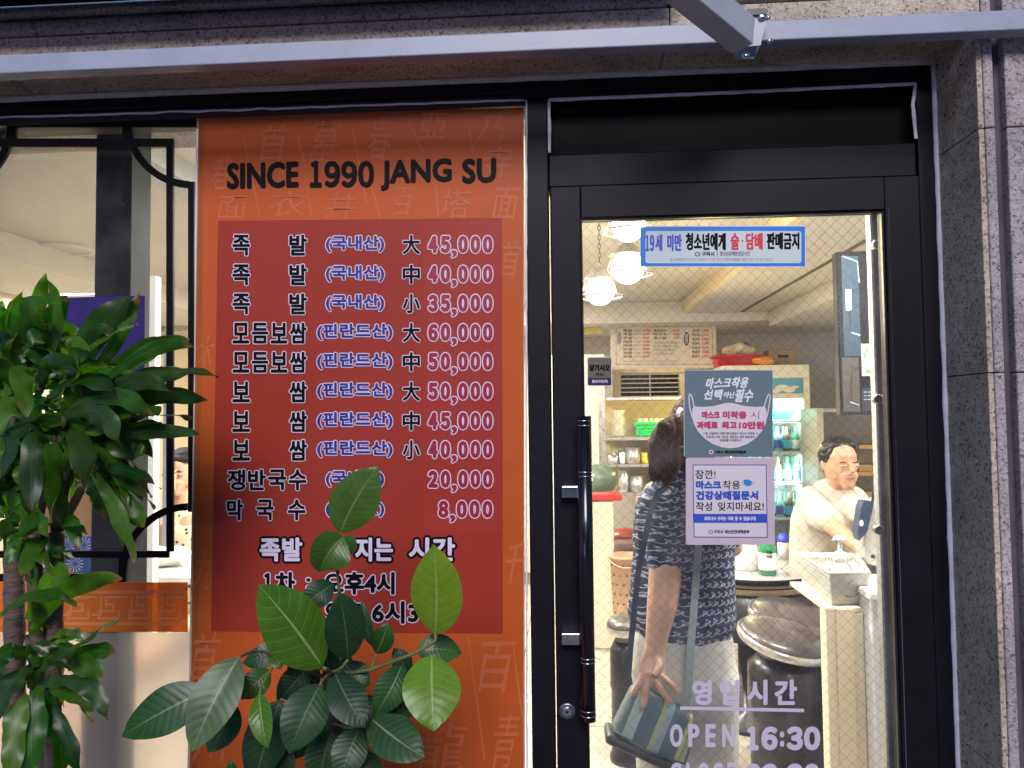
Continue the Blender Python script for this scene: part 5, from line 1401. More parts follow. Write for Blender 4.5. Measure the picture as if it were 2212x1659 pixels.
ficus = [  # base, tip, width(px), tone, Y at base, Y at tip, sideways bow(px), roll, fold
    ((735, 1152), (818, 1008), 100, 'm', -0.34, -0.36, -14, 0.15, 0.10),
    ((742, 1160), (690, 1236), 88, 'm', -0.345, -0.36, 14, 0.5, 0.55),
    ((742, 1160), (752, 1195), 60, 'm', -0.34, -0.33, 4, -0.5, 0.3),
    ((697, 1442), (557, 1262), 128, 'b', -0.42, -0.50, 10, 0.1, 0.06),
    ((940, 1372), (936, 1176), 108, 'b', -0.40, -0.46, 10, -0.15, 0.12),
    ((933, 1414), (937, 1580), 120, 'b', -0.42, -0.50, 4, 0.1, 0.08),
    ((752, 1425), (733, 1278), 86, 'd', -0.41, -0.47, 6, 0.1, 0.10),
    ((722, 1262), (655, 1316), 56, 'd', -0.33, -0.36, 10, 0.3, 0.12),
    ((813, 1412), (838, 1344), 48, 'm', -0.36, -0.38, 4, 0.1, 0.1),
    ((900, 1408), (998, 1412), 62, 'm', -0.36, -0.33, -16, 0.0, 0.12),
    ((868, 1437), (808, 1547), 66, 'm', -0.38, -0.42, -8, 0.3, 0.12),
    ((868, 1450), (878, 1562), 80, 'd', -0.33, -0.36, 6, 0.0, 0.1),
    ((724, 1455), (790, 1572), 80, 'd', -0.42, -0.47, 8, 0.1, 0.10),
    ((692, 1478), (625, 1630), 94, 'd', -0.44, -0.50, 8, 0.2, 0.10),
    ((800, 1550), (918, 1637), 92, 'v', -0.42, -0.48, 8, 0.2, 0.14),
    ((778, 1572), (735, 1690), 72, 'd', -0.40, -0.45, 8, 0.1, 0.1),
    ((516, 1420), (414, 1624), 100, 'v', -0.46, -0.53, 12, -0.2, 0.22),
    ((450, 1490), (261, 1592), 96, 'm', -0.40, -0.43, 10, 0.1, 0.08),
    ((560, 1498), (578, 1617), 50, 'b', -0.45, -0.49, 6, -0.5, 0.3),
    ((605, 1512), (548, 1700), 92, 'd', -0.37, -0.40, 6, 0.2, 0.1),
    ((584, 1448), (522, 1512), 56, 'm', -0.38, -0.41, 6, 0.2, 0.1),
    ((608, 1398), (524, 1432), 50, 'd', -0.36, -0.38, -6, 0.2, 0.1),
    ((590, 1402), (608, 1446), 34, 'm', -0.37, -0.40, 3, 0.0, 0.1),
    ((505, 1520), (448, 1626), 66, 'd', -0.38, -0.42, -10, 0.1, 0.12),
    ((712, 1452), (700, 1330), 66, 'd', -0.36, -0.36, -6, 0.0, 0.1),
    ((742, 1432), (800, 1480), 56, 'd', -0.34, -0.36, 6, 0.0, 0.1),
    ((716, 1580), (688, 1700), 78, 'd', -0.35, -0.38, 6, 0.2, 0.1),
    ((668, 1440), (600, 1520), 60, 'd', -0.31, -0.33, 4, 0.3, 0.1),
    ((505, 1690), (494, 1641), 24, 'm', -0.40, -0.42, 2, 0.0, 0.1),
    ((806, 1395), (782, 1296), 28, 'd', -0.30, -0.30, -10, 0.4, 0.2),
    ((760, 1500), (830, 1600), 80, 'd', -0.30, -0.32, 6, 0.1, 0.1),
    ((640, 1500), (700, 1600), 84, 'd', -0.30, -0.32, 6, 0.1, 0.1),
    ((700, 1400), (640, 1400), 60, 'd', -0.30, -0.31, 6, 0.1, 0.1),
    ((760, 1620), (820, 1720), 80, 'd', -0.34, -0.36, 6, 0.1, 0.1),
    ((620, 1600), (560, 1720), 90, 'd', -0.32, -0.34, 6, 0.1, 0.1),
    ((700, 1500), (760, 1420), 70, 'd', -0.27, -0.28, 6, 0.1, 0.1),
    ((690, 1480), (620, 1440), 64, 'd', -0.27, -0.28, 6, 0.1, 0.1),
    ((830, 1500), (850, 1600), 84, 'd', -0.28, -0.30, 8, 0.1, 0.1),
    ((680, 1540), (640, 1640), 90, 'd', -0.27, -0.29, 6, 0.1, 0.1),
    ((740, 1540), (760, 1660), 90, 'd', -0.27, -0.29, 6, 0.1, 0.1),
    ((560, 1560), (620, 1640), 70, 'd', -0.30, -0.31, 6, 0.1, 0.1),
    ((880, 1460), (850, 1400), 44, 'd', -0.30, -0.31, 6, 0.1, 0.1),
]
def petiole(bm, a, b, r): tube_bm(bm, [a, (a + b) / 2 + Vector((0, 0.004, -0.003)), b], [r * 1.2, r, r * 0.8], 6)
for k, (b_, t_, w, tone, y0, y1, bow, roll, fold) in enumerate(ficus):
    B = P(b_[0], b_[1], y0); T = P(t_[0], t_[1], y1)
    mx_, my_ = (b_[0] + t_[0]) / 2, (b_[1] + t_[1]) / 2
    dx, dy = t_[0] - b_[0], t_[1] - b_[1]; ln = math.hypot(dx, dy)
    Mid = P(mx_ - dy / ln * bow, my_ + dx / ln * bow, (y0 + y1) / 2 - 0.022)
    h = (CAM - Mid).normalized() + Vector((roll, 0, 0.25))
    leaf('leaf', (B, Mid, T), w * K((y0 + y1) / 2) * 1.05, MT[tone], fic, h.normalized(), fold=fold, wave=0.012, nu=18, nv=8, curl=0.10, seed=k)
def px3(l): return [P(x, y, Y) for x, y, Y in l]
for pts, r0, r1, m in (([(735, 2300, -0.34), (725, 1800, -0.33), (712, 1560, -0.33), (715, 1450, -0.34)], 0.011, 0.008, M_bark),
                       ([(715, 1450, -0.34), (735, 1400, -0.335), (736, 1300, -0.33), (730, 1260, -0.33), (728, 1200, -0.335), (735, 1150, -0.34)], 0.0042, 0.0025, M_bark),
                       ([(715, 1450, -0.34), (780, 1455, -0.37), (850, 1428, -0.39), (905, 1408, -0.40), (938, 1385, -0.40)], 0.0035, 0.0035, M_twig),
                       ([(715, 1470, -0.34), (650, 1440, -0.36), (600, 1425, -0.38), (560, 1400, -0.41), (520, 1418, -0.45)], 0.004, 0.0025, M_bark),
                       ([(715, 1455, -0.34), (712, 1450, -0.38), (700, 1443, -0.42)], 0.004, 0.004, M_twig),
                       ([(712, 1452, -0.36), (735, 1448, -0.40), (752, 1424, -0.41)], 0.0035, 0.0028, M_twig),
                       ([(718, 1450, -0.36), (700, 1465, -0.42), (691, 1480, -0.44)], 0.003, 0.0028, M_twig),
                       ([(800, 1450, -0.37), (806, 1430, -0.36), (813, 1412, -0.36)], 0.002, 0.002, M_twig),
                       ([(937, 1388, -0.40), (942, 1380, -0.40), (940, 1370, -0.40)], 0.0038, 0.003, M_twig),
                       ([(600, 1425, -0.38), (570, 1470, -0.42), (560, 1500, -0.45)], 0.002, 0.002, M_twig),
                       ([(520, 1418, -0.45), (480, 1460, -0.43), (450, 1490, -0.40)], 0.002, 0.002, M_twig),
                       ([(715, 1600, -0.33), (760, 1580, -0.36), (800, 1550, -0.42)], 0.003, 0.002, M_twig),
                       ([(712, 1560, -0.33), (760, 1575, -0.37), (778, 1572, -0.40)], 0.003, 0.002, M_twig),
                       ([(712, 1560, -0.33), (660, 1530, -0.35), (605, 1510, -0.37)], 0.003, 0.002, M_twig)):
    pp = px3(pts); n = len(pp)
    # smooth the path a little
    q = [pp[0]]
    for a, b in zip(pp, pp[1:]):
        q += [a.lerp(b, 0.33), a.lerp(b, 0.67)]
    q.append(pp[-1])
    tube('branch', q, [lerp(r0, r1, i / (len(q) - 1)) for i in range(len(q))], m, fic, 8)
fb = fic.location
M_pot = mat('terracotta', (0.30, 0.12, 0.07), 0.7, var=0.2, vscale=8, bump=0.002)
M_soil = mat('soil', (0.05, 0.035, 0.025), 0.95, var=0.5, vscale=50, bump=0.01)
lathe('pot', (fb.x, fb.y, 0.0), [(0.10, 0), (0.13, 0.22), (0.145, 0.22), (0.145, 0.26), (0.13, 0.26), (0.12, 0.23)], M_pot, fic, cap_top=False)
lathe('soil', (fb.x, fb.y, 0.0), [(0.05, 0.224), (0.121, 0.226), (0.02, 0.236)], M_soil, fic)
tube('stem', [Vector((fb.x, fb.y, 0.22)), P(735, 2300, -0.34)], [0.013, 0.011], M_bark, fic, 8)

# ---- corn plant on the left
D_dark = leaf_mat('corn_dark', (0.014, 0.060, 0.012), (0.028, 0.10, 0.014), (0.05, 0.12, 0.03), rough=0.38, trans=0.38, nveins=1.0, vw=0.0, edge=(0.16, 0.09, 0.03))
D_mid = leaf_mat('corn_mid', (0.028, 0.13, 0.012), (0.055, 0.19, 0.018), (0.09, 0.22, 0.04), rough=0.36, trans=0.42, nveins=1.0, vw=0.0, edge=(0.20, 0.13, 0.04))
D_bri = leaf_mat('corn_bright', (0.03, 0.14, 0.010), (0.05, 0.20, 0.014), (0.12, 0.28, 0.05), rough=0.36, trans=0.5, nveins=1.0, vw=0.0, edge=(0.34, 0.12, 0.05))
cp = thing('corn_plant', (P(110, 1650, -0.36).x, -0.36, 0), 'tall bushy corn plant with drooping ribbed leaves and thick canes at the left', 'plant')
DM = {'b': D_bri, 'm': D_mid, 'd': D_dark}
corn = [  # base, control, tip, width px, tone, Y base, Y tip, hint x
    ((110, 790), (60, 700), (100, 590), 34, 'm', -0.35, -0.40, 0.3),
    ((100, 780), (150, 700), (96, 594), 40, 'd', -0.37, -0.38, -0.2),
    ((60, 800), (20, 640), (120, 655), 62, 'm', -0.36, -0.46, 0.0),
    ((40, 780), (10, 680), (50, 628), 30, 'm', -0.36, -0.38, 0.3),
    ((20, 760), (0, 700), (28, 650), 30, 'b', -0.36, -0.38, 0.3),
    ((150, 820), (180, 720), (288, 640), 66, 'd', -0.36, -0.38, 0.2),
    ((130, 820), (210, 720), (300, 700), 40, 'd', -0.38, -0.42, 0.0),
    ((170, 830), (260, 760), (300, 632), 34, 'b', -0.37, -0.36, 0.5),
    ((180, 850), (300, 730), (408, 735), 46, 'm', -0.36, -0.38, 0.1),
    ((190, 860), (320, 720), (420, 748), 34, 'd', -0.40, -0.46, -0.2),
    ((190, 870), (300, 760), (398, 742), 40, 'b', -0.34, -0.35, 0.1),
    ((180, 880), (330, 770), (472, 812), 54, 'd', -0.38, -0.44, 0.2),
    ((200, 880), (300, 800), (425, 805), 40, 'm', -0.35, -0.36, 0.1),
    ((190, 900), (280, 780), (370, 845), 44, 'd', -0.42, -0.46, 0.0),
    ((200, 910), (320, 830), (450, 865), 46, 'd', -0.37, -0.40, 0.1),
    ((210, 930), (310, 850), (340, 900), 60, 'm', -0.41, -0.45, 0.0),
    ((200, 930), (340, 880), (415, 905), 44, 'd', -0.36, -0.40, 0.2),
    ((210, 950), (330, 920), (432, 938), 36, 'd', -0.38, -0.42, 0.2),
    ((210, 960), (310, 920), (352, 915), 40, 'b', -0.35, -0.34, 0.1),
    ((220, 990), (290, 960), (305, 985), 46, 'm', -0.37, -0.40, 0.0),
    ((190, 1010), (280, 1000), (348, 1058), 40, 'd', -0.40, -0.44, 0.1),
    ((200, 1030), (300, 1040), (335, 1100), 36, 'm', -0.38, -0.42, 0.2),
    ((210, 1030), (280, 1080), (310, 1140), 44, 'b', -0.37, -0.40, -0.2),
    ((200, 1020), (250, 1080), (292, 1215), 42, 'm', -0.41, -0.46, 0.2),
    ((170, 800), (130, 700), (196, 760), 30, 'b', -0.40, -0.44, 0.0),
    ((160, 900), (130, 800), (230, 790), 52, 'm', -0.42, -0.48, -0.1),
    ((60, 860), (0, 760), (-30, 820), 60, 'd', -0.40, -0.48, 0.0),
    ((80, 900), (-10, 820), (-20, 960), 70, 'm', -0.41, -0.50, 0.0),
    ((90, 940), (20, 880), (10, 1040), 60, 'd', -0.43, -0.50, 0.0),
    ((100, 960), (60, 900), (70, 1110), 56, 'd', -0.45, -0.52, 0.0),
    ((110, 970), (120, 920), (110, 1130), 52, 'm', -0.45, -0.50, 0.1),
    ((130, 950), (190, 900), (180, 1060), 60, 'd', -0.44, -0.50, 0.0),
    ((140, 900), (220, 850), (260, 960), 58, 'd', -0.43, -0.47, 0.0),
    ((150, 880), (250, 820), (330, 900), 50, 'd', -0.43, -0.48, 0.1),
    ((110, 860), (170, 780), (250, 850), 56, 'd', -0.44, -0.48, 0.0),
    ((90, 830), (100, 740), (180, 810), 60, 'd', -0.43, -0.48, 0.0),
    ((70, 820), (30, 760), (60, 900), 56, 'm', -0.43, -0.50, 0.0),
    # lower rosette
    ((60, 1340), (110, 1220), (152, 1240), 54, 'm', -0.42, -0.48, 0.0),
    ((70, 1370), (130, 1240), (265, 1250), 50, 'm', -0.41, -0.45, 0.1),
    ((0, 1330), (80, 1250), (165, 1310), 54, 'd', -0.44, -0.52, 0.0),
    ((120, 1430), (190, 1380), (278, 1322), 50, 'm', -0.42, -0.45, 0.1),
    ((120, 1440), (190, 1390), (248, 1412), 40, 'm', -0.40, -0.44, 0.1),
    ((110, 1430), (180, 1420), (222, 1462), 50, 'd', -0.42, -0.46, 0.2),
    ((110, 1480), (200, 1440), (232, 1555), 46, 'd', -0.43, -0.47, 0.0),
    ((105, 1490), (160, 1500), (202, 1536), 34, 'm', -0.42, -0.46, 0.3),
    ((100, 1500), (130, 1560), (140, 1700), 50, 'm', -0.42, -0.46, 0.0),
    ((90, 1480), (60, 1530), (70, 1680), 60, 'm', -0.44, -0.50, 0.0),
    ((70, 1450), (10, 1450), (-20, 1590), 60, 'd', -0.44, -0.50, 0.0),
    ((60, 1420), (10, 1380), (-30, 1460), 60, 'd', -0.43, -0.50, 0.0),
    ((80, 1440), (80, 1360), (110, 1420), 60, 'd', -0.46, -0.50, 0.0),
    ((90, 1450), (130, 1380), (150, 1450), 50, 'd', -0.45, -0.50, 0.0),
    ((60, 1500), (20, 1540), (30, 1690), 56, 'd', -0.46, -0.52, 0.0),
    ((100, 1520), (150, 1580), (170, 1690), 46, 'd', -0.43, -0.46, 0.0),
]
rnd = random.Random(11)
for k in range(84):
    a = rnd.uniform(-200, 40); L_ = rnd.uniform(90, 210)
    bx_, by_ = rnd.uniform(10, 190), rnd.uniform(780, 1030)
    tx_, ty_ = bx_ + L_ * math.cos(R(a)), by_ + L_ * 0.75 * math.sin(R(a)) + 60
    if tx_ > 330: tx_ = 330
    corn.append(((bx_, by_), ((bx_ + tx_) / 2 + rnd.uniform(-20, 20), min(by_, ty_) - rnd.uniform(10, 60)), (tx_, ty_), rnd.uniform(34, 56), rnd.choice('ddm'), rnd.uniform(-0.33, -0.38), rnd.uniform(-0.28, -0.42), rnd.uniform(-0.3, 0.3)))
for k in range(34):
    bx_, by_ = rnd.uniform(0, 210), rnd.uniform(930, 1060)
    sd = 1 if bx_ > 90 else -1
    tx_, ty_ = bx_ + sd * rnd.uniform(10, 110), by_ + rnd.uniform(40, 130)
    corn.append(((bx_, by_), ((bx_ + tx_) / 2 + sd * 20, by_ - rnd.uniform(0, 30)), (tx_, ty_), rnd.uniform(36, 56), rnd.choice('ddmb'), rnd.uniform(-0.33, -0.42), rnd.uniform(-0.30, -0.46), rnd.uniform(-0.3, 0.3)))
for k in range(26):
    bx_, by_ = rnd.uniform(-10, 110), rnd.uniform(740, 860)
    tx_, ty_ = bx_ + rnd.uniform(-60, 60), by_ - rnd.uniform(40, 130)
    corn.append(((bx_, by_), ((bx_ + tx_) / 2 + rnd.uniform(-30, 30), (by_ + ty_) / 2 - 10), (tx_, max(632, ty_)), rnd.uniform(40, 60), rnd.choice('dmm'), rnd.uniform(-0.33, -0.40), rnd.uniform(-0.30, -0.42), rnd.uniform(-0.3, 0.3)))
for k in range(20):
    bx_, by_ = rnd.uniform(10, 130), rnd.uniform(1090, 1200)
    sd = rnd.choice((-1, 1))
    corn.append(((bx_, by_), (bx_ + sd * 22, by_ - rnd.uniform(0, 25)), (bx_ + sd * rnd.uniform(20, 70), by_ + rnd.uniform(20, 90)), rnd.uniform(28, 44), rnd.choice('ddm'), rnd.uniform(-0.38, -0.42), rnd.uniform(-0.40, -0.47), rnd.uniform(-0.3, 0.3)))
for k in range(22):
    a = rnd.uniform(-200, 60); L_ = rnd.uniform(70, 130)
    bx_, by_ = rnd.uniform(20, 120), rnd.uniform(1380, 1500)
    tx_, ty_ = min(200, bx_ + L_ * math.cos(R(a))), by_ + L_ * 0.75 * math.sin(R(a)) + 50
    corn.append(((bx_, by_), ((bx_ + tx_) / 2, min(by_, ty_) - rnd.uniform(10, 50)), (tx_, ty_), rnd.uniform(32, 50), rnd.choice('ddm'), rnd.uniform(-0.35, -0.40), rnd.uniform(-0.30, -0.42), rnd.uniform(-0.3, 0.3)))
for k, (b_, c_, t_, w, tone, y0, y1, hx_) in enumerate(corn):
    w *= 0.82
    if tone == 'd' and k % 3 == 0: tone = 'm'
    elif tone == 'm' and k % 4 == 1: tone = 'b'
    B = P(*b_, y0); C_ = P(*c_, (y0 + y1) / 2 - 0.01); T = P(*t_, y1)
    h = (CAM - C_).normalized() + Vector((hx_, 0, 0.5 + 0.3 * math.sin(k * 2.1)))
    leaf('leaf', (B, C_, T), w * K((y0 + y1) / 2) * 1.1, DM[tone], cp, h.normalized(), fold=0.18, wave=0.10, shape='strap', nu=22, nv=6, seed=k * 1.7, twist=1.3 * math.sin(k * 1.3), curl=0.22)
M_cane = mat('cane_bark', (0.12, 0.085, 0.07), 0.75, var=0.4, vscale=30, bump=0.004, bscale=50, stretch=(1, 1, 3))
M_canetop = mat('cane_green', (0.07, 0.06, 0.03), 0.7, var=0.4, vscale=30)
for pts, r0 in (([(28, 2300), (30, 1700), (32, 1400), (30, 1140)], 0.021), ([(88, 2300), (86, 1700), (85, 1400), (72, 1150)], 0.018), ([(130, 2300), (112, 1700), (118, 1400), (124, 1150)], 0.016)):
    pp = [P(x, y, -0.355 - 0.01 * i) for i, (x, y) in enumerate(pts)]
    q = []; rr = []
    N_ = 44
    for i in range(N_ + 1):
        u = i / N_ * (len(pp) - 1); a = min(int(u), len(pp) - 2); f = u - a
        q.append(pp[a].lerp(pp[a + 1], f)); rr.append(r0 * (1.0 - 0.12 * i / N_) * (1.04 if i % 4 == 0 else 0.97 + 0.05 * noise.noise(Vector((i * 1.7, r0 * 90, 0)))))
    q[0] = Vector((q[0].x * 0.9 + cp.location.x * 0.1, -0.36, 0.25))
    tube('cane', q, rr, M_cane, cp, 14)
for pts in ([(30, 1140), (36, 1080), (60, 960)], [(28, 1140), (10, 1060), (30, 900)], [(72, 1150), (66, 1060), (84, 930)], [(76, 1150), (100, 1060), (120, 940)], [(124, 1150), (140, 1060), (160, 950)], [(120, 1150), (112, 1050), (140, 900)], [(126, 1150), (180, 1050), (205, 1000)], [(118, 1400), (112, 1440), (95, 1480)], [(85, 1400), (70, 1420), (60, 1380)]):
    tube('stem', [P(x, y, -0.37 - 0.01 * i) for i, (x, y) in enumerate(pts)], [0.009, 0.008, 0.006], M_canetop, cp, 8)
cb = cp.location
lathe('pot', (cb.x, cb.y, 0.0), [(0.13, 0), (0.16, 0.25), (0.175, 0.25), (0.175, 0.29), (0.16, 0.29), (0.15, 0.26)], M_pot, cp, cap_top=False)
lathe('soil', (cb.x, cb.y, 0.0), [(0.05, 0.254), (0.151, 0.256), (0.02, 0.266)], M_soil, cp)

# ================================================================== PEOPLE
def body(name, chains, vox, m, par, smooth=3, disp=None):
    bm = bmesh.new()
    for ch in chains:
        pts = [Vector(c[0]) for c in ch]; rad = [c[1] for c in ch]
        # rounded ends
        def rr(r, f): return tuple(x * f for x in r) if isinstance(r, tuple) else r * f
        def mx(r): return min(r) if isinstance(r, tuple) else r
        d0 = (pts[0] - pts[1]).normalized(); d1 = (pts[-1] - pts[-2]).normalized()
        P_ = [pts[0] + d0 * mx(rad[0]) * 0.85, pts[0] + d0 * mx(rad[0]) * 0.5] + pts + [pts[-1] + d1 * mx(rad[-1]) * 0.5, pts[-1] + d1 * mx(rad[-1]) * 0.85]
        R_ = [rr(rad[0], 0.45), rr(rad[0], 0.85)] + rad + [rr(rad[-1], 0.85), rr(rad[-1], 0.45)]
        tube_bm(bm, P_, R_, 16)
    bmesh.ops.recalc_face_normals(bm, faces=bm.faces)
    me = bpy.data.meshes.new(name); bm.to_mesh(me); bm.free()
    o = bpy.data.objects.new(name, me); TS.collection.objects.link(o)
    md = o.modifiers.new('r', 'REMESH'); md.mode = 'VOXEL'; md.voxel_size = vox; md.use_smooth_shade = True
    ms = o.modifiers.new('s', 'SMOOTH'); ms.iterations = smooth * 2; ms.factor = 0.5
    TL.update(); dg = TL.depsgraph
    me2 = bpy.data.meshes.new_from_object(o.evaluated_get(dg))
    bpy.data.objects.remove(o); bpy.data.meshes.remove(me)
    if disp:
        for v in me2.vertices: v.co += v.normal * disp(v.co)
    me2.polygons.foreach_set('use_smooth', [True] * len(me2.polygons))
    me2.materials.clear()
    return link(name, me2, m, par)
def skin(name, col):
    m = mat(name, col, 0.45, var=0.06, vscale=20, bump=0.0004, bscale=120)
    b = m.node_tree.nodes['Principled BSDF']; b.inputs['Subsurface Weight'].default_value = 0.12; b.inputs['Subsurface Radius'].default_value = (0.02, 0.008, 0.004); b.inputs['Subsurface Scale'].default_value = 0.5
    return m
M_skin = skin('skin_light', (0.58, 0.35, 0.25)); M_skin2 = skin('skin_tan', (0.50, 0.28, 0.18))
M_hair = mat('hair_brown', (0.040, 0.017, 0.009), 0.6, spec=0.15, var=0.6, vscale=14, bump=0.004, bscale=30, stretch=(6, 6, 0.8))
M_hairb = mat('hair_black', (0.012, 0.010, 0.010), 0.4, var=0.5, vscale=20, bump=0.003, bscale=40)
# patterned blouse
M_shirt = bpy.data.materials.new('vine_print'); M_shirt.use_nodes = True
N, L = nodes(M_shirt); b = N['Principled BSDF']; b.inputs['Roughness'].default_value = 0.85
tc = N.new('ShaderNodeTexCoord'); sx = N.new('ShaderNodeSeparateXYZ')
nz = N.new('ShaderNodeTexNoise'); nz.inputs['Scale'].default_value = 7
ad = N.new('ShaderNodeMixRGB'); ad.blend_type = 'ADD'; ad.inputs[0].default_value = 0.05
L.new(tc.outputs['Object'], nz.inputs['Vector']); L.new(tc.outputs['Object'], ad.inputs[1]); L.new(nz.outputs['Color'], ad.inputs[2]); L.new(ad.outputs[0], sx.inputs[0])
def MM(op, a=None, b_=None):
    n = N.new('ShaderNodeMath'); n.operation = op
    for i, v in enumerate((a, b_)):
        if v is None: continue
        if isinstance(v, (int, float)): n.inputs[i].default_value = v
        else: L.new(v, n.inputs[i])
    return n.outputs[0]
u = MM('MULTIPLY', MM('ADD', sx.outputs[0], MM('MULTIPLY', sx.outputs[1], 0.8)), 32.0); v = MM('MULTIPLY', sx.outputs[2], 40.0)
row = MM('FLOOR', v); u2 = MM('ADD', u, MM('MULTIPLY', row, 0.37))
yy_ = MM('SUBTRACT', MM('SUBTRACT', MM('FRACT', v), 0.5), MM('MULTIPLY', MM('SINE', MM('MULTIPLY', u2, 6.283)), 0.13))
vine = MM('LESS_THAN', MM('ABSOLUTE', yy_), 0.05)
fu = MM('SUBTRACT', MM('FRACT', u2), 0.25)
fy = MM('SUBTRACT', MM('FRACT', v), 0.74)
rad = MM('SQRT', MM('ADD', MM('MULTIPLY', fu, fu), MM('MULTIPLY', fy, fy)))
ang = MM('ARCTAN2', fy, fu)
pet = MM('MULTIPLY', MM('ADD', MM('COSINE', MM('MULTIPLY', ang, 3.0)), 1.5), 0.15)
flower = MM('MULTIPLY', MM('LESS_THAN', rad, pet), MM('GREATER_THAN', rad, MM('MULTIPLY', pet, 0.42)))
pat = MM('MAXIMUM', vine, flower)
mx = N.new('ShaderNodeMixRGB'); mx.inputs[1].default_value = (0.008, 0.017, 0.065, 1); mx.inputs[2].default_value = (0.36, 0.40, 0.47, 1)
L.new(pat, mx.inputs[0]); L.new(mx.outputs[0], b.inputs['Base Color'])
YW = 0.42
def W3(x, y, dY=0.0): return P(x, y, YW + dY)
wo = thing('person', (P(1475, 1500, YW).x, YW, 0), 'woman seen from behind in a navy vine print blouse and pale trousers, hand held back', 'person')
hw = W3(1506, 938, 0.0)
def crease(co): return 0.006 * noise.noise(Vector((co.x * 14, co.y * 14, co.z * 7))) + 0.002 * noise.noise(co * 45)
pal = W3(1410, 1440, -0.16)
wrist = W3(1415, 1398, -0.14)
arm = [(W3(1436, 1085, -0.02), 0.048), (W3(1442, 1160, -0.06), 0.049), (W3(1440, 1235, -0.09), (0.046, 0.050)), (W3(1430, 1310, -0.12), (0.038, 0.042)), (wrist, (0.021, 0.028)), (W3(1411, 1425, -0.15), (0.015, 0.033)), (W3(1407, 1455, -0.165), (0.013, 0.037))]
def fing(*pts, r=(0.0122, 0.0112, 0.0100, 0.0088)):
    return [(W3(x, y, d), r[i]) for i, (x, y, d) in enumerate(pts)]
chains = [
    [(W3(1500, 1075, 0.0), (0.05, 0.06)), (W3(1503, 1020, 0.0), 0.048), (hw + Vector((0, 0, -0.04)), 0.05)],          # neck
    [(hw + Vector((0, 0, -0.03)), (0.085, 0.068)), (hw + Vector((0, 0, 0.045)), (0.085, 0.07))],                         # head
    [(hw + Vector((0.02, 0.05, -0.075)), 0.034), (hw + Vector((0.02, 0.065, -0.03)), 0.04)],                             # jaw
    [(hw + Vector((0.02, 0.09, 0.0)), 0.010), (hw + Vector((0.022, 0.105, -0.03)), 0.013)],                              # nose
    [(hw + Vector((-0.070, 0.005, -0.01)), (0.012, 0.008)), (hw + Vector((-0.074, 0.0, 0.02)), (0.014, 0.009))],
    [(W3(1478, 1075, 0), (0.075, 0.13)), (W3(1478, 1200, 0), (0.10, 0.13)), (W3(1475, 1370, 0), (0.10, 0.125))],          # trunk
    [(W3(1440, 1430, 0.0), 0.075), (W3(1440, 1700, 0.01), 0.06), (Vector((W3(1440, 1500).x, YW + 0.02, 0.12)), 0.045), (Vector((W3(1440, 1500).x, YW + 0.10, 0.045)), 0.035)],
    [(W3(1518, 1430, 0.0), 0.075), (W3(1524, 1700, 0.03), 0.06), (Vector((W3(1530, 1500).x, YW + 0.06, 0.12)), 0.045), (Vector((W3(1530, 1500).x, YW + 0.14, 0.045)), 0.035)],
    arm,
    [(W3(1550, 1090, 0.05), 0.042), (W3(1580, 1180, 0.16), 0.036), (W3(1575, 1170, 0.34), 0.026), (W3(1565, 1160, 0.42), (0.02, 0.028))],
    fing((1394, 1452, -0.165), (1383, 1472, -0.17), (1374, 1488, -0.175), (1367, 1499, -0.178)),
    fing((1400, 1462, -0.165), (1396, 1488, -0.175), (1393, 1510, -0.18), (1391, 1524, -0.182)),
    fing((1412, 1462, -0.165), (1424, 1482, -0.175), (1438, 1502, -0.18), (1448, 1514, -0.182)),
    fing((1420, 1456, -0.165), (1436, 1466, -0.172), (1452, 1480, -0.178), (1463, 1493, -0.18), r=(0.0095, 0.0088, 0.008, 0.007)),
    fing((1420, 1425, -0.155), (1424, 1442, -0.178), (1416, 1456, -0.19), r=(0.013, 0.011, 0.009)),
]
body('body', chains, 0.0036, M_skin, wo, smooth=1)
body('blouse', [[(W3(1480, 1050, 0), (0.07, 0.085)), (W3(1478, 1075, 0), (0.10, 0.140)), (W3(1478, 1120, 0), (0.118, 0.150)), (W3(1477, 1200, 0), (0.12, 0.148)), (W3(1474, 1270, 0), (0.128, 0.152)), (W3(1472, 1330, 0), (0.135, 0.156))],
     [(W3(1430, 1078, -0.01), 0.062), (W3(1432, 1130, -0.04), 0.064), (W3(1438, 1175, -0.065), 0.061), (W3(1440, 1212, -0.08), 0.056)],
     [(W3(1548, 1080, 0.03), 0.060), (W3(1570, 1150, 0.11), 0.055)]], 0.008, M_shirt, wo, smooth=2, disp=crease)
M_trous = mat('trousers_pale', (0.50, 0.49, 0.46), 0.85, var=0.08, vscale=6, bump=0.002, bscale=25)
body('trousers', [[(W3(1473, 1375, 0), (0.125, 0.148)), (W3(1473, 1450, 0), (0.13, 0.155))],
     [(W3(1436, 1460, 0), (0.11, 0.095)), (W3(1438, 1650, 0.01), (0.09, 0.085)), (Vector((W3(1438, 1650).x, YW + 0.02, 0.2)), (0.085, 0.085))],
     [(W3(1520, 1460, 0), (0.115, 0.104)), (W3(1526, 1650, 0.03), (0.095, 0.095)), (Vector((W3(1526, 1650).x, YW + 0.05, 0.2)), (0.085, 0.085))]], 0.011, M_trous, wo, smooth=2, disp=lambda c: 0.006 * noise.noise(Vector((c.x * 12, c.y * 12, c.z * 4))))
def strand(co): return 0.006 * noise.noise(Vector((co.x * 60, co.y * 60, co.z * 7)))
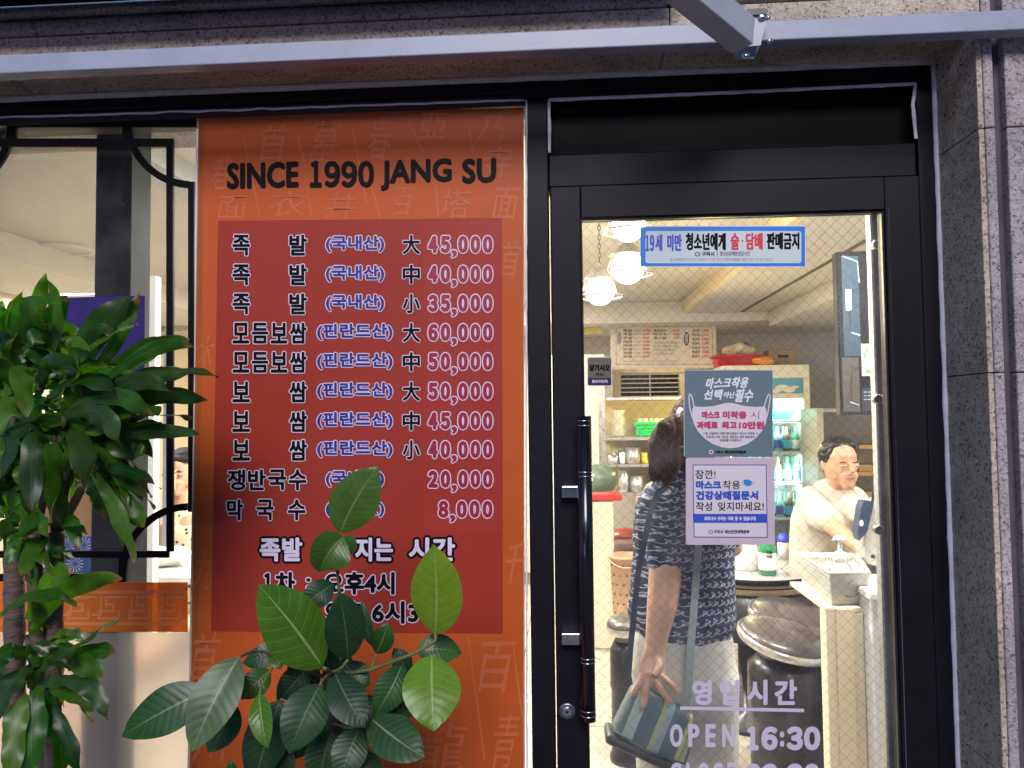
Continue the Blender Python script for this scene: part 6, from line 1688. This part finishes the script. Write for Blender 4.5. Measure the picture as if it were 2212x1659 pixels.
body('hair', [[(hw + Vector((0.0, -0.015, 0.03)), (0.098, 0.085)), (hw + Vector((0, -0.01, 0.045)), (0.095, 0.082))],
     [(hw + Vector((0, -0.045, -0.02)), (0.06, 0.07)), (hw + Vector((0, -0.05, 0.02)), (0.065, 0.07))],
     [(W3(1474, 880, -0.10), 0.016), (W3(1466, 900, -0.12), 0.022), (W3(1446, 925, -0.13), (0.035, 0.042)), (W3(1434, 960, -0.12), (0.042, 0.050)), (W3(1434, 995, -0.11), (0.040, 0.048)), (W3(1424, 1020, -0.11), (0.024, 0.030)), (W3(1412, 1036, -0.11), (0.008, 0.012))],
     [(W3(1450, 990, -0.11), 0.03), (W3(1448, 1025, -0.11), 0.022), (W3(1438, 1046, -0.11), 0.008)],
     [(W3(1472, 985, -0.09), 0.028), (W3(1474, 1012, -0.09), 0.014)],
     [(W3(1478, 872, -0.09), 0.012), (W3(1484, 862, -0.08), 0.006)]], 0.0045, M_hair, wo, smooth=1, disp=strand)
bm = bmesh.new()
hr = random.Random(3)
for k in range(150):
    a = hr.uniform(0, 6.283); q_ = hr.uniform(0.75, 1.06)
    pp = []
    for (x, y, d, ra, rb) in ((1474, 884, -0.10, 6, 8), (1464, 902, -0.12, 12, 10), (1446, 928, -0.13, 26, 22), (1435, 960, -0.12, 33, 28), (1434, 992, -0.11, 31, 26), (1428, 1016, -0.11, 26, 18)):
        pp.append(W3(x + ra * q_ * math.cos(a), y + 2 * math.sin(a * 3), d + rb * 0.0013 * q_ * math.sin(a)))
    e = hr.uniform(-34, 20)
    pp.append(W3(1432 + 14 * math.cos(a) + e * 0.7, 1034 + hr.uniform(-8, 16), -0.11 + 0.012 * math.sin(a)))
    tube_bm(bm, pp, [0.0014, 0.0018, 0.002, 0.002, 0.0018, 0.0013, 0.0004], 4)
for k in range(40):
    a = hr.uniform(-0.6, 1.2)
    tube_bm(bm, [W3(1472, 896, -0.11), W3(1480 + 10 * a, 876 - 6 * a, -0.10), W3(1484 + 16 * a, 862 + hr.uniform(-6, 6), -0.09)], [0.0016, 0.0014, 0.0004], 4)
tag(finish(bm, 'hair_strands', M_hair, wo, True), kind='stuff')
tube('hair_tie', [W3(1471 + 7 * math.cos(a), 899 + 14 * math.sin(a), -0.125 + 0.02 * math.cos(a)) for a in [2 * math.pi * k / 14 for k in range(15)]], 0.006, mat('tie_white', (0.7, 0.66, 0.68), 0.8), wo, 8)
# shoulder bag
bg = thing('shoulder_bag', W3(1405, 1560, -0.14), 'striped teal, grey and lime shoulder bag hanging behind the woman', 'bag')
ctr = W3(1410, 1562, -0.11)
M_bag = bpy.data.materials.new('bag_stripes'); M_bag.use_nodes = True
N, L = nodes(M_bag); b = N['Principled BSDF']; b.inputs['Roughness'].default_value = 0.6
tc = N.new('ShaderNodeTexCoord'); sx2 = N.new('ShaderNodeSeparateXYZ'); L.new(tc.outputs['Object'], sx2.inputs[0])
mr = N.new('ShaderNodeMapRange'); mr.inputs[1].default_value = -0.10; mr.inputs[2].default_value = 0.10
L.new(sx2.outputs[0], mr.inputs[0])
cr = N.new('ShaderNodeValToRGB'); cr.color_ramp.interpolation = 'CONSTANT'
stops = [(0.0, (0.10, 0.15, 0.16)), (0.12, (0.38, 0.46, 0.46)), (0.2, (0.40, 0.48, 0.52)), (0.27, (0.09, 0.15, 0.19)), (0.42, (0.10, 0.17, 0.21)), (0.5, (0.42, 0.48, 0.32)), (0.58, (0.30, 0.40, 0.50)), (0.66, (0.10, 0.16, 0.21)), (0.8, (0.11, 0.17, 0.20)), (0.88, (0.50, 0.56, 0.25)), (0.95, (0.09, 0.15, 0.16))]
e = cr.color_ramp.elements; e[0].position = stops[0][0]; e[0].color = (*stops[0][1], 1); e[1].position = 1.0; e[1].color = (0.03, 0.05, 0.06, 1)
for p_, c_ in stops[1:]:
    x = e.new(p_); x.color = (*c_, 1)
L.new(mr.outputs[0], cr.inputs[0]); L.new(cr.outputs[0], b.inputs['Base Color'])
def localobj(name, bm, m, par, M4, smooth=True):
    o = finish(bm, name, m, None, smooth); o.parent = par
    o.matrix_parent_inverse = Matrix.Translation(-origin(par)); o.matrix_basis = M4; return o
MB = Matrix.Translation(ctr) @ Matrix.Rotation(R(24), 4, 'Y')
bm = bmesh.new(); bbox(bm, -0.092, 0.092, -0.034, 0.034, -0.070, 0.078, 0.022, 4)
for v in bm.verts: v.co.x *= 1 + 0.8 * (0.085 - v.co.z) * 0.6; v.co.y *= 1 + 2.0 * (0.085 - v.co.z)
localobj('bag_body', bm, M_bag, bg, MB)
M_bdk = mat('bag_dark', (0.02, 0.03, 0.035), 0.5)
bm = bmesh.new(); bbox(bm, -0.110, 0.110, -0.050, 0.050, -0.090, -0.062, 0.012, 3)
localobj('bag_base', bm, M_bdk, bg, MB)
bm = bmesh.new(); tube_bm(bm, [Vector(p) for p in ((-0.100, -0.054, -0.046), (0.0, -0.058, -0.057), (0.104, -0.054, -0.046), (0.098, -0.044, 0.055))], 0.0035, 6)
localobj('bag_piping', bm, M_bdk, bg, MB)
def strap(name, pts, w, m, par):
    bm = bmesh.new(); prev = None
    V = [W3(*p) for p in pts]
    for i, p in enumerate(V):
        t = (V[min(i + 1, len(V) - 1)] - V[max(i - 1, 0)]).normalized()
        s_ = t.cross((CAM - p).normalized()).normalized() * (w / 2)
        a = bm.verts.new(p + s_); b_ = bm.verts.new(p - s_)
        if prev: bm.faces.new((prev[0], a, b_, prev[1]))
        prev = (a, b_)
    o = finish(bm, name, m, par); md = o.modifiers.new('solid', 'SOLIDIFY'); md.thickness = 0.003; return o
strap('bag_strap', [(1443, 1048, -0.09), (1418, 1068, -0.115), (1404, 1110, -0.145), (1392, 1170, -0.145), (1378, 1240, -0.13), (1370, 1320, -0.13), (1362, 1400, -0.13), (1356, 1480, -0.13)], 0.016, mat('strap_navy', (0.02, 0.045, 0.08), 0.6), bg)
strap('bag_strap_light', [(1511, 1150, -0.155), (1508, 1200, -0.155), (1503, 1260, -0.158), (1498, 1330, -0.165), (1492, 1400, -0.168), (1487, 1500, -0.16), (1470, 1560, -0.13)], 0.020, mat('strap_pale', (0.34, 0.42, 0.42), 0.6), bg)

# employee behind the counter
YE = 1.9
def E3(x, y, d=0.0): return P(x, y, YE + d)
em = thing('person', (E3(1800, 1200).x, YE, 0), 'employee in a cream T-shirt leaning forward behind the counter', 'person')
he = E3(1816, 1006, -0.06)
ech = [
    [(E3(1795, 1075), (0.055, 0.06)), (E3(1806, 1045, -0.03), 0.052), (he + Vector((0, 0.0, -0.05)), 0.052)],
    [(he + Vector((0, 0.01, -0.02)), (0.090, 0.072)), (he + Vector((0, 0.01, 0.05)), (0.092, 0.074))],
    [(he + Vector((0.012, -0.055, -0.085)), 0.030), (he + Vector((0.012, -0.045, -0.045)), (0.045, 0.05))],
    [(he + Vector((0.014, -0.088, 0.015)), 0.008), (he + Vector((0.016, -0.100, -0.018)), 0.012)],
    [(he + Vector((-0.074, 0.015, -0.015)), (0.016, 0.008)), (he + Vector((-0.078, 0.015, 0.018)), (0.018, 0.009))],
    [(he + Vector((0.078, 0.015, -0.015)), (0.016, 0.008)), (he + Vector((0.082, 0.015, 0.018)), (0.018, 0.009))],
    [(E3(1795, 1090), (0.09, 0.15)), (E3(1785, 1250, 0.05), (0.11, 0.15)), (E3(1785, 1400, 0.06), (0.11, 0.15))],
    [(Vector((E3(1760, 1400).x, YE + .06, 0.85)), 0.085), (Vector((E3(1760, 1400).x, YE + .06, 0.45)), 0.06), (Vector((E3(1760, 1400).x, YE + .06, 0.06)), 0.045)],
    [(Vector((E3(1820, 1400).x, YE + .06, 0.85)), 0.085), (Vector((E3(1820, 1400).x, YE + .06, 0.45)), 0.06), (Vector((E3(1820, 1400).x, YE + .06, 0.06)), 0.045)],
    [(E3(1752, 1085, -0.04), 0.052), (E3(1785, 1128, -0.16), 0.044), (E3(1815, 1150, -0.30), 0.036), (E3(1850, 1178, -0.48), 0.026), (E3(1868, 1192, -0.56), (0.018, 0.030)), (E3(1878, 1198, -0.60), (0.014, 0.034))],
    [(E3(1842, 1080, -0.04), 0.052), (E3(1862, 1130, -0.14), 0.042), (E3(1880, 1160, -0.30), 0.032), (E3(1896, 1188, -0.50), 0.024), (E3(1905, 1200, -0.56), (0.014, 0.03))],
]
for k in range(4):
    dx = (k - 1.5) * 5
    ech.append([(E3(1880 + dx * .3, 1196 + dx * .7, -0.60), 0.0105), (E3(1888 + dx * .3, 1202 + dx * .8, -0.63), 0.0095), (E3(1893 + dx * .3, 1209 + dx * .8, -0.64), 0.0085)])
    ech.append([(E3(1905 + dx, 1202, -0.56), 0.0105), (E3(1908 + dx * 1.2, 1212, -0.60), 0.0095), (E3(1909 + dx * 1.2, 1218, -0.61), 0.0085)])
ech.append([(E3(1868, 1190, -0.56), 0.013), (E3(1875, 1184, -0.61), 0.011), (E3(1884, 1188, -0.64), 0.009)])
body('body', ech, 0.005, M_skin2, em, smooth=1)
M_tee = mat('tee_cream', (0.56, 0.49, 0.40), 0.85, var=0.06, vscale=8)
body('t_shirt', [[(E3(1800, 1062, -0.01), (0.07, 0.10)), (E3(1797, 1085), (0.105, 0.165)), (E3(1790, 1130, 0.0), (0.125, 0.180)), (E3(1786, 1200, 0.03), (0.13, 0.178)), (E3(1784, 1290, 0.05), (0.13, 0.175))],
     [(E3(1750, 1082, -0.03), 0.070), (E3(1772, 1112, -0.12), 0.072), (E3(1790, 1126, -0.18), 0.066)],
     [(E3(1842, 1078, -0.03), 0.068), (E3(1856, 1110, -0.10), 0.066), (E3(1862, 1124, -0.13), 0.060)]], 0.01, M_tee, em, smooth=2, disp=lambda c: 0.008 * noise.noise(Vector((c.x * 12, c.y * 12, c.z * 9))))
body('apron_trousers', [[(E3(1785, 1300, 0.05), (0.12, 0.16)), (Vector((E3(1785, 1300).x, YE + .06, 0.3)), (0.12, 0.15))]], 0.014, mat('trousers_dark', (0.03, 0.03, 0.04), 0.8), em, smooth=1)
def face(par, h, eyes, brow_m, fwd=-1, mouth=True, sc_=1.0):
    M_eye = mat('eye_white', (0.6, 0.58, 0.55), 0.3); M_pup = mat('pupil', (0.01, 0.008, 0.006), 0.2); M_lip = mat('lip', (0.42, 0.14, 0.12), 0.5)
    for s_ in (-1, 1):
        c = h + Vector((0.012 + 0.031 * s_, -0.080, 0.004))
        lathe('eye', c, [(0.0015, -0.0065), (0.007, -0.004), (0.009, 0.0), (0.007, 0.006)], M_eye, par, n=14, axis='Y', sx=1.15, sy=0.38)
        lathe('pupil', c + Vector((0, -0.0045, -0.001)), [(0.0012, -0.003), (0.0042, 0.0)], M_pup, par, n=12, axis='Y')
        tube('eyebrow', [c + Vector((-0.016, -0.002, 0.014)), c + Vector((0, -0.008, 0.018)), c + Vector((0.016, -0.002, 0.014))], [0.002, 0.0032, 0.0018], brow_m, par, 6)
    tube('mouth', [h + Vector((-0.010, -0.090, -0.048)), h + Vector((0.012, -0.097, -0.050)), h + Vector((0.034, -0.090, -0.048))], [0.0025, 0.005, 0.0025], M_lip, par, 8)
face(em, he, None, M_hairb)
body('hair', [[(he + Vector((0, 0.03, 0.045)), (0.095, 0.080)), (he + Vector((0, 0.02, 0.065)), (0.100, 0.080))],
     [(he + Vector((0.0, 0.06, -0.02)), (0.05, 0.068)), (he + Vector((0, 0.05, 0.03)), (0.065, 0.078))],
     [(he + Vector((-0.045, -0.030, 0.095)), 0.020), (he + Vector((0.045, -0.030, 0.095)), 0.020)]], 0.005, M_hairb, em, smooth=1, disp=lambda c: 0.004 * noise.noise(c * 70))

# seated diner behind the window
YD = 1.95
def D3(x, y, d=0.0): return P(x, y, YD + d)
di = thing('person', (D3(392, 1200).x, YD, 0), 'seated diner in glasses and a beige floral top behind the window lattice', 'person')
hd_ = D3(396, 1024, 0.0)
dch = [
    [(D3(398, 1110), 0.05), (hd_ + Vector((0, 0.01, -0.06)), 0.05)],
    [(hd_ + Vector((0, 0.01, -0.02)), (0.090, 0.072)), (hd_ + Vector((0, 0.01, 0.05)), (0.092, 0.074))],
    [(hd_ + Vector((-0.008, -0.055, -0.085)), 0.030), (hd_ + Vector((-0.008, -0.045, -0.045)), (0.045, 0.05))],
    [(hd_ + Vector((-0.006, -0.088, 0.015)), 0.008), (hd_ + Vector((-0.008, -0.100, -0.018)), 0.012)],
    [(hd_ + Vector((-0.074, 0.015, -0.015)), (0.016, 0.008)), (hd_ + Vector((-0.078, 0.015, 0.018)), (0.018, 0.009))],
    [(D3(398, 1130), (0.09, 0.15)), (D3(398, 1270), (0.11, 0.15)), (Vector((D3(398, 1270).x, YD + 0.05, 0.5)), (0.12, 0.16))],
    [(Vector((D3(370, 1270).x, YD, 0.48)), 0.07), (Vector((D3(366, 1270).x, YD - 0.35, 0.48)), 0.055), (Vector((D3(366, 1270).x, YD - 0.36, 0.07)), 0.04)],
    [(Vector((D3(430, 1270).x, YD, 0.48)), 0.07), (Vector((D3(430, 1270).x, YD - 0.35, 0.48)), 0.055), (Vector((D3(430, 1270).x, YD - 0.36, 0.07)), 0.04)],
    [(D3(345, 1130, -0.02), 0.045), (D3(335, 1200, -0.15), 0.038), (D3(355, 1130, -0.26), 0.030), (D3(366, 1075, -0.2), (0.02, 0.024)), (D3(369, 1058, -0.19), (0.014, 0.03))],
    [(D3(455, 1130, -0.02), 0.045), (D3(470, 1220, -0.12), 0.036), (D3(420, 1245, -0.30), 0.028), (D3(400, 1240, -0.34), (0.018, 0.028))],
]
for k in range(4):
    dch.append([(D3(366 + k * 3, 1058, -0.19 + 0.012 * (k - 1.5)), 0.010), (D3(366 + k * 3.4, 1040, -0.18 + 0.014 * (k - 1.5)), 0.009), (D3(368 + k * 3.4, 1026, -0.16 + 0.014 * (k - 1.5)), 0.008)])
    dch.append([(D3(400, 1240 + 3 * (k - 1.5), -0.34), 0.010), (D3(388, 1242 + 4 * (k - 1.5), -0.37), 0.009), (D3(382, 1246 + 4 * (k - 1.5), -0.37), 0.008)])
body('body', dch, 0.006, M_skin2, di, smooth=1)
body('hair', [[(hd_ + Vector((0, 0.03, 0.045)), (0.095, 0.080)), (hd_ + Vector((0, 0.02, 0.065)), (0.100, 0.080))],
     [(hd_ + Vector((0, 0.06, -0.02)), (0.05, 0.068)), (hd_ + Vector((0, 0.05, 0.03)), (0.065, 0.078))],
     [(hd_ + Vector((-0.05, -0.055, 0.078)), 0.020), (hd_ + Vector((0.05, -0.055, 0.078)), 0.020)]], 0.006, M_hairb, di, smooth=1)
face(di, hd_ + Vector((-0.02, 0, 0)), None, M_hairb)
for s_ in (-1, 1):
    c = hd_ + Vector((-0.008 + 0.031 * s_, -0.096, 0.002))
    tube('spectacle_rim', [c + Vector((0.021 * math.cos(a), 0, 0.016 * math.sin(a))) for a in [2 * math.pi * k / 16 for k in range(17)]], 0.0018, M_gask, di, 6)
M_flor = mat('beige_floral', (0.55, 0.46, 0.32), 0.85, var=0.1, vscale=6)
N, L = nodes(M_flor); b = N['Principled BSDF']
vo = N.new('ShaderNodeTexVoronoi'); vo.inputs['Scale'].default_value = 34; tc = N.new('ShaderNodeTexCoord'); L.new(tc.outputs['Object'], vo.inputs['Vector'])
lt = N.new('ShaderNodeMath'); lt.operation = 'LESS_THAN'; lt.inputs[1].default_value = 0.27; L.new(vo.outputs['Distance'], lt.inputs[0])
mx = N.new('ShaderNodeMixRGB'); mx.inputs[1].default_value = (0.55, 0.46, 0.32, 1); mx.inputs[2].default_value = (0.06, 0.05, 0.04, 1); L.new(lt.outputs[0], mx.inputs[0]); L.new(mx.outputs[0], b.inputs['Base Color'])
body('top', [[(D3(398, 1118), (0.08, 0.11)), (D3(398, 1140), (0.105, 0.17)), (D3(398, 1200), (0.12, 0.175)), (Vector((D3(398, 1270).x, YD + 0.03, 0.5)), (0.14, 0.18))],
     [(D3(346, 1132, -0.02), 0.062), (D3(337, 1180, -0.11), 0.056)], [(D3(452, 1132, -0.02), 0.062), (D3(466, 1190, -0.09), 0.056)]], 0.011, M_flor, di, smooth=2, disp=lambda c: 0.007 * noise.noise(c * 14))
M_chair = mat('chair_dark', (0.04, 0.03, 0.03), 0.5)
dc = thing('dining_chair', (di.location.x, YD + 0.05, 0), 'dark dining chair under the seated diner', 'chair')
X_ = di.location.x
box('seat', X_ - 0.2, X_ + 0.2, YD - 0.15, YD + 0.25, 0.36, 0.40, M_chair, dc); box('backrest', X_ - 0.19, X_ + 0.19, YD + 0.23, YD + 0.26, 0.401, 0.85, M_chair, dc)
for a in (-1, 1):
    for b_ in (-0.13, 0.22): box('leg', X_ + a * 0.18 - 0.015, X_ + a * 0.18 + 0.015, YD + b_ - 0.015, YD + b_ + 0.015, 0.0065, 0.3595, M_chair, dc)
wt = thing('window_table', (D3(330, 1250).x, 1.35, 0), 'white table edge showing just above the orange band behind the window', 'table')
q = P(300, 1246, 1.2)
box('tabletop', q.x - 0.12, q.x + 0.85, 1.2, 1.62, q.z - 0.03, q.z, M_wht, wt); box('table_leg', q.x + 0.3, q.x + 0.36, 1.38, 1.44, 0.0065, q.z - 0.031, M_steel, wt)
pb = D3(365, 1240, -0.5)
bm = bmesh.new(); bmesh.ops.create_icosphere(bm, subdivisions=3, radius=0.09)
for v in bm.verts: v.co = Vector((pb.x, 1.42, q.z + 0.045)) + Vector((v.co.x * 1.3, v.co.y * 0.9, v.co.z * 0.48)) * (1 + 0.3 * noise.noise(v.co * 26))
tag(finish(bm, 'plastic_bag', mat('bag_film', (0.55, 0.55, 0.50), 0.2), None, True), 'crumpled translucent plastic bag on the white table behind the window', 'bag')
bpy.data.scenes.remove(TS)
